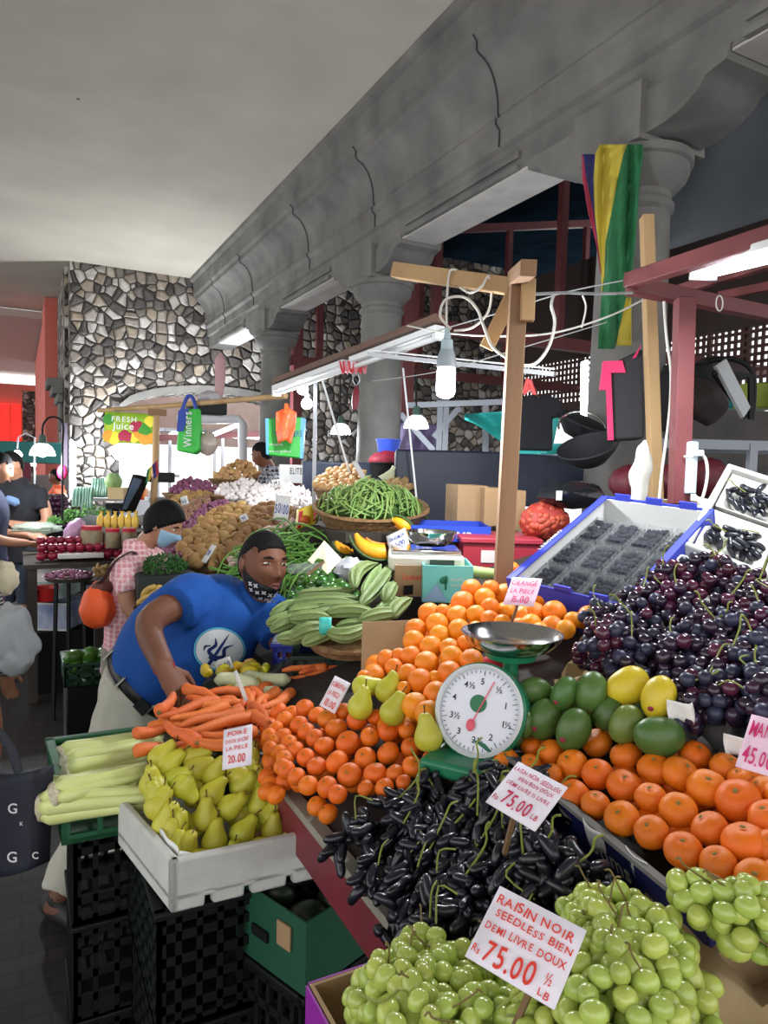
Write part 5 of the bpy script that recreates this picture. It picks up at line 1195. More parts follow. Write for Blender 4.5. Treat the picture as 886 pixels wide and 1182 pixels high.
# yellow-green peppers, pale stalks and the blue crate behind the carrots
yp = M('yellow_pepper', (206, 178, 40), .35, rand=.14, hue=.04); yp_me = [stick_me('pepper', yp, .15, .22, 9), stick_me('pepper', yp, -.2, .26, 9)]
vp = plane3((240, 810, 2.0), (330, 800, 2.05), (290, 770, 2.25))
for i in range(24):
    x, y = rnd.uniform(228, 305), rnd.uniform(768, 800)
    between('chilli_pepper', yp_me, x, y, x+rnd.uniform(-12, 12), y+rnd.uniform(-10, 6), vp, .0, .07, 'small yellow-green pepper behind the carrots', 'yellow peppers behind the carrots', 'pepper', minlen=.03)
lk = M('pale_leek', (216, 218, 186), .5, noise=(14, (196, 204, 150), .2)); lk_me = [stick_me('leek', lk, .05, .1, 10)]
for i, (x0, y0, x1, y1) in enumerate(((248, 792, 300, 800), (280, 786, 335, 792), (270, 800, 325, 806))):
    between('leek', lk_me, x0, y0, x1, y1, vp, .02, .2, 'pale leek stalk lying behind the carrots, %s from the vendor' % ORD[i], 'leek stalks', 'leek')
single('sack_cloth', MB().prism([onp(x, y, *vp)-vp[1]*.03 for x, y in ((220, 805), (345, 812), (345, 770), (240, 765))], -Z0*.08), M('dark_cloth', (30, 34, 32), .9), 'dark liner under the peppers and leeks', 'liner')
A = D(314, 752, 2.3); crate('plastic_crate', 'blue slotted crate beside the vendor\'s far arm', M('blue_crate_plastic', (26, 44, 150), .5), A-Vector((0, 0, .14)), (.9, -.43, 0), (.43, .9, 0), .15, .25, .16, None, 3, 4)
A = D(338, 752, 2.12); crate('plastic_crate', 'dark green slotted crate holding carrots under the luffa basket', M('bottle_green_plastic', (18, 44, 34), .5), A-Vector((0, 0, .17)), (.92, -.38, 0), (.38, .92, 0), .24, .22, .15, None, 3, 6)
for k in range(7):
    p = D(352+k*9, 768+rnd.uniform(-6, 6), 2.13)+Vector((0, 0, -.02)); put('carrot', rnd.choice(car_me), p, align((.8, -.3+rnd.uniform(-.6, .6), .1), 'Z'), (.13, .13, .07), None, 'carrot lying in the dark green crate under the luffas', 'carrot', 'carrots in the dark green crate')
# --- celery crate
crate('plastic_crate', 'green crate of celery behind the pears', M('green_plastic', (30, 92, 56), .5), (.085, 1.76, .775), (1, -.03, 0), (-.05, 1, 0), .42, .36, .125, None, 2, 5)
for i, z in enumerate((.51, .25, 0)):
    crate('plastic_crate', ('black crate directly under the celery crate', 'black crate in the middle of the stack under the celery', 'black crate on the floor under the celery')[i], blackplastic, (.115, 1.84, z+.01), (1, 0, 0), (0, 1, 0), .36, .28, .25, 'black crates under the celery')
def celery_me(seed):
    mb = MB(); r = random.Random(seed)
    for k in range(6):
        a = 2*PI*k/6; c, s = math.cos(a), math.sin(a); w = r.uniform(.8, 1.1)
        mb.ring([(c*.10, s*.10, -.95), (c*.13, s*.13, -.8), (c*.11, s*.11, -.3), (c*.10, s*.10, .3), (c*.085, s*.085, .9), (c*.08, s*.08, 1.0+r.uniform(-.06, .1))], [.07*w, .10*w, .085*w, .07*w, .06*w, .03], 9, side=(c, s, 0))
    mb.ring([(0, 0, -.9), (0, 0, 1)], [.1, .09], 8)
    return mb.mesh('celery', celm, sharp=180), MB().ball((0, 0, -.97), (.17, .17, .10), 12, 8, fn=lambda d, q: q*(1+.2*mnoise.noise(d*3))).mesh('root_end', celr)
cels = [celery_me(i) for i in range(3)]
clp = plane3((80, 905, 1.68), (170, 905, 1.66), (130, 870, 1.90))
for i, (x0, y0, x1, y1, lab) in enumerate(((80, 872, 168, 853, 'celery bunch at the back of the green crate'), (74, 888, 186, 858, 'long celery bunch, second from the back of the green crate'), (86, 896, 182, 872, 'celery bunch in the middle of the green crate'), (92, 910, 160, 893, 'celery bunch nearest the front of the green crate'), (70, 903, 130, 900, 'celery bunch low at the aisle end of the green crate'), (78, 914, 150, 908, 'celery bunch low at the front of the green crate'))):
    me, rt = cels[i % 3]; a, b = onp(x0, y0, *clp), onp(x1, y1, *clp)
    if i > 3: a -= Z0*.03; b -= Z0*.03
    o = put('celery', me, (a+b)/2, align(b-a, 'Z', i), (.215, .17, max(.13, (b-a).length/2)), None, lab, 'celery'); put('root_end', rt, (0, 0, 0), None, 1, o)
# --- green peppers in the crate by the vendor's back
A = onz(74, 772, .62); crate('plastic_crate', 'dark green crate of green peppers by the vendor\'s back', M('green_plastic_dark', (24, 62, 42), .5), A-Vector((0, 0, .10)), (1, 0, 0), (0, 1, 0), .34, .3, .11, None, 2, 5)
gpm = M('green_pepper', (62, 116, 40), .3, rand=.2, hue=.01); gp_me = lump('pepper', gpm, (1, 1, 1.25), .25, 1.6)
for k in range(14): put('green_pepper', rnd.choice(gp_me), A+Vector((.05+.075*(k % 4)+rnd.uniform(-.01, .01), .05+.08*(k//4 % 3), .0+(.045 if k > 11 else 0))), rq(), rnd.uniform(.034, .042), None, 'green pepper in the dark green crate by the vendor\'s back', 'pepper', 'green peppers by the vendor\'s back')
for i, z in enumerate((.26, .0)): single('plastic_crate', MB().box((A.x+.17, A.y+.15, z+.13), (.32, .28, .25)), blackplastic, ('black crate under the green pepper crate', 'black crate on the floor under the green peppers')[i], 'crate', bev=.01)
# --- ridge gourds (luffas)
def luffa_me(seed):
    c = (.04, .10, .24)[seed % 3]
    return MB().ring([(c*(1-u*u), 0, u) for u in (-1, -.95, -.75, -.4, 0, .4, .7, .88, .97, 1.04)], [.03, .07, .125, .155, .16, .145, .11, .06, .035, .03], 40, side=(1, 0, 0), fn=lambda a, u: 1+.24*(1-abs(math.sin(4*a)))**1.5-.08).mesh('ridge_gourd', lufm, sharp=35)
luf = [luffa_me(i) for i in range(4)]
lp = plane3((340, 742, 2.02), (460, 742, 1.98), (400, 690, 2.26))
LF = [(340,865,600,868,1),(180,892,335,882,1),(250,885,345,858,1),(185,792,500,782,1),(200,762,480,742,1),(160,852,340,832,1),(150,822,480,802,1),(520,855,680,640,2),(600,872,722,790,1),(690,867,762,800,1),(650,832,692,750,2),(380,952,512,930,1),(200,955,300,930,0),(150,948,225,930,0),(280,962,335,940,0),(540,802,620,650,2),(490,765,600,640,2),(80,872,170,842,0),(90,832,180,792,0),(300,840,560,822,1),(420,905,560,900,0),(330,905,200,915,0),(560,890,660,870,1),(110,905,190,880,0)]
for i, (x0, y0, x1, y1, k) in enumerate(LF):
    o = between('ridge_gourd', luf, 300+x0/4.43, 520+y0/4.43, 300+x1/4.43, 520+y1/4.43, lp, (.0, .02, .045)[k], .128, {7: 'longest ridge gourd, standing up across the back of its heap', 0: 'ridge gourd with sharp pale ridges lying along the front of the heap', 11: 'ridge gourd at the front beside the cardboard sheet'}.get(i, 'ribbed green ridge gourd heaped in the basket by the vendor'), 'ridge gourds in the basket', 'ridge gourd', minlen=.06)
p = onp(377, 735, *lp)+lp[1]*.035
single('teal_tape', MB().grid(lambda a, b: p+RT*(.035*(a-.5))-UP*(.05*(b-.5))-FW*.012*math.cos((b-.5)*3), 4, 8), M('teal_tape', (70, 196, 186), .4), 'teal tape band round the gourds', 'tape', thick=.001)
wicker('shallow wicker basket under the ridge gourds', onp(405, 722, *lp)-lp[1]*.06, .13, .10, .035, lp[1], 1.12)
# --- limes
lmp = plane3((325, 712, 2.30), (395, 695, 2.30), (360, 662, 2.55))
heap('lime', lim_me, [(330, 716), (333, 694), (344, 672), (375, 660), (402, 678), (412, 690), (350, 706), (340, 716)], lmp, 70, .021, 'glossy green lime in the pile behind the ridge gourds', 'limes behind the ridge gourds', 'lime', 1.5, base=M('dark_liner', (28, 34, 28), .9), baselabel='dark liner under the limes')
# --- long beans behind the vendor's head
def strands(name, mat, poly, pl, n, lenr, thick, label, group, cat, dirs, bulge=.0, seed=2, stuff=60):
    r = random.Random(seed); xs = [p[0] for p in poly]; ys = [p[1] for p in poly]; P0, N0 = pl; k = 0
    mes = []
    for i in range(5):
        c = [.28, -.2, .4, .1, -.35][i]
        mes.append(MB().ring([(c*(1-u*u), .12*math.sin(3*u+i), u) for u in (-1, -.7, -.35, 0, .35, .7, 1)], [.4, 1, 1.05, 1, 1.05, .95, .3] if False else [thick*.4, thick, thick*1.05, thick, thick*1.05, thick*.9, thick*.3], 5, side=(1, 0, 0)).mesh(name, mat, sharp=180))
    for v in mes: pass
    base = MB(); c0 = Vector(onp(sum(xs)/len(xs), sum(ys)/len(ys), P0, N0))
    tr = 0
    while k < n+stuff and tr < 20000:
        tr += 1; x, y = r.uniform(min(xs), max(xs)), r.uniform(min(ys), max(ys))
        if not inpoly(x, y, poly): continue
        p = onp(x, y, P0, N0); e1 = N0.cross(FW).normalized(); e2 = N0.cross(e1)
        a = r.choice(dirs)+r.uniform(-.5, .5); d = e1*math.cos(a)+e2*math.sin(a)+N0*r.uniform(-.15, .15); L = r.uniform(*lenr)/2
        deep = k >= n
        q = align(d, 'Z', r.uniform(0, 6)); p2 = p-N0*(r.uniform(.012, .03) if deep else r.uniform(-.008, .01))
        if not deep: put(name, r.choice(mes), p2, q, (L, L, L), None, label, cat, group)
        else:
            R = q.to_matrix(); base.ring([p2+R @ Vector((.2*(1-u*u)*L, 0, u*L)) for u in (-1, -.3, .3, 1)], thick*L*1.2, 5)
        k += 1
    single(group.split()[0]+'_beans' if False else 'beans', base, mat, 'beans lying deeper inside the '+group, 'beans')['kind'] = 'stuff'
bl = plane3((300, 665, 2.78), (375, 650, 2.85), (330, 608, 3.15))
strands('long_bean', lbeanm, [(268, 655), (290, 632), (315, 612), (350, 614), (372, 640), (374, 660), (330, 670), (280, 668)], bl, 110, (.16, .34), .030, 'long green bean in the heap behind the vendor\'s head', 'heap of long beans behind the vendor', 'bean', (0.3, 1.2, 2.2), seed=3)
single('sack_cloth', MB().prism([onp(x, y, *bl)-bl[1]*.035 for x, y in ((275, 660), (315, 618), (352, 618), (372, 656), (330, 668))], -Z0*.06), M('green_liner', (44, 62, 34), .9), 'green sacking under the long beans', 'sacking')
# --- beans in the wide basket
bc = D(428, 600, 3.1); bb_ = plane3((375, 604, 3.0), (480, 590, 3.0), (428, 556, 3.2))
wicker('wide woven basket heaped with green beans', bc-Vector((0, 0, .03)), .19, .17, .09, (Z0*1-FW*.22).normalized(), 1.32)
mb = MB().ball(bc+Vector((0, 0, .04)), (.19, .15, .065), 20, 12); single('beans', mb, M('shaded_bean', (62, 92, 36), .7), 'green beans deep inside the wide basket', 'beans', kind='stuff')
r = random.Random(9); bme = []
for i in range(5): bme.append(stick_me('green_bean', beanm, [.2, -.25, .35, .1, -.4][i], .06, 6))
for k in range(290):
    a = r.uniform(0, 2*PI); u = math.sqrt(r.random()); x, y = .225*u*math.cos(a), .19*u*math.sin(a); z = .105*(1-u**1.5)+.05
    p = bc+R0*x+F0*y+Vector((0, 0, z+.0)); nn = (R0*x*1.6+F0*y*1.6+Z0*.14).normalized()
    d = nn.cross(Vector((r.gauss(0, 1), r.gauss(0, 1), r.gauss(0, 1)))).normalized(); d += Vector((.2, 0, -.1))
    put('green_bean', r.choice(bme), p, align(d, 'Z', r.uniform(0, 6)), r.uniform(.05, .08), None, 'slender green bean heaped in the wide woven basket', 'bean', 'green beans in the wide basket')
# support under that basket
single('stall_shelf', MB().box(bc+Vector((.1, .1, -.055)), (.62, .6, .04)), board, 'dark board under the wide bean basket', 'shelf')
single('stall_trestle', MB().box(bc+Vector((.15, .15, -.78)), (.3, .3, 1.4)), M('dark_box', (26, 26, 30), .8), 'dark box carrying the bean basket shelf', 'box')
# --- pumpkin
def slice_(lab, c, R_, th, a0, a1, q):
    c = Vector(c); t = thing('pumpkin_slice', lab, 'pumpkin', c, 'cut pumpkin slices'); Rm = q.to_matrix()
    def P(r, a, w): return Rm @ Vector((r*math.cos(a), w, r*math.sin(a)))
    fl, sd, rd = MB(), MB(), MB(); n = 16
    fl.ring([P(R_*.74, a0+(a1-a0)*i/n, 0) for i in range(n+1)], [(R_*.25*math.sin(PI*(i+.4)/(n+.8))+.004, th*math.sin(PI*(i+.6)/(n+1.2))) for i in range(n+1)], 12, side=P(1, a0, 0))
    rd.ring([P(R_*.93, a0+(a1-a0)*i/n, 0) for i in range(n+1)], [(R_*.07*math.sin(PI*(i+.4)/(n+.8))+.003, th*.96*math.sin(PI*(i+.6)/(n+1.2))) for i in range(n+1)], 12, side=P(1, a0, 0))
    sd.ring([P(R_*.52, a0+(a1-a0)*(.15+.7*i/n), 0) for i in range(n+1)], [(R_*.06*math.sin(PI*(i+.4)/(n+.8))+.002, th*.5*math.sin(PI*(i+.6)/(n+1.2))) for i in range(n+1)], 8, side=P(1, a0, 0))
    fl.build('flesh', pump, t, W=False); rd.build('rind', pumpr, t, W=False); sd.build('seed_bed', pumps, t, W=False)
qf = Matrix((RT, FW, UP)).transposed().to_quaternion()
slice_('small pumpkin wedge nearest the long beans', D(402, 622, 2.75), .065, .03, PI*1.05, PI*1.62, qf)
slice_('large pumpkin wedge with a price paper on it', D(440, 608, 2.68), .135, .045, PI*1.08, PI*1.85, qf)
slice_('pumpkin wedge standing upright behind the digital scale', D(452, 622, 2.78), .10, .035, PI*.02, PI*.5, qf)
sign('white price paper with blue writing laid on the pumpkin', *cor((440, 622, 2.66), (462, 612, 2.64), (450, 640, 2.60)), [('GIRAUMON', .1, .6, .22, .8), ('25.00', .15, .15, .3, .7)], whitec, inkblue, None, seed=11)
# folded card with a hole, on a stick
t = thing('card_marker', 'cream card with a torn hole on a stick over the limes', 'card', D(352, 660, 2.4))
mb = MB(); E1 = (D(374, 624, 2.45), D(394, 645, 2.42), D(378, 663, 2.36), D(355, 647, 2.40)); cc = sum(E1, Vector())/4
mb.prism([E1[0], E1[1], E1[2], D(371, 656, 2.38), D(374, 646, 2.40), D(366, 644, 2.41), D(361, 651, 2.39), E1[3]], FW*.003); mb.build('card', M('cream_card', (214, 208, 178), .8), t)
MB().bar(D(354, 664, 2.36), D(374, 648, 2.38), .008).build('stick', stickm, t)
single('plastic_bottle', MB().ring([D(332, 657, 2.6), D(335, 656.5, 2.6), D(368, 655, 2.6), D(378, 660, 2.6), D(380, 661, 2.6)], [.015, .02, .021, .010, .010], 12), clearp, 'clear plastic bottle lying behind the limes', 'bottle')
single('plastic_bag', MB().ball(D(404, 657, 2.5), (.055, .05, .04), 18, 12, fn=lambda d, q: q*(1+.35*mnoise.noise(d*2.2))), M('grey_white_bag', (176, 178, 184), .4, bump=(14, .5)), 'crumpled grey-white bag below the pumpkin', 'bag')
# --- cartons, digital scale
def block(name, lab, cat, px0, py0, px1, py1, d, dep, mat, yaw=0, bev=.004, group=None):
    """box whose camera-facing side spans the given corners at distance d"""
    a, b = D(px0, py1, d), D(px1, py1, d); h = (D(px0, py0, d)-a).z; ux = (b-a); ux.z = 0; L = ux.length; ux.normalize(); uy = Vector((-ux.y, ux.x, 0))
    if uy.dot(FW) < 0: uy = -uy
    if yaw: q = Quaternion((0, 0, 1), yaw); ux = q @ ux; uy = q @ uy
    t = thing(name, lab, cat, a, group); o = a
    open_box(o, ux, uy, Z0, L, dep, h, .006, 'abcde').build('body', mat, t, bev=0)
    return t, o, ux, uy, L, h
teal = M('teal_print', (92, 190, 184), .6, noise=(5, (120, 204, 198), .2))
t, o, ux, uy, L, h = block('vegetable_carton', 'teal printed carton with a zucchini across its top', 'carton', 487, 652, 545, 695, 2.25, .22, teal)
lt = MB(); lt.ball(o+ux*(L*.45)+Z0*(h*.62)-uy*.002, (.022, .002, .014), 14, 8); lt.bar(o+ux*(L*.45)+Z0*(h*.35)-uy*.002, o+ux*(L*.45)+Z0*(h*.7)-uy*.002, .012, .002); lt.build('palm_print', M('print_green', (24, 110, 84), .6), t)
lt = MB(); lt.prism([o+Z0*.004-uy*.002, o+ux*(L*.28)+Z0*(h*.5)-uy*.002, o+ux*(L*.5)+Z0*.004-uy*.002], -uy*.001); lt.build('mountain_print', M('print_blue', (136, 178, 214), .6), t)
lt = MB(); lettering(lt, 'FRUITS', o+ux*(L*.55)+Z0*(h*.6)-uy*.002, ux, Z0, -uy, .012); lettering(lt, 'LEGUMES', o+ux*(L*.55)+Z0*(h*.45)-uy*.002, ux, Z0, -uy, .010); lt.build('lettering', whitec, t)
single('zucchini', MB().ring([D(526, 659, 2.3), D(528, 659, 2.3), D(545, 660, 2.3), D(572, 663, 2.3), D(575, 663, 2.3)], [.008, .017, .02, .018, .01], 12), M('zucchini_skin', (176, 200, 130), .4, noise=(30, (150, 184, 104), .2)), 'pale green zucchini lying across the teal carton', 'zucchini')
t, o, ux, uy, L, h = block('vegetable_carton', 'kraft carton printed in red script below the digital scale', 'carton', 455, 652, 487, 688, 2.3, .24, kraft)
lt = MB(); lettering(lt, 'Cocktail', o+ux*(L*.25)+Z0*(h*.55)-uy*.002, ux, Z0, -uy, .024, L*.7, .08); lt.build('lettering', inkred, t)
hh = MB().box(o+ux*L*.6+Z0*h*.22-uy*.001, (L*.6, .004, h*.3)); hh.build('hand_hole', blackplastic, t)
c = D(490, 646, 2.42)
t = thing('digital_scale', 'pale digital scale with a steel bowl and clear cover', 'scale', c)
Rs = Matrix((ux, uy, Z0)).transposed()
MB().box(c+Z0*.0, (.25, .22, .055), Rs).build('body', M('scale_cream', (206, 204, 190), .4), t, bev=.012)
MB().box(c+Z0*.035, (.23, .2, .014), Rs).build('platform', chrome, t, bev=.004)
MB().box(c-uy*.112-Z0*.0+ux*.05, (.08, .003, .03), Rs).build('display', M('scale_display', (62, 74, 62), .3), t)
MB().lathe([(.001, .0), (.05, .003), (.075, .022), (.085, .045), (.088, .046), (.079, .02), (.053, -.003), (.001, -.006)], 32, D(497, 625, 2.42)-Z0*.01).build('bowl', chrome, t)
t, o, ux, uy, L, h = block('plastic_crate', 'shallow bright blue crate with white lettering behind the digital scale', 'crate', 474, 606, 566, 624, 2.75, .3, M('blue_crate2', (28, 64, 178), .45))
lt = MB(); lettering(lt, 'MR', o+ux*(L*.56)+Z0*(h*.2)-uy*.002, ux, Z0, -uy, .04, .075, .1); lettering(lt, 'MR', o+ux*(L*.06)+Z0*(h*.2)-uy*.002, ux, Z0, -uy, .04, .075, .1, 5); lt.build('lettering', whitec, t)
t, o, ux, uy, L, h = block('plastic_crate', 'dull red crate behind the wooden post', 'crate', 534, 627, 622, 656, 2.6, .3, M('red_crate', (164, 40, 56), .5, noise=(6, (146, 36, 50), .2)))
lt = MB().box(o+ux*(L*.32)+Z0*(h*.5)-uy*.002, (.05, .002, .045), Matrix((ux, uy, Z0)).transposed()); lt.build('label', M('faded_label', (206, 196, 190), .8), t)
MB().box(o+ux*L*.5+uy*.15+Z0*(h+.012), (L+.02, .32, .02), Matrix((ux, uy, Z0)).transposed()).build('lid', M('red_lid', (158, 44, 60), .5), t, bev=.004)
single('trestle', MB().box(D(540, 700, 2.75)+Vector((.12, .2, -.40)), (.6, .5, 1.1)), M('dark_counter', (34, 32, 34), .8), 'dark counter under the crates behind the wooden post', 'counter')
for i, (a, b2, c2, d2, dd) in enumerate(((527, 560, 562, 606, 3.05), (558, 563, 584, 607, 3.0), (584, 566, 606, 612, 2.95))):
    block('kraft_carton', ('plain kraft carton, the one nearest the bean basket', 'narrow kraft carton just behind the wooden post', 'kraft carton between the wooden post and net of onions')[i], 'carton', a, b2, c2, d2, dd, .22, kraft, yaw=.15)
# net bag of onions
netm = M('red_net', (176, 58, 44), .6, noise=(50, (120, 34, 32), .1))
t = thing('onion_net', 'orange-red net sack full of onions beside the blueberries', 'net sack', D(628, 620, 2.7))
c = D(628, 602, 2.75); mb = MB()
mb.ball(c, (.10, .08, .075), 24, 16, fn=lambda d, q: q*(1+.08*abs(mnoise.noise(d*4)))); mb.build('sack', netm, t)
ok = [MB().ball((0, 0, 0), 1, 10, 7).mesh('onion', M('net_onion', (160, 62, 40), .5, rand=.2))]
for k in range(75):
    d = Vector((rnd.gauss(0, 1), rnd.gauss(0, 1), rnd.gauss(0, 1))).normalized(); d = d-FW*.6; d.normalize()
    put('onion', ok[0], c+Vector((d.x*.088, d.y*.070, d.z*.065)), None, .0175, None, 'onion inside the orange-red net sack', 'onion', 'onions in the red net sack')
# --- potatoes, garlic, onions and shallots further along
pp = plane3((225, 648, 3.35), (320, 600, 3.75), (265, 585, 4.1))
heap('potato', pot_me, [(205, 644), (214, 618), (245, 590), (268, 580), (300, 590), (312, 602), (292, 618), (275, 632), (266, 644), (240, 654)], pp, 95, .030, 'pale dusty potato in the long heap behind the vendor\'s shoulder', 'pale potatoes', 'potato', 1.35, base=sackm, baselabel='hessian under the pale potatoes')
pp2 = plane3((270, 630, 3.3), (330, 612, 3.5), (315, 583, 4.0))
heap('potato', sw_me, [(290, 590), (315, 582), (342, 592), (338, 604), (322, 611), (296, 624), (272, 640), (262, 640), (275, 620)], pp2, 62, .028, 'brown potato heaped beside the blue-lettered price card', 'brown potatoes', 'potato', 1.35, seed=4, base=sackm, baselabel='hessian under the brown potatoes')
gp = plane3((268, 650, 3.15), (312, 612, 3.5), (300, 610, 3.6))
pinkg = M('pink_garlic', (206, 172, 164), .6, rand=.14); pg_me = [MB().lathe([(.001, -.75), (.8, -.62), (1.05, -.1), (.85, .4), (.2, 1.05), (.15, 1.5), (.001, 1.55)], 10).mesh('garlic', pinkg, sharp=180)]
heap('garlic', pg_me, [(262, 650), (270, 634), (300, 614), (340, 600), (346, 604), (318, 618), (290, 634), (270, 654)], plane3((268, 650, 3.1), (340, 603, 3.45), (300, 614, 3.5)), 60, .017, 'small pink garlic bulb in the strip beside the potatoes', 'pink garlic strip', 'garlic', 1.3, base=sackm, baselabel='hessian under the pink garlic')
gl1 = plane3((255, 570, 4.9), (305, 568, 4.8), (280, 555, 5.2)); gl2 = plane3((290, 584, 4.3), (368, 584, 4.3), (330, 560, 4.7))
for pl, poly, n, gr, bc2, rx in ((gl1, [(248, 570), (256, 560), (276, 554), (298, 556), (312, 566), (290, 576), (262, 575)], 62, 'garlic in the basket nearer the stone arch', D(278, 572, 5.0), .20), (gl2, [(284, 582), (288, 572), (304, 562), (330, 557), (352, 566), (369, 577), (362, 584), (330, 588), (300, 588)], 110, 'garlic in the basket nearer the vendor', D(327, 587, 4.45), .23)):
    heap('garlic', gar_me, poly, pl, n, .021, 'white garlic bulb, '+gr, gr, 'garlic', 1.25, rot=lambda r: align(Vector((r.uniform(-.7, .7), r.uniform(-.7, .7), .8)), 'Z'), base=M('pale_cloth', (186, 178, 172), .9), baselabel='pale cloth under the '+gr)
    wicker('flat wicker basket of white garlic, the one nearer %s' % ('the stone arch' if rx == .20 else 'the vendor'), bc2-Vector((0, 0, .05)), rx, .2, .05, Z0, 1.15)
rp = plane3((190, 640, 3.6), (255, 582, 4.5), (225, 590, 4.5))
heap('red_onion', red_me, [(182, 642), (186, 624), (215, 602), (238, 580), (262, 578), (262, 586), (242, 600), (222, 616), (210, 632), (206, 646)], rp, 120, .019, 'small red onion in the purple strip between potatoes and shallots', 'red onions in the long strip', 'onion', 1.2, base=M('purple_cloth', (92, 56, 70), .9), baselabel='sacking under the red onions')
sp_ = plane3((185, 622, 3.9), (235, 585, 4.6), (215, 580, 4.7))
heap('shallot', sha_me, [(180, 628), (184, 606), (202, 592), (226, 576), (246, 572), (240, 580), (214, 602), (188, 624)], sp_, 100, .020, 'brown shallot in the strip beside the red onions', 'shallots in the long strip', 'shallot', 1.2, base=sackm, baselabel='hessian under the shallots')
heap('potato', pot_me, [(178, 606), (180, 594), (196, 580), (215, 570), (240, 568), (244, 573), (220, 580), (200, 594)], plane3((180, 600, 4.3), (235, 575, 5.0), (215, 570, 5.1)), 40, .030, 'potato at the head of the stall below the purple onion basket', 'potatoes at the head of the stall', 'potato', 1.3, base=sackm, baselabel='hessian under the potatoes at the head of the stall')
heap('red_onion', red_me, [(196, 568), (200, 560), (218, 552), (240, 556), (250, 564), (240, 570), (215, 571)], plane3((200, 568, 5.3), (245, 566, 5.3), (222, 553, 5.6)), 60, .021, 'small red onion in the round basket beyond the shallots', 'red onions in the round basket', 'onion', 1.2)
wicker('round basket of small red onions beyond the shallots', D(223, 572, 5.4)-Vector((0, 0, .05)), .18, .18, .06)
heap('onion', oni_me, [(247, 552), (252, 544), (272, 533), (290, 536), (302, 548), (280, 555)], plane3((250, 552, 6.2), (300, 550, 6.2), (275, 534, 6.5)), 46, .030, 'yellow onion in the basket beside the man in a plaid shirt', 'yellow onions by the plaid-shirted man', 'onion', 1.25)
wicker('round basket of yellow onions beside the man in a plaid shirt', D(274, 555, 6.3)-Vector((0, 0, .06)), .20, .2, .07)
heap('onion', oni_me, [(364, 561), (368, 551), (385, 541), (402, 538), (418, 546), (426, 558), (420, 564), (385, 565)], plane3((366, 563, 3.9), (424, 560, 3.9), (398, 540, 4.1)), 48, .026, 'pale brown onion in the basket behind the green beans', 'onions behind the green beans', 'onion', 1.25)
wicker('shallow wicker basket of pale brown onions behind the green beans', D(395, 567, 3.95)-Vector((0, 0, .05)), .135, .13, .055, Z0, 1.15)
heap('ginger', gin_me, [(438, 562), (446, 554), (455, 550), (468, 556), (474, 562), (455, 566)], plane3((438, 563, 3.8), (474, 563, 3.8), (455, 550, 3.95)), 24, .022, 'knobbly ginger root in the basket below the red net bag', 'ginger roots in the small basket', 'ginger', 1.2)
wicker('small wicker basket of ginger below the red net bag', D(456, 569, 3.85)-Vector((0, 0, .05)), .085, .08, .05, Z0, 1.2)
single('plastic_bag', MB().ring(smooth_path([D(443, 556, 3.9), D(450, 548, 3.9), D(453, 542, 3.9), D(455, 538, 3.9)], 4), [.045, .04, .036, .03, .028, .024, .02, .016, .013, .012, .012, .012, .010], 14), M('greenish_bag', (206, 212, 178), .3, alpha=.75), 'knotted pale plastic bag standing on the ginger', 'bag')
# price cards on the vegetables
sign('white price card with tall blue figures among the potatoes', *cor((314, 571, 3.5), (331, 573, 3.5), (315, 600, 3.5)), [('50/00', .04, .3, .40, .92)], whitec, inkblue, (D(323, 598, 3.51), D(322, 612, 3.52)), seed=12)
sign('small white card lying on the pale potatoes, the higher one', *cor((276, 596, 3.6), (284, 592, 3.6), (279, 603, 3.6)), [('30', .15, .2, .5, .6)], whitec, inkblue, None, seed=13)
sign('small white card stuck edgewise low in the pale potatoes', *cor((238, 628, 3.25), (243, 630, 3.22), (232, 648, 3.2)), [('28', .1, .4, .3, .7)], whitec, inkblue, None, seed=14)
sign('white card with faint figures on the shallots', *cor((212, 574, 4.3), (220, 572, 4.3), (210, 584, 4.3)), [('60', .1, .3, .4, .7)], whitec, inkblue, None, seed=15)
sign('white card with black figures standing behind the white garlic', *cor((314, 554, 4.6), (325, 553, 4.6), (314, 561, 4.6)), [('140', .1, .2, .6, .8)], whitec, ink, None, seed=16)
sign('white card on edge standing in the brown onions', *cor((419, 530, 3.8), (424, 527, 3.8), (419, 556, 3.8)), [], whitec, inkblue, None, seed=17)
sign('white card with blue writing among the peppers behind the carrots', *cor((256, 764, 2.2), (274, 757, 2.2), (252, 778, 2.2)), [('10.00', .1, .3, .4, .8)], whitec, inkblue, None, seed=18)
sign('thin bent card standing edge on among the carrots', *cor((297, 774, 1.9), (301, 772, 1.9), (282, 810, 1.88)), [], whitec, inkblue, None, seed=19)
# printed yellow bag
t = thing('printed_bag', 'yellow and red printed bag between the potatoes and beans', 'bag', D(350, 606, 3.2))
mb = MB().grid(lambda a, b: D(340+26*a+3*b, 612-24*b-8*a, 3.2-.05*math.sin(PI*a)), 10, 8); mb.build('body', M('yellow_bag', (236, 206, 50), .35, bump=(16, .5)), t, thick=.003)
st = MB()
for x, y, r_ in ((352, 600, .026),): st.ball(D(x, y, 3.13), (r_, .01, r_*.8), 12, 8)
st.build('tomato_print', M('tomato_print', (224, 110, 50), .4), t)
st = MB().grid(lambda a, b: D(343+4*a+2*b, 611-20*b-2*a, 3.16), 4, 6).grid(lambda a, b: D(361+4*a+2*b, 602-16*b-2*a, 3.15), 4, 6); st.build('red_band', M('red_band', (206, 34, 62), .4), t, thick=.003)
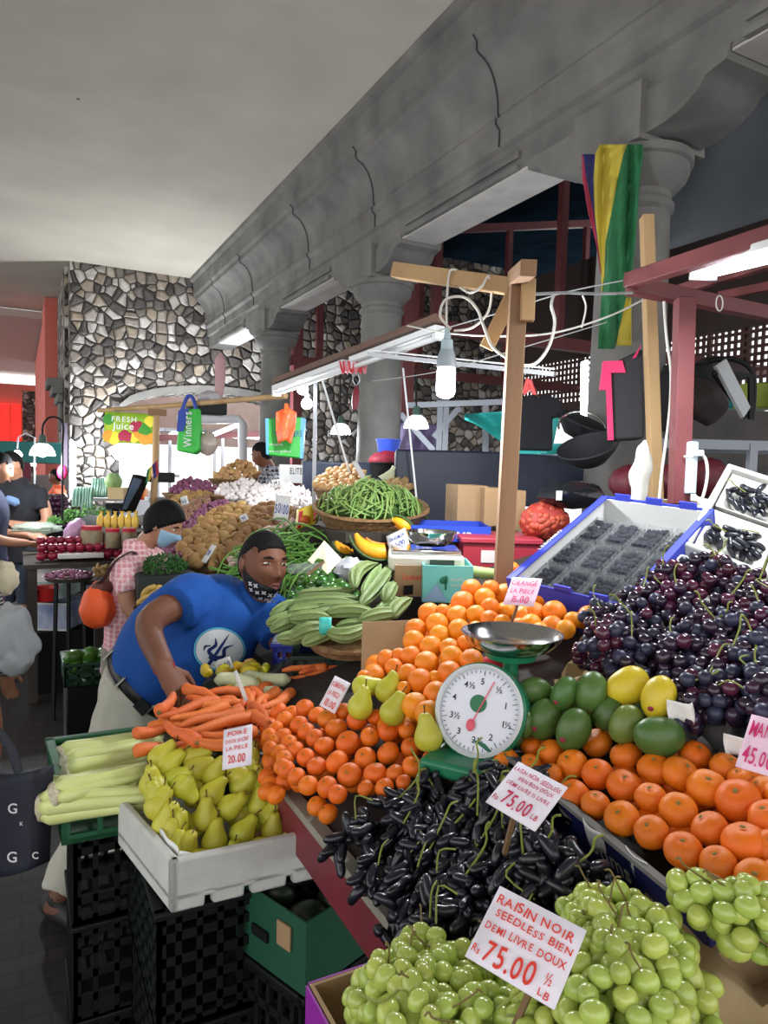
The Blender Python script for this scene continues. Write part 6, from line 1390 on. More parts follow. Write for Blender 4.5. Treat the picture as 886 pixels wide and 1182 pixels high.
# herbs
hm = MB(); c = D(190, 658, 3.2); r = random.Random(4)
for k in range(900):
    d = Vector((r.gauss(0, 1), r.gauss(0, 1), abs(r.gauss(0, .8)))).normalized(); p = c+Vector((d.x*.10, d.y*.09, d.z*.075))*r.uniform(.7, 1.05); q = rq(r).to_matrix()
    hm.add([p+q @ Vector(v) for v in ((0, 0, 0), (.009, .004, .002), (.016, 0, 0), (.009, -.004, -.001))], [(0, 1, 2, 3)])
single('parsley', hm, herbm, 'dark green bushy parsley in front of the woman', 'herbs', thick=.0008)
single('herb_crate', MB().box(c-Z0*.075, (.26, .22, .13)), M('dark_crate3', (30, 36, 32), .7), 'dark crate under the parsley', 'crate', bev=.006)
single('herb_trestle', MB().box(c-Z0*.66, (.28, .24, 1.02)), M('dark_box2', (28, 26, 28), .8), 'dark box under the parsley crate', 'box')
bm3 = M('banana_skin', (210, 176, 92), .55, noise=(8, (190, 150, 70), .1), rand=.08)
bn = stick_me('banana', bm3, .32, .26, 9)
for k in range(9): put('banana', bn, D(168+k*2.3, 694-(k % 3)*5, 3.05)+Vector((0, .02*(k % 2), 0)), align((.5, -.6, .4+.1*(k % 3)), 'Z', 1.5+k*.3), .05, None, 'stubby banana in the hand beside the woman\'s arm', 'banana', 'bananas beside the woman')
# ================================================================ posts, rails, lamps and what hangs from them
timber = M('raw_timber', (188, 156, 112), .8, noise=(7, (160, 126, 86), .1), bump=(40, .2), stretch=(1, 1, .12))
timber_d = M('old_timber', (150, 116, 86), .85, noise=(6, (122, 92, 68), .1), bump=(30, .25), stretch=(1, 1, .15))
wirem = M('white_cable', (208, 206, 198), .6); greyw = M('grey_cable', (150, 152, 150), .6)
white_metal = M('white_enamel', (220, 222, 224), .4); alu = M('grey_aluminium', (168, 170, 174), .4, metal=.6)
lit = M('lit_tube', (236, 244, 255), .4, emit=9); bulblit = M('lit_bulb', (236, 244, 255), .4, emit=14); shade_lit = M('glowing_shade', (232, 236, 250), .5, emit=1.6)
offtube = M('unlit_tube', (226, 228, 230), .3)
t = thing('timber_post', 'tall rough timber post with a crossbeam and brace above the oranges', 'post', onz(572, 728, 1.22))
pa, pb = D(599, 312, 2.1), D(578, 690, 2.1)
MB().bar(pb-Z0*.2+(pb-pa)*.0, pa, .048, .05, up=R0).build('post', timber_d, t, bev=.003)
MB().bar(D(456, 312, 2.42), D(604, 333, 2.13), .046, .05).build('crossbeam', timber, t, bev=.003)
MB().bar(D(594, 322, 2.13), D(610, 309, 1.92), .045, .045).build('top_block', timber_d, t, bev=.003)
MB().bar(D(610, 322, 2.06), D(608, 371, 2.06), .024, .04, up=R0).build('side_block', timber, t, bev=.003)
MB().bar(D(561, 402, 2.2), D(594, 335, 2.14), .045, .022, up=FW).build('brace', timber, t, bev=.003)
# hanging bulb
c = D(515, 420, 2.28)
t = thing('hanging_bulb', 'lit energy-saving bulb hanging from the timber crossbeam', 'light bulb', c)
bx = Vector((0, 0, 1))
MB().lathe([(.001, .115), (.007, .113), (.012, .08), (.019, .075), (.02, .04), (.017, .035), (.001, .035)], 20, c).build('socket', M('pale_blue_plastic2', (166, 190, 200), .4), t)
MB().lathe([(.001, .046), (.021, .045), (.030, .02), (.032, -.004), (.030, -.012), (.001, -.012)], 20, c).build('ballast', M('bulb_grey', (150, 164, 174), .4), t)
MB().lathe([(.001, -.012), (.028, -.012), (.0305, -.03), (.031, -.085), (.027, -.102), (.012, -.110), (.001, -.111)], 20, c).build('glass', bulblit, t)
def cab(lab, pts, r=.0035, m=None, grp=None): return cord('electric_cable', [D(*p) for p in pts], r, m or wirem, lab, 'cable', grp)
cab('white cable dropping from the crossbeam to the lit bulb', [(516, 385, 2.28), (515, 360, 2.28), (517, 325, 2.26), (520, 312, 2.24), (527, 312, 2.25)], .004)
cab('white cable looped in a wide ring beside the lit bulb', [(520, 380, 2.27), (508, 365, 2.25), (514, 346, 2.24), (535, 343, 2.22), (550, 356, 2.2), (558, 376, 2.18), (568, 400, 2.15), (586, 414, 2.12)], .0045)
cab('white cable draped over the timber crossbeam', [(531, 332, 2.24), (543, 338, 2.18), (556, 330, 2.17), (564, 319, 2.17), (567, 340, 2.2), (562, 362, 2.22), (545, 378, 2.24), (524, 382, 2.27)], .004)
cab('pale cable sagging right of the timber post', [(586, 414, 2.12), (604, 422, 2.14), (620, 418, 2.18), (634, 398, 2.25), (640, 372, 2.3), (636, 352, 2.32), (640, 338, 2.34)], .0055)
cab('long grey cable from the timber post to the red frame', [(608, 340, 2.1), (650, 338, 2.3), (690, 339, 2.4), (730, 338, 2.4)], .005, greyw)
cab('thin white cable from the tube batten to the red frame', [(470, 376, 3.0), (520, 385, 2.6), (580, 388, 2.3), (640, 384, 2.35), (700, 366, 2.4), (742, 346, 2.42)], .0035)
cab('thin grey cable crossing behind the lit bulb', [(440, 405, 3.2), (505, 382, 2.9), (580, 360, 2.6), (650, 338, 2.5), (728, 322, 2.42)], .0025, greyw)
cab('short green-white cable end dangling from the long grey cable', [(672, 341, 2.38), (676, 355, 2.38), (671, 378, 2.38)], .003)
cab('thin cable crossing low behind the timber post', [(430, 440, 3.2), (510, 428, 3.0), (600, 402, 2.8), (700, 372, 2.7)], .0022, greyw)
# tube battens over the vegetable stall (unlit) with the timber lath above them
A, B = D(318, 446, 4.35), D(508, 376, 3.05)
t = thing('timber_lath', 'long brown lath carrying the tube battens over the vegetables', 'lath', A)
MB().bar(A+Z0*.03, B+Z0*.035, .05, .03).build('lath', M('brown_lath', (120, 92, 78), .8, noise=(8, (96, 74, 64), .1)), t)
for nm, a, b in (('far', A, A+(B-A)*.52), ('near', A+(B-A)*.56, B)):
    a = a-Z0*.012; b = b-Z0*.012
    t = thing('tube_batten', 'white unlit tube batten, the one %s the lit bulb' % ('farther from' if nm == 'far' else 'nearer to'), 'tube light', a)
    MB().bar(a, b, .055, .03).build('housing', white_metal, t, bev=.003)
    MB().ring([a-Z0*.035+(b-a)*.03, b-Z0*.035-(b-a)*.03], .013, 12).build('tube', offtube, t)
    for p in (a+(b-a)*.015, b-(b-a)*.015): MB().box(p-Z0*.025, (.05, .03, .045)).build('end_cap', white_metal, t)
t = thing('steel_rail', 'thin white steel rail running across behind the lit bulb', 'rail', D(425, 409, 3.3)); MB().bar(D(425, 409, 3.3), D(640, 432, 2.75), .018, .018).build('rail', alu, t); MB().bar(D(425, 404, 3.3), D(640, 426, 2.75), .006, .006).build('wire', white_metal, t)
single('steel_pole', MB().bar(D(364, 440, 4.2), D(362, 590, 4.2), .022, .022, up=R0), alu, 'thin upright steel pole behind the onion basket', 'pole')
single('steel_pole', MB().bar(D(371, 436, 4.0), D(404, 548, 4.0), .012, .012, up=R0), white_metal, 'white slanting rod above the onion basket', 'rod')
single('steel_pole', MB().bar(D(465, 425, 3.6), D(481, 580, 3.6), .009, .009, up=R0), white_metal, 'white slanting rod in front of the stone column', 'rod')
# lit bulbs below the batten end
for i, (x, y, d) in enumerate(((349, 449, 4.2), (354, 466, 4.3))):
    t = thing('hanging_bulb', ('glowing round bulb under the far batten, the upper one', 'glowing round bulb under the far batten, the lower one')[i], 'light bulb', D(x, y, d))
    MB().ball(D(x, y, d), .034, 16, 10).build('glass', bulblit, t); MB().lathe([(.001, .06), (.014, .06), (.014, .028), (.001, .028)], 12, D(x, y, d)).build('socket', white_metal, t)
# pegs and pouch
pegm = M('red_peg', (190, 40, 56), .5); pegp = M('pink_peg', (206, 120, 130), .5)
for i, x in enumerate((392, 397, 402, 407, 412, 417)):
    single('clothes_peg', MB().ring(smooth_path([D(x, 417, 3.6), D(x+2, 425, 3.6), D(x+4, 431, 3.6), D(x+5, 424, 3.6), D(x+4, 417, 3.6)], 3), .006, 6), (pegm, pegp)[i % 2], 'red-pink loop clip hanging in a row from the lath', 'clip', 'clips under the lath')
t = thing('key_pouch', 'dark red pouch hanging on a wire hook under the lath', 'pouch', D(411, 470, 3.6))
MB().ring([D(411, 445, 3.6), D(411, 452, 3.6), D(410, 464, 3.6), D(409, 473, 3.6)], [.004, .018, .02, .012], 10).build('body', M('dark_red_pouch', (120, 30, 44), .5), t)
MB().ring(smooth_path([D(411, 446, 3.6), D(407, 438, 3.6), D(411, 430, 3.6), D(415, 438, 3.6), D(411, 446, 3.6)], 4), .003, 6).build('hook', alu, t)
# dome lamps
def dome(lab, px, py, w, d, cordto=None):
    c = D(px, py, d); r = w/2*d/FPX
    t = thing('dome_lamp', lab, 'lamp', c)
    MB().lathe([(r, 0), (r*1.0, .04*r), (r*.92, .4*r), (r*.7, .78*r), (r*.4, .98*r), (r*.3, 1.0*r), (r*.28, .92*r), (r*.66, .7*r), (r*.86, .38*r), (r*.95, 0)], 24, c, cap=False).build('shade', shade_lit, t)
    MB().lathe([(.001, 1.75*r), (r*.25, 1.7*r), (r*.32, 1.2*r), (r*.36, 1.0*r), (.001, 1.0*r)], 16, c).build('socket', M('lamp_green', (48, 78, 66), .5), t)
    MB().ball(c+Z0*r*.3, r*.42, 14, 10).build('bulb', bulblit, t)
    if cordto: MB().ring(smooth_path([c+Z0*1.7*r]+[D(*q) for q in cordto], 5), .008, 6).build('arm', blackplastic, t)
    return c
l1 = dome('glowing dome lamp with a green socket in front of the rubble pier', 393, 501, 24, 6.5, [(393, 470, 6.5), (392, 430, 6.5)])
l2 = dome('glowing dome lamp between the stone column and the lit bulb', 480, 494, 29, 5.4, [(480, 462, 5.4), (479, 430, 5.4)])
l3 = dome('glowing dome lamp on a black gooseneck by the pink pier', 49, 526, 28, 5.4, [(50, 490, 5.4), (57, 482, 5.4), (68, 483, 5.4), (73, 492, 5.4), (72, 520, 5.4), (72, 600, 5.4)])
# ------------------------------------------------ red steel frame on the right
t = thing('steel_gantry', 'dark red steel stall frame carrying the lit tube', 'frame', (1.98, 1.69, SB(1.98)))
zt = 2.335
K = Vector((1.86, 1.80, zt))
MB().bar(D(790, 345, 2.42), D(783, 582, 2.42), .058, .058, up=R0).build('post', red_steel, t, bev=.003)
MB().bar(D(726, 324, 2.42), D(960, 251, 1.55), .045, .05).build('beam', red_steel, t, bev=.003)
MB().bar(D(728, 330, 2.42), D(960, 377, 3.2), .05, .055).build('beam', red_steel, t, bev=.003)
MB().bar(D(780, 336, 2.9), D(960, 282, 2.2), .035, .04).build('beam', red_steel, t, bev=.003)
MB().bar(D(830, 342, 3.3), D(960, 316, 2.9), .035, .04).build('beam', red_steel, t, bev=.003)
a, b = D(811, 314, 2.12), D(930, 283, 1.62)
t = thing('tube_light', 'lit fluorescent tube in a white tray under the red frame', 'tube light', a)
MB().bar(a+Z0*.018, b+Z0*.018, .085, .02).bar(a-(b-a)*.0+Z0*.0, a+(b-a)*.02+Z0*.0, .085, .05).build('tray', white_metal, t, bev=.004)
MB().ring([a+(b-a)*.04-Z0*.008, b-Z0*.008], .014, 12).build('tube', lit, t)
cab('white cable tied along the red frame to the lit tube', [(726, 330, 2.4), (735, 318, 2.36), (760, 314, 2.3), (790, 308, 2.2), (812, 306, 2.12)], .006)
for i, (x, y) in enumerate(((746, 318), (830, 350))): single('cable_tie', MB().ring([D(x+4*math.cos(u), y+9*math.sin(u), 2.36-.02*i+ (.0 if i == 0 else .28)) for u in [2*PI*k/12 for k in range(13)]], .0025, 5), wirem, ('white tie round the upper red rail beside the timber pole', 'white tie round the lower red rail above the post')[i], 'tie')
cab('white cable hanging down beside the red post', [(766, 348, 2.5), (769, 390, 2.5), (774, 430, 2.5), (772, 480, 2.48), (764, 540, 2.46), (760, 580, 2.45)], .005)
single('timber_pole', MB().bar(D(746, 250, 2.85), D(757, 585, 2.75)+(D(757, 585, 2.75)-D(746, 250, 2.85)).normalized()*1.5, .05, .045, up=R0), timber, 'pale timber pole standing in front of the flag column', 'pole', bev=.003)
t = thing('power_strip', 'pale power strip tied upright on the red post', 'power strip', D(797, 572, 2.38))
MB().bar(D(799, 510, 2.38), D(796, 570, 2.38), .03, .03, up=R0).build('body', M('pale_blue_strip', (196, 216, 226), .4), t, bev=.004)
MB().ring([D(789, 527, 2.38), D(800, 527, 2.36), ], .004, 6).build('tie', wirem, t)
MB().box(D(805, 523, 2.36), (.03, .03, .022)).build('plug', white_metal, t, bev=.004)
cab('cream cable looping from the power strip plug', [(806, 522, 2.36), (814, 530, 2.36), (816, 548, 2.36), (812, 570, 2.35), (806, 582, 2.34)], .005)
# national flag on the column
FL = [(22, None, None, (240, 345), (345, 405)), (60, (172, 177), (177, 222), (222, 330), (330, 405)), (150, (172, 186), (186, 215), (215, 310), (310, 395)), (280, (195, 214), (214, 219), (219, 285), (285, 385)), (400, (225, 231), (231, 232), (232, 262), (262, 375)), (520, (243, 244), (244, 245), (245, 258), (258, 362)), (620, None, None, (247, 248), (245, 338)), (720, None, None, None, (238, 316)), (808, None, None, None, (232, 296))]
t = thing('flag', 'four-striped red, blue, yellow and green flag draped on the column', 'flag', D(705, 405, 3.36))
for nm, ix, col in (('red_stripe', 1, (150, 34, 62)), ('blue_stripe', 2, (34, 36, 96)), ('yellow_stripe', 3, (196, 178, 66)), ('green_stripe', 4, (38, 110, 66))):
    rows = [(q[0], q[ix]) for q in FL if q[ix]]
    mb = MB(); fine = []
    for (y0, r0), (y1, r1) in zip(rows[:-1], rows[1:]):
        for k in range(5): u = k/5; fine.append((y0+(y1-y0)*u, r0[0]+(r1[0]-r0[0])*u, r0[1]+(r1[1]-r0[1])*u))
    fine.append((rows[-1][0],)+tuple(rows[-1][1])); n = len(fine)
    def P(a, b): 
        y, x0, x1 = fine[min(n-1, int(round(a*(n-1))))]; x = x0+(x1-x0)*b
        return D(620+x/3.33, 160+y/3.33, 3.36+.035*math.sin(x*.055+y*.004)+.02*math.sin(x*.13))
    mb.grid(P, n-1, 8); mb.build(nm, M('flag_'+nm, col, .8, bump=(18, .2)), t, thick=.003)
mb = MB().grid(lambda a, b: D(620+(338+22*b-a*(36 if b < .5 else 2)*(1-b))/3.33, 160+(610+186*a)/3.33, 3.40+.02*math.sin(3*b)), 8, 4); mb.build('lower_yellow', MATS['flag_yellow_stripe'], t, thick=.003)
# bags and clothes hanging by the column
t = thing('hanging_bag', 'black upright bag with a bright pink lining hung beside the timber pole', 'bag', D(722, 510, 2.95))
MB().prism([D(704, 420, 2.95), D(742, 402, 2.9), D(744, 506, 2.9), D(706, 508, 2.95)], FW*.08).build('body', M('black_canvas', (44, 42, 46), .75, bump=(20, .2)), t, bev=.01)
MB().prism([D(696, 417, 2.93), D(718, 416, 2.92), D(722, 430, 2.92), D(705, 430, 2.93), D(708, 508, 2.93), D(702, 508, 2.93), D(700, 450, 2.93), D(692, 450, 2.93)], FW*.012).prism([D(730, 414, 2.88), D(740, 398, 2.88), D(734, 412, 2.88)], FW*.01).build('lining', M('hot_pink', (236, 52, 112), .6), t)
t = thing('plastic_bag', 'small white plastic bag hanging by its knot beside the timber pole', 'bag', D(740, 580, 2.62))
MB().ring(smooth_path([D(744, 508, 2.62), D(743, 520, 2.62), D(741, 540, 2.62), D(737, 565, 2.62), D(735, 582, 2.62)], 4), [(.004, .004), (.006, .006), (.012, .008), (.02, .012), (.028, .014), (.034, .016), (.038, .018), (.04, .02), (.042, .022), (.043, .022), (.042, .02), (.04, .02), (.036, .02), (.034, .018), (.03, .016), (.028, .014), (.02, .01)], 20, fn=lambda a, u: 1+.16*math.sin(5*a+6*u)+.5*mnoise.noise(Vector((math.cos(a)*1.3, math.sin(a)*1.3, u*4)))).build('body', M('thin_white_bag', (230, 228, 218), .4, alpha=.9), t)
t = thing('hanging_tshirt', 'black t-shirt on a pink hanger behind the timber post', 'shirt', D(622, 520, 3.3))
mb = MB().prism([D(602, 460, 3.3), D(612, 455, 3.3), D(622, 458, 3.3), D(632, 455, 3.3), D(648, 462, 3.3), D(652, 480, 3.3), D(638, 482, 3.3), D(638, 520, 3.3), D(600, 519, 3.3), D(601, 478, 3.3)], FW*.05); mb.build('body', blackc, t, bev=.01)
MB().ring(smooth_path([D(606, 452, 3.29), D(610, 438, 3.29), D(613, 446, 3.29), D(617, 455, 3.29), D(612, 448, 3.29), D(604, 454, 3.29)], 3), .012, 8).build('hanger', M('coral_hanger', (238, 96, 96), .5), t)
# green shopping bags, orange bag, banner and bamboo
gb = M('lime_green_bag', (52, 176, 64), .5, bump=(10, .3)); bb2 = M('blue_bag_panel', (36, 62, 150), .5)
single('bamboo_pole', MB().ring([D(114, 474, 6.6), D(200, 468, 6.2), D(330, 457, 5.2)], .022, 10, fn=lambda a, u: 1+.1*(int(u*20) % 2)), timber, 'horizontal bamboo pole carrying the bags below the stone arch', 'pole')
t = thing('shopping_bag', 'green and blue shopping bag hanging from the bamboo below the arch', 'bag', D(218, 524, 5.9))
d = 5.9; MB().prism([D(206, 474, d), D(228, 470, d), D(231, 518, d), D(224, 524, d), D(203, 520, d)], FW*.12).build('body', gb, t, bev=.015)
MB().prism([D(206, 474, d-.01), D(218, 471, d-.01), D(212, 498, d-.01), D(204, 498, d-.01)], -FW*.006).build('side_panel', bb2, t)
MB().ring(smooth_path([D(210, 474, d), D(215, 460, d), D(219, 457, d), D(223, 461, d), D(226, 472, d)], 4), .016, 8).build('handle', bb2, t)
lt = MB(); lettering(lt, 'Winners', D(221, 516, d-.02), UP, -RT, -FW, .10, .30); lt.build('lettering', whitec, t)
d = 4.9
t = thing('shopping_bag', 'green shopping bag with a pale blue edge behind the orange bag', 'bag', D(328, 528, d))
MB().prism([D(308, 483, d), D(349, 481, d), D(347, 529, d), D(309, 525, d)], FW*.08).build('body', gb, t, bev=.01)
MB().prism([D(306, 483, d), D(310, 483, d), D(310, 525, d), D(307, 524, d)], FW*.06).prism([D(347, 482, d), D(352, 483, d), D(349, 529, d), D(346, 529, d)], FW*.06).build('side_panel', M('pale_blue_panel', (96, 176, 222), .5), t)
lt = MB(); lettering(lt, 'W', D(317, 506, d-.006), RT, UP, -FW, .075); lettering(lt, 'NERS', D(334, 504, d-.006), RT, UP, -FW, .06, .09); lt.build('lettering', bb2, t)
lt = MB(); lettering(lt, 'shopping', D(310, 514, d-.006), RT, UP, -FW, .022, .1); lettering(lt, 'everyday', D(310, 522, d-.006), RT, UP, -FW, .022, .16); lt.build('small_lettering', whitec, t)
t = thing('orange_bag', 'folded orange plastic bag hung in front of a green shopping bag', 'bag', D(330, 512, 4.75)); d = 4.75
MB().grid(lambda a, b: D(319-1*a+(23-2*a if a < .6 else 21-20*(a-.6))*b+(5 if a > .6 else 0)*(a-.6)*2, 476+36*a-4*math.sin(PI*b), d+.03*math.sin(7*b+2*a)), 12, 12).build('body', M('orange_plastic', (240, 92, 44), .45, bump=(14, .4)), t, thick=.012)
MB().ring([D(330, 466, d), D(331, 472, d), D(330, 478, d)], [.012, .02, .035], 10).build('knot', MATS['orange_plastic'], t)
t = thing('juice_banner', 'yellow-green fresh juice banner with printed fruit under the arch', 'banner', D(147, 512, 6.3)); d = 6.3
o, o2, o3 = D(119.5, 510, d), D(176, 513, d), D(119, 475, d)
bu = (o2-o).normalized(); bv = (o3-o); bv = (bv-bu*bv.dot(bu)); bh = bv.length; bv.normalize(); bw = (o2-o).length; bn = bu.cross(bv)
MB().grid(lambda a, b: o+bu*(bw*a)+bv*(bh*b), 6, 4).build('sheet', M('banner_green', (186, 206, 48), .6, noise=(3, (96, 168, 40), .2)), t, thick=.004)
lt = MB(); lettering(lt, 'FRESH', o+bu*.06+bv*(bh*.70), bu, bv, bn*5, .065, .23); lettering(lt, 'Juice', o+bu*.08+bv*(bh*.45), bu, bv, bn*5, .085, .19); lt.build('lettering', M('banner_white', (236, 240, 230), .6), t)
for nm, col, pos in (('orange_print', (240, 160, 40), ((.10, .2, .055), (.84, .18, .06), (.93, .2, .05), (.66, .25, .04))), ('berry_print', (176, 30, 70), ((.42, .25, .05), (.5, .2, .045), (.62, .55, .05), (.7, .6, .04), (.36, .2, .04))), ('lime_print', (60, 150, 40), ((.8, .5, .055), (.85, .4, .05), (.08, .75, .05))), ('lemon_print', (240, 220, 60), ((.2, .15, .06), (.92, .75, .05), (.62, .18, .045)))):
    mb = MB()
    for x, y, r_ in pos: mb.ball(o+bu*(bw*x)+bv*(bh*y)+bn*.002, (r_, r_, .004), 14, 8, R=Matrix((bu, bv, bn)).transposed())
    mb.build(nm, M(nm, col, .6), t)
t = thing('bamboo_post', 'upright bamboo post beside the juice banner with a tiny flag', 'post', D(177, 605, 5.6))
MB().ring([D(181, 470, 5.6), D(179, 540, 5.6), D(176, 605, 5.6)], [.026, .026, .028], 10).build('pole', timber, t); MB().box(D(181, 476, 5.6), (.14, .06, .05)).build('head_block', timber_d, t)
t = thing('small_flag', 'tiny four-striped flag tied to the bamboo post', 'flag', D(177, 552, 5.5))
for k, col in enumerate(('red', 'blue', 'yellow', 'green')):
    MB().grid(lambda a, b: D(181.5-3*(k+b)+a*2*(1 if k < 2 else -1), 531+a*16+3*(k+b), 5.5+.02*math.sin(3*a)), 4, 2).build(col+'_stripe', MATS['flag_%s_stripe' % col], t, thick=.004)
single('folded_umbrella', MB().ring(smooth_path([D(255, 407, 7.2), D(254, 418, 7.2), D(254, 440, 7.2), D(252, 462, 7.2), D(254, 476, 7.2)], 4), [.01, .02, .035, .05, .055, .056, .056, .055, .05, .048, .046, .042, .04, .036, .03, .02, .01], 12, fn=lambda a, u: 1+.2*math.sin(6*a)), M('pale_pink_cloth', (190, 150, 152), .8), 'folded pale pink umbrella hanging against the stone wall', 'umbrella')
t = thing('crate_rack', 'black crate with grey bags stored on the bamboo under the arch', 'crate', D(238, 480, 6.2)); MB().box(D(238, 472, 6.2), (.32, .2, .10)).build('body', blackplastic, t, bev=.01); 
single('plastic_bag', MB().ball(D(242, 459, 6.2), (.10, .08, .06), 14, 10, fn=lambda d, q: q*(1+.3*mnoise.noise(d*2))), M('grey_bag2', (170, 164, 168), .5), 'grey plastic bag on the black crate under the arch', 'bag')
single('plastic_bag', MB().ball(D(240, 512, 6.0), (.085, .07, .10), 14, 10, fn=lambda d, q: q*(1+.2*mnoise.noise(d*2))), M('clear_grey_bag', (176, 160, 150), .3), 'filled clear bag hanging beside the green and blue shopping bag', 'bag')
# ================================================================ stalls beyond the vendor, towards the stone wall
t = thing('produce_table', 'dark table of apples and jars beyond the woman', 'table', (.3, 5.45, 0))
MB().box((.55, 5.75, .945), (1.05, .9, .03)).build('tabletop', board, t)
for x in (.08, 1.02):
    for y in (5.35, 6.15): MB().box((x, y, .465), (.06, .06, .93)).build('leg', board, t)
MB().box((.55, 5.95, .3), (.9, .4, .6)).build('back_panel', M('dark_back', (24, 22, 24), .9), t)
apm = M('dark_red_apple', (150, 26, 52), .3, noise=(8, (112, 18, 44), .1), rand=.2); ap_me = [MB().lathe([(.001, -.72), (.25, -.85), (.6, -.78), (.92, -.3), (1, .1), (.88, .55), (.5, .82), (.22, .82), (.001, .62)], 16).mesh('apple', apm, sharp=180)]
for row, (z, n, y0) in enumerate(((1.0, 9, 5.42), (1.0, 9, 5.50), (1.055, 8, 5.46), (1.05, 8, 5.55), (1.10, 6, 5.52))):
    for k in range(n):
        put('apple', ap_me[0], (.14+.062*(k+.5*(row % 2))+rnd.uniform(-.005, .005), y0, z), (rnd.uniform(-.3, .3), rnd.uniform(-.3, .3), rnd.uniform(0, 6)), .033, None, 'dark red apple in the rows at the table edge beyond the woman', 'apple', 'apples at the table edge')
single('foam_tray', MB().box(D(92, 639, 5.1), (.30, .30, .035)), styro, 'flat white tray beside the apples', 'tray', bev=.006)
single('clear_bag', MB().ball(D(42, 610, 5.6), (.18, .10, .05), 18, 12, fn=lambda d, q: q*(1+.3*mnoise.noise(d*2.4))), M('clear_green_bag', (180, 196, 180), .2, alpha=.5), 'clear bag of greens behind the apples', 'bag')
single('wrapped_pack', MB().ball(D(86, 614, 5.2), (.07, .06, .10), 16, 12, fn=lambda d, q: q*(1+.2*mnoise.noise(d*2.4)), R=Euler((0, .5, 0)).to_matrix()), M('pink_pack', (190, 150, 186), .3, bump=(18, .5)), 'pink-lilac wrapped pack beside the jars', 'pack')
# jars
pk = M('pickle_fill', (150, 120, 36), .4, noise=(40, (108, 84, 28), .0)); redlid = M('red_lid2', (184, 36, 52), .4)
for i, (x, y0, y1, w) in enumerate(((106, 607, 632, 24), (130, 610, 632, 17), (149, 610, 631, 17))):
    d = 5.15; b_ = D(x, y1, d); h = D(x, y0, d).z-b_.z; r_ = w/2*d/FPX
    t = thing('pickle_jar', ('widest pickle jar with a red lid beside the apples', 'pickle jar with a red lid, in the middle of three', 'pickle jar with a red lid nearest the woman\'s head')[i], 'jar', b_)
    MB().lathe([(.001, 0), (r_*.9, 0), (r_, .01), (r_, h*.72), (r_*.85, h*.84), (.001, h*.84)], 20, b_).build('body', pk, t); MB().lathe([(.001, h*.82), (r_*.9, h*.82), (r_*.92, h), (.001, h)], 20, b_).build('lid', redlid, t)
    MB().lathe([(r_*.7, 0), (r_*1.03, 0), (r_*1.03, h*.74), (r_*.9, h*.84)], 20, b_, cap=False).build('glass', clearp, t)
jm = M('yellow_juice', (236, 196, 84), .3, rand=.08)
for i in range(6):
    x = 116+i*8; t = single('juice_bag', MB().ring([D(x, 609, 5.4), D(x, 604, 5.4), D(x, 598, 5.4), D(x+1, 593, 5.4), D(x+1, 590, 5.4)], [.02, .03, .026, .008, .016], 10, fn=lambda a, u: 1+.1*math.sin(4*a)), jm, 'knotted clear bag of yellow juice behind the jars', 'juice bag', 'juice bags behind the jars')
single('jar_shelf', MB().box((.72, 5.9, 1.12), (.6, .35, .02)).box((.72, 6.05, 1.03), (.56, .04, .17)), board, 'low shelf under the juice bags', 'shelf')
# screen
t = thing('display_screen', 'tilted black display screen behind the juice bags', 'screen', D(150, 595, 5.5))
sa, sb_, sc_ = D(138, 590, 5.4), D(148, 595, 5.5), D(152, 548, 5.5)
MB().prism([D(138, 591, 5.4), D(150, 592, 5.55), D(168, 551, 5.6), D(153, 547, 5.45)], FW*.05+RT*.02).build('frame', blackplastic, t, bev=.006)
MB().prism([D(141, 588, 5.38), D(148, 588, 5.5), D(164, 554, 5.56), D(154, 551, 5.42)], -FW*.006).build('panel', M('dim_panel', (92, 110, 132), .2), t)
single('card_reader', MB().box(D(186, 551, 5.8), (.20, .12, .08)), blackplastic, 'black till unit behind the bamboo post', 'till', bev=.01)
t = thing('glass_case', 'small glass case of pastries behind the bamboo post', 'display case', D(187, 575, 5.9)); MB().box(D(187, 562, 5.9), (.24, .2, .26)).build('glass', clearp, t); MB().box(D(187, 576, 5.9), (.25, .21, .03)).box(D(187, 549, 5.9), (.25, .21, .02)).build('frame', alu, t)
# boxes and basin stacked under the table front
def pbox(lab, px0, py0, px1, py1, d, dep, mat): return block('carton', lab, 'carton', px0, py0, px1, py1, d, dep, mat)
pbox('white carton with a hand hole under the apples', 32, 650, 80, 672, 5.05, .3, whitec)
pbox('white carton printed with red fruit below the top carton', 35, 672, 72, 690, 5.1, .3, M('white_teal_card', (206, 216, 214), .7, noise=(5, (150, 186, 180), .2)))
t, o, ux, uy, L, h = pbox('blue and white printed carton on the ground under the red basin', 35, 696, 77, 727, 5.05, .3, M('blue_white_print', (56, 78, 140), .6, noise=(9, (190, 198, 212), .0)))
MB().box(o+ux*L*.5+Z0*.004-uy*.002, (L, .006, .012), Matrix((ux, uy, Z0)).transposed()).box(o+ux*L*.5+Z0*h-uy*.002, (L, .006, .012), Matrix((ux, uy, Z0)).transposed()).build('white_edge', whitec, t)
single('plastic_crate', MB().box(o+ux*L*.5+uy*.15-Z0*(o.z/2+.004), (.3, .3, o.z-.01)), blackplastic, 'black crate under the blue and white carton', 'crate')
c = D(51, 693, 4.95); single('red_basin', MB().lathe([(.001, 0), (.075, 0), (.092, .085), (.10, .09), (.10, .095), (.086, .09), (.07, .01), (.001, .008)], 28, c), M('red_plastic', (206, 40, 40), .4), 'bright red round basin on the cartons under the apples', 'basin')
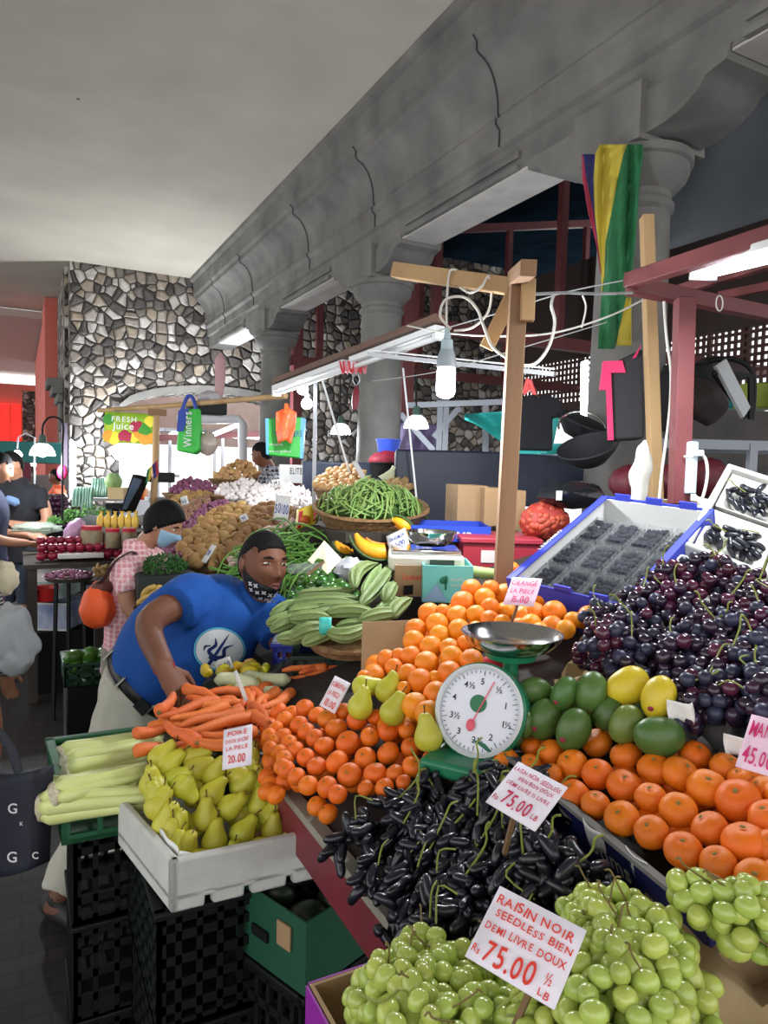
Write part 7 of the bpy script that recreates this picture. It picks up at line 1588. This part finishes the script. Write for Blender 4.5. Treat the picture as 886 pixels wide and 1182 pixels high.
# round tray of small red onions on a stand
c = D(80, 668, 4.6); t = thing('tray_stand', 'round metal tray on a slim dark stand before the apples', 'tray', Vector((c.x, c.y, 0)))
MB().lathe([(.001, 0), (.13, 0), (.155, .022), (.16, .022), (.135, -.008), (.001, -.008)], 32, c).build('tray', M('tarnished_metal', (120, 108, 100), .4, metal=.7), t)
for dx, dy in ((-.1, -.06), (.1, -.06), (0, .1)): MB().bar((c.x+dx, c.y+dy, 0), (c.x+dx*.8, c.y+dy*.8, c.z-.01), .02, .02, up=R0).build('leg', blackplastic, t)
for k in range(46):
    a, u = rnd.uniform(0, 6.28), math.sqrt(rnd.random()); put('red_onion', red_me[0], c+Vector((.135*u*math.cos(a), .135*u*math.sin(a), .022+.03*(1-u))), rq(), .017, None, 'small red onion on the round metal tray', 'onion', 'red onions on the metal tray')
for k in range(14): put('ginger', rnd.choice(gin_me), D(116+rnd.uniform(-8, 8), 659+rnd.uniform(-6, 6), 4.8), rq(), .022, None, 'piece of ginger in the heap beside the red onion tray', 'ginger', 'ginger beside the red onion tray')
single('ginger_stand', MB().box(D(116, 668, 4.85)-Z0*.01, (.22, .2, .03)).box(D(116, 668, 4.85)-Z0*.43, (.08, .08, .82)), board, 'small wooden stand under the ginger heap', 'stand')
# aubergine stack
aum = M('aubergine_skin', (52, 22, 44), .25, rand=.25); au = MB().ring([(0, 0, u) for u in (-1, -.94, -.7, -.3, .2, .6, .9, 1)], [.06, .2, .36, .42, .38, .3, .2, .05], 12).mesh('aubergine', aum, sharp=180)
for row in range(6):
    for k in range(9-row):
        p = D(42+k*5.2+row*2.4, 606-row*6.2, 6.4); put('aubergine', au, p, align(-F0*.9+R0*rnd.uniform(-.3, .3)), .10, None, 'dark aubergine in the stepped stack below the pink pier', 'aubergine', 'aubergines in the stepped stack')
single('aubergine_stand', MB().box(D(64, 598, 6.6)-Z0*.0, (.42, .2, .22)).box(Vector((D(64, 598, 6.6).x, D(64, 598, 6.6).y, .5)), (.5, .3, 1.0)), M('dark_stand', (40, 32, 38), .8), 'dark stepped stand behind the aubergines', 'stand')
single('carrot_net', MB().ball(D(38, 590, 6.7), (.10, .09, .12), 16, 10, fn=lambda d, q: q*(1+.1*mnoise.noise(d*4))), M('orange_net', (188, 92, 50), .7, noise=(60, (150, 70, 40), .1)), 'orange net sack beside the aubergines', 'net sack')
gh = MB(); r = random.Random(14)
for (cx, cy, w) in ((72, 602, .10), (100, 594, .16), (44, 612, .08)):
    c = D(cx, cy, 5.9)
    for k in range(260):
        d = Vector((r.gauss(0, 1), r.gauss(0, 1), abs(r.gauss(0, .5)))).normalized(); p = c+Vector((d.x*w, d.y*w*.6, d.z*w*.4)); q = rq(r).to_matrix()
        gh.add([p+q @ Vector(v) for v in ((0, 0, 0), (.02, .008, .002), (.04, 0, 0), (.02, -.008, -.001))], [(0, 1, 2, 3)])
single('green_herbs', gh, M('spring_green_leaf', (84, 132, 62), .6), 'loose green herbs around the aubergines', 'herbs', thick=.001, kind='stuff')
# wrapped cucumbers, cabbage and box on a shelf by the rubble pier
cum = M('cucumber_skin', (44, 84, 62), .35, noise=(12, (120, 156, 140), .0), rand=.2, stretch=(1, 1, .1)); cu = MB().ring([(.06*(1-u*u), 0, u) for u in (-1, -.95, -.8, 0, .8, .95, 1)], [.04, .12, .17, .18, .17, .12, .04], 10, side=(1, 0, 0)).mesh('cucumber', cum, sharp=180)
for i, (x0, x1, y0, y1, d, g_) in enumerate(((86, 106, 562, 588, 7.4, 'lower'), (108, 124, 552, 574, 7.6, 'upper'))):
    for k in range(7):
        a, b = D(x0+(x1-x0)*k/6-1, y1, d), D(x0+(x1-x0)*k/6+1, y0, d+.1); put('cucumber', cu, (a+b)/2, align(b-a, 'Z', k), (.12, .12, (b-a).length/2), None, 'wrapped cucumber standing in the %s row by the rubble pier' % g_, 'cucumber', 'wrapped cucumbers in the %s row' % g_)
single('cucumber_shelf', MB().box(D(100, 590, 7.6), (.7, .4, .03)).box(D(122, 576, 7.8), (.5, .3, .03)).box(Vector((D(104, 590, 7.7).x, 8.1, .6)), (.6, .3, 1.15)), alu, 'steel shelf under the wrapped cucumbers', 'shelf')
single('cabbage', MB().ball(D(131, 556, 7.5), .09, 18, 12, fn=lambda d, q: q*(1+.05*math.sin(6*math.atan2(d.y, d.x)+4*d.z))), M('cabbage_leaf', (160, 190, 126), .6, noise=(6, (130, 168, 98), .2)), 'pale green cabbage on the shelf by the wrapped cucumbers', 'cabbage')
block('carton', 'small tan carton below the cabbage', 'carton', 124, 563, 142, 576, 7.3, .15, M('tan_card', (206, 180, 132), .8))
t = thing('tube_light', 'upright lit tube on the edge of the rubble pier', 'tube light', D(85, 575, 7.7)); MB().bar(D(85, 510, 7.7), D(85, 575, 7.7), .035, .035, up=R0).build('tube', lit, t); MB().bar(D(82.5, 508, 7.75), D(82.5, 577, 7.75), .04, .03, up=R0).build('tray', white_metal, t)
t = thing('hanging_bulb', 'bright bare bulb behind the persons in the aisle', 'light bulb', D(20, 525, 7.0)); MB().ball(D(20, 525, 7.0), .045, 16, 10).build('glass', bulblit, t); MB().ring([D(20, 518, 7.0), D(21, 505, 7.0), D(30, 500, 7.0), D(40, 505, 7.0), D(40, 560, 7.0)], .008, 6).build('arm', alu, t)
single('green_canopy', MB().box(D(18, 522, 10), (1.3, .6, .30)), M('teal_canopy', (16, 94, 92), .7), 'dark teal stall canopy far down the aisle', 'canopy', bev=.02)
t = thing('counter', 'far stall counter with a light strip below the teal canopy', 'counter', D(16, 560, 10)); MB().box(D(18, 592, 10.2), (1.4, .6, 1.1)).build('body', M('dim_counter', (70, 62, 60), .8), t); MB().box(D(14, 535, 9.9), (.6, .05, .05)).build('tube', lit, t)
single('hanging_pouch', MB().ball(D(72, 545, 5.6), (.04, .03, .06), 12, 8), M('magenta_pouch', (206, 40, 92), .6), 'magenta pouch hanging on the pink pier', 'pouch')
single('hanging_cloth', MB().box(D(27, 545, 8.2), (.16, .05, .22)), M('dark_maroon_cloth', (84, 24, 40), .9), 'dark maroon cloth hanging behind the persons in the aisle', 'cloth', bev=.02)
single('hanging_rod', MB().box(D(74.5, 517, 5.9), (.05, .03, .42)), M('grey_lilac', (120, 108, 128), .6), 'grey-lilac folded tool hanging on the pink pier', 'tool', bev=.006)
# ================================================================ behind the column line
navyb = M('navy_bin', (34, 44, 66), .5, noise=(4, (28, 36, 56), .2))
single('storage_bin', MB().box(D(520, 562, 3.9)+F0*.2, (.62, .4, .40), Matrix((R0, F0, Z0)).transposed()), navyb, 'large dark navy bin behind the kraft cartons, nearer the column', 'bin', bev=.012)
single('storage_bin', MB().box(D(630, 555, 4.0)+F0*.2, (.56, .4, .30), Matrix((R0, F0, Z0)).transposed()), navyb, 'large dark navy bin behind the kraft cartons, nearer the flag', 'bin', bev=.012)
single('storage_bin', MB().box(D(402, 570, 4.7)+F0*.15, (.62, .3, .42), Matrix((R0, F0, Z0)).transposed()), navyb, 'dark navy bin behind the basket of brown onions', 'bin', bev=.012)
single('bin_stand', MB().box(Vector((2.35, 3.75, .55)), (.6, 1.1, 1.08)), M('dark_stand2', (26, 26, 30), .8), 'dark stand under the navy bins', 'stand')
t, o, ux, uy, L, h = block('white_carton', 'white carton with black lettering behind the man\'s shoulder', 'carton', 322, 536, 352, 557, 4.9, .3, whitec)
lt = MB(); lettering(lt, 'ELITE', o+ux*(L*.4)+Z0*(h*.5)-uy*.003, ux, Z0, -uy, .06, L*.5); lt.build('lettering', ink, t)
bblue = M('blue_basin', (44, 76, 190), .4)
def basin(lab, px, py, w, h, d, m): 
    c = D(px, py, d); r_ = w/2*d/FPX; hh = h*d/FPX; single('basin', MB().lathe([(.001, 0), (r_*.8, 0), (r_, hh), (r_*1.05, hh), (r_*1.05, hh*.93), (r_*.95, hh*.9), (r_*.76, .01), (.001, .01)], 28, c), m, lab, 'basin')
basin('bright blue basin standing highest beside the stone column', 448, 523, 29, 16, 4.7, bblue); basin('blue basin at the corner of the navy bin', 484, 543, 38, 19, 4.2, bblue); basin('black basin under the red net bag', 447, 552, 44, 18, 4.5, blackplastic)
single('green_cup', MB().lathe([(.001, 0), (.022, 0), (.032, .075), (.028, .075), (.019, .006), (.001, .006)], 20, D(473, 556, 4.1)), M('lime_plastic', (168, 204, 72), .4), 'lime green plastic cup beside the blue basin', 'cup')
single('net_sack', MB().ball(D(447, 532, 4.5), (.125, .10, .065), 20, 12, fn=lambda d, q: q*(1+.12*mnoise.noise(d*4))), M('crimson_net', (168, 40, 64), .6, noise=(50, (120, 26, 48), .1)), 'crimson net sack lying below the bright blue basin', 'net sack')
for k in range(9): put('onion', ok[0], D(470+k*4, 524+rnd.uniform(-1, 1), 4.2), None, .022, None, 'onion in the blue basin at the navy bin', 'onion', 'onions in the blue basin')
# teal tarpaulin across the opening, lilac sheet
single('tarpaulin', MB().grid(lambda a, b: D(648-112*a-14*b*(1-a)+0*b, 470+8*a+(62-50*a)*b+6*math.sin(5*a)*b, 5.6+.12*math.sin(9*a+3*b)), 20, 10), M('teal_tarpaulin', (54, 172, 166), .5, bump=(4, .3)), 'teal tarpaulin stretched across the bright opening', 'tarpaulin', thick=.006)
single('tarpaulin', MB().grid(lambda a, b: D(455+48*a, 482+8*a+44*b, 6.6+.1*math.sin(9*a+3*b)), 14, 10), M('lilac_sheet', (126, 112, 150), .6, bump=(4, .3)), 'dull lilac sheet hanging behind the dome lamp', 'tarpaulin', thick=.006)
single('tarpaulin', MB().grid(lambda a, b: D(590+95*a, 512+22*b, 5.2+.1*math.sin(9*a+3*b)), 14, 6), MATS['teal_tarpaulin'], 'lower teal sheet behind the black t-shirt', 'tarpaulin', thick=.006)
single('tarpaulin', MB().grid(lambda a, b: D(735+190*a, 150+150*b-60*a, 5.2+.5*a+.12*math.sin(8*a+2*b)), 18, 10), tarp_grey, 'grey tarpaulin slung under the roof beyond the flag column', 'tarpaulin', thick=.006)
stl = M('galvanised', (138, 142, 150), .5, metal=.5)
t = thing('scaffold', 'grey steel stall trestle under the lattice behind the dome lamp', 'trestle', D(520, 520, 6.4))
for a, b in (((470, 468, 6.4), (640, 462, 6.2)), ((508, 462, 6.4), (505, 545, 6.4)), ((515, 462, 6.4), (512, 545, 6.4)), ((530, 470, 6.4), (500, 505, 6.4)), ((462, 478, 6.4), (500, 520, 6.4)), ((560, 466, 6.3), (560, 540, 6.3))): MB().bar(D(*a), D(*b), .05, .05, up=F0).build('bar', stl, t)
# dark crossbeams in front of the lattice
# dark pans and hoop by the column
hatm = M('black_felt', (22, 24, 28), .75, bump=(30, .3))
def hat(lab, px, py, w, h, d, tilt):
    c = D(px, py, d); r_ = w/2*d/FPX; R = align((-FW*.35+Z0*.9+RT*tilt).normalized(), 'Z').to_matrix()
    single('round_pan', MB().lathe([(.001, -.09), (r_*.5, -.075), (r_*.85, -.03), (r_, .0), (r_*.98, .006), (r_*.8, -.02), (r_*.45, -.06), (r_*.001, -.07)], 32, c, R), hatm, lab, 'pan')
hat('black round pan hung before the column, the lower one', 678, 515, 72, 30, 3.0, -.35); hat('black round pan hung before the column, the higher one', 672, 486, 60, 26, 3.3, .3)
c = D(672, 495, 2.98); single('steel_hoop', MB().ring([c+RT*.10*math.cos(a)+(UP*.8+FW*.6)*.10*math.sin(a) for a in [PI*k/16 for k in range(17)]], .005, 6), chrome, 'bright steel hoop in front of the black pans', 'hoop')
t = thing('tube_light', 'upright lit tube shining beside the flag column', 'tube light', D(673, 560, 4.2)); MB().bar(D(674, 418, 4.2), D(672, 560, 4.2), .03, .03, up=R0).build('tube', lit, t); MB().bar(D(676, 416, 4.24), D(674, 562, 4.24), .04, .02, up=R0).build('tray', white_metal, t)
single('black_bag', MB().ball(D(660, 571, 2.75), (.15, .09, .055), 24, 14, fn=lambda d, q: q*(1+.15*mnoise.noise(d*2.2))), M('black_polythene', (20, 22, 28), .25, bump=(12, .5)), 'shiny black polythene bundle behind the blueberry carton', 'bag')
single('bag_label', MB().box(D(645, 572, 2.64), (.022, .003, .035), Matrix((R0, F0, Z0)).transposed()), whitec, 'small white label on the black polythene bundle', 'label')
for i, (x, y, d, w) in enumerate(((726, 558, 3.0, .085), (770, 556, 3.1, .08), (818, 552, 3.3, .10))):
    single('net_sack', MB().ball(D(x, y, d), (w, .08, w*.95), 18, 12, fn=lambda dd, q: q*(1+.1*mnoise.noise(dd*4))), M('dark_red_net%s' % 'abc'[i], (112, 28, 44), .6, noise=(50, (70, 18, 30), .1)), ('dark red net sack between the black bag and the timber pole', 'dark red net sack between the timber pole and the red post', 'dark red net sack behind the power strip')[i], 'net sack')
single('wood_block', MB().box(D(775, 582, 2.55), (.16, .06, .03), Matrix((R0, F0, Z0)).transposed()), timber, 'pale wood offcut at the foot of the red post', 'wood')
single('lime_box', MB().box(D(782, 579, 2.45), (.05, .04, .03), Matrix((R0, F0, Z0)).transposed()), M('lime_lid', (120, 200, 60), .5), 'small lime green box at the foot of the red post', 'box', bev=.004)
# shelf rack with bags, chair and board on the right
t = thing('shelf_rack', 'grey slatted shelf rack behind the foam crates', 'shelf', D(830, 560, 3.6))
o = D(755, 505, 3.7); uxr = R0; Rm = Matrix((R0, F0, Z0)).transposed()
for k in range(7): MB().box(o+R0*.45+F0*(.08*k)-Z0*.02, (1.1, .05, .015), Rm).build('slat', stl, t)
MB().box(o+R0*.45-F0*.03-Z0*.03, (1.12, .03, .05), Rm).build('rail', stl, t); MB().box(o+R0*.45+F0*.53-Z0*.03, (1.12, .03, .05), Rm).build('rail', stl, t)
for dx in (.0, .5, 1.0): MB().box(o+R0*dx-F0*.03-Z0*.72, (.04, .04, 1.4), Rm).build('leg', stl, t)
MB().bar(o+R0*.5-Z0*.35, o+R0*.7-Z0*.05, .03, .03).build('brace', stl, t)
for k in range(6): MB().box(o+R0*.55+F0*(.08*k)-Z0*.28, (1.0, .04, .012), Rm).build('slat', stl, t)
darkcl = M('charcoal_cloth', (38, 36, 40), .85, bump=(14, .4)); brcl = M('umber_cloth', (62, 50, 50), .85, bump=(14, .4))
def sack(lab, px, py, rx, ry, rz, d, m, s): single('cloth_bag', MB().ball(D(px, py, d), (rx, ry, rz), 22, 14, fn=lambda dd, q: q*(1+.28*mnoise.noise(dd*1.8+Vector((s, 0, 0))))), m, lab, 'bag')
sack('charcoal cloth bag on the shelf beside the red post', 770, 462, .10, .1, .15, 3.4, darkcl, 1); sack('round umber cloth bag on the shelf right of the red post', 812, 462, .13, .1, .11, 3.5, brcl, 2); sack('black cloth bundle above the umber bag', 806, 440, .11, .1, .09, 3.6, hatm, 3); sack('dark wicker-brown bundle on top of the shelf', 830, 428, .16, .12, .07, 3.7, brcl, 4)
t = thing('folding_chair', 'black folded chair frame with a curved back on the shelf', 'chair', D(848, 480, 3.3))
MB().ring(smooth_path([D(868, 484, 3.3), D(870, 440, 3.3), D(862, 422, 3.3), D(840, 414, 3.3), D(815, 418, 3.3)], 5), .012, 8).build('back_frame', blackplastic, t)
MB().bar(D(822, 430, 3.28), D(866, 434, 3.28), .02, .02).build('rail', blackplastic, t); MB().bar(D(866, 432, 3.28), D(866, 484, 3.28), .02, .02, up=R0).build('leg', blackplastic, t); MB().bar(D(824, 432, 3.3), D(860, 482, 3.3), .018, .018).build('leg', blackplastic, t)
single('foam_board', MB().prism([D(826, 422, 3.25), D(838, 414, 3.25), D(866, 470, 3.25), D(858, 482, 3.25)], FW*.03), M('grey_board', (166, 168, 170), .7, bump=(18, .3)), 'slanting grey board leaning in the folded chair', 'board')
single('shelf_backdrop', MB().box(D(880, 512, 6.8)+R0*.3, (2.6, .05, .62), Rm).box(D(880, 470, 6.8)+R0*.9, (1.4, .05, .5), Rm), M('backdrop_dim', (92, 86, 84), .8, noise=(3, (70, 66, 66), .2)), 'dim added partition behind the shelf rack', 'backdrop')  # dim panel added to cover the bright gaps behind the slats
single('far_counter', MB().box(D(860, 524, 7.5), (1.6, .4, .16), Rm).box(D(850, 462, 7.6), (.7, .4, .2), Rm), M('teal_counter', (60, 170, 176), .6), 'teal stall counter far behind the shelf rack', 'counter', bev=.02)
single('far_counter', MB().box(D(882, 458, 7.2), (.5, .3, .25), Rm), M('lime_sign', (150, 164, 60), .6), 'lime yellow board above the far teal counter', 'board', bev=.02)
# ---------------------------------------------------------------- bright stalls seen through the stone arch
struct('wall_far', MB().box((7.5, 22, 3.75), (13, .3, 3.1)), M('pale_far_wall', (214, 196, 186), .9, noise=(3, (190, 160, 148), .1)))
shelfw = M('pale_shelf', (206, 206, 210), .6)
cols = [M('goods_'+n, c, .6) for n, c in (('white', (220, 220, 222)), ('orange', (226, 130, 50)), ('red', (190, 44, 50)), ('blue', (60, 90, 170)), ('yellow', (232, 204, 70)), ('green', (70, 150, 70)))]
for i, (px, py, w) in enumerate(((152, 560, .8), (218, 556, .8), (276, 545, .8))):
    p = D(px, py, 12.6+i*.5); t = thing('market_stall', ('pale stall under the arch behind the juice banner', 'pale stall under the arch behind the shopping bag', 'pale stall under the arch behind the man in plaid')[i], 'market stall', Vector((p.x, p.y, 0)))
    MB().box((p.x, p.y, .5), (w, .6, 1.0)).build('counter', shelfw, t); MB().box((p.x, p.y, 2.25), (w+.2, .8, .05)).build('roof', shelfw, t)
    for dx in (-w/2, w/2): MB().box((p.x+dx, p.y-.28, 1.1), (.05, .05, 2.2)).build('post', shelfw, t)
    MB().box((p.x, p.y-.38, 2.18), (w, .05, .05)).build('tube', lit, t)
    for k in range(7):
        q = Vector((p.x-w/2+.1+k*(w-.2)/6, p.y-.2, 1.09)); single('goods', MB().ball(q, (.07, .07, .09+.02*(k % 3)), 10, 8), cols[(k*5+i) % 6], 'brightly coloured packet on a pale stall under the arch', 'packet', 'packets on the stalls under the arch')
t = thing('tube_light', 'cold bright tube low under the arch beside the rubble pier', 'tube light', D(140, 525, 10.6)); MB().bar(D(134, 528, 10.6), D(158, 520, 10.9), .05, .05).build('tube', lit, t); MB().ball(D(139, 522, 10.5), .12, 14, 10).build('bulb', bulblit, t)
t = thing('tube_light', 'cold bright tube under the arch behind the shopping bag', 'tube light', D(260, 495, 10.8)); MB().bar(D(236, 506, 10.4), D(275, 490, 10.9), .05, .05).build('tube', lit, t)
single('pipe_stand', MB().ring([D(205, 484, 9.6), D(276, 484, 9.6), D(280, 490, 9.6), D(280, 540, 9.6)], .06, 10), shelfw, 'white pipe frame of a stall under the arch', 'frame')
single('steel_beam', MB().bar(D(120, 508, 11.9), D(320, 500, 11.9), .05, .10), red_steel, 'dark red bar crossing under the arch', 'bar')

for nm, px, py, d, w, lab in (('stall_shelf', 447, 555, 4.5, .34, 'dark shelf under the black basin and crimson net sack'), ('stall_shelf', 455, 573, 3.86, .24, 'dark shelf under the ginger basket'), ('stall_shelf', 133, 578, 7.35, .22, 'small shelf under the tan carton')):
    p = D(px, py, d); single(nm, MB().box(p-Z0*.05, (w, w, .06)).box(Vector((p.x, p.y, (p.z-.08)/2)), (.06, .06, p.z-.08)), MATS['dark_stand2'], lab, 'shelf')
# ================================================================ light
w = bpy.data.worlds.new('world'); S.world = w; w.use_nodes = True
bg = w.node_tree.nodes['Background']; bg.inputs['Color'].default_value = (.98, .99, 1, 1); bg.inputs['Strength'].default_value = 1.0
def area(name, loc, to, sx, sy, watts, col=(1, 1, 1)):
    l = bpy.data.lights.new(name, 'AREA'); l.shape = 'RECTANGLE'; l.size = sx; l.size_y = sy; l.energy = watts; l.color = col
    o = bpy.data.objects.new(name, l); COL.objects.link(o); o.location = loc
    o.rotation_euler = (Vector(to)-Vector(loc)).to_track_quat('-Z', 'Y').to_euler(); return o
def point(name, loc, watts, r=.05, col=(1, 1, 1)):
    l = bpy.data.lights.new(name, 'POINT'); l.energy = watts; l.shadow_soft_size = r; l.color = col
    o = bpy.data.objects.new(name, l); COL.objects.link(o); o.location = loc; return o
bulbc = (.93, .97, 1)
point('bulb_light', D(515, 430, 2.28)-Z0*.13, 14, .03, bulbc)
a, b = D(811, 314, 2.12), D(930, 283, 1.62)
area('tube_glow', (a+b)/2-Z0*.03, (a+b)/2-Z0*1.03, .06, (b-a).length, 6.5, bulbc)
for p_, w_ in ((D(349, 449, 4.2)-Z0*.07, 14), (l1-Z0*.05, 10), (l2-Z0*.05, 10), (l3-Z0*.05, 14), (D(20, 525, 7.0)-Z0*.08, 8), (D(14, 532, 9.8), 60), (D(85, 545, 7.5), 4), (D(674, 490, 4.1), 10), (D(140, 520, 10.3), 60), (D(255, 500, 10.2), 70)): point('lamp_light', p_, w_, .04, bulbc)  # the one at the far counter is added to brighten the pink piers
S.view_settings.view_transform = 'Standard'; S.view_settings.look = 'None'; S.view_settings.gamma = 1; S.view_settings.use_curve_mapping = False
S.view_settings.exposure = 1.05
S.cycles.max_bounces = 6; S.cycles.diffuse_bounces = 3; S.cycles.glossy_bounces = 3; S.cycles.transmission_bounces = 4; S.cycles.transparent_max_bounces = 8
S.cycles.use_denoising = True
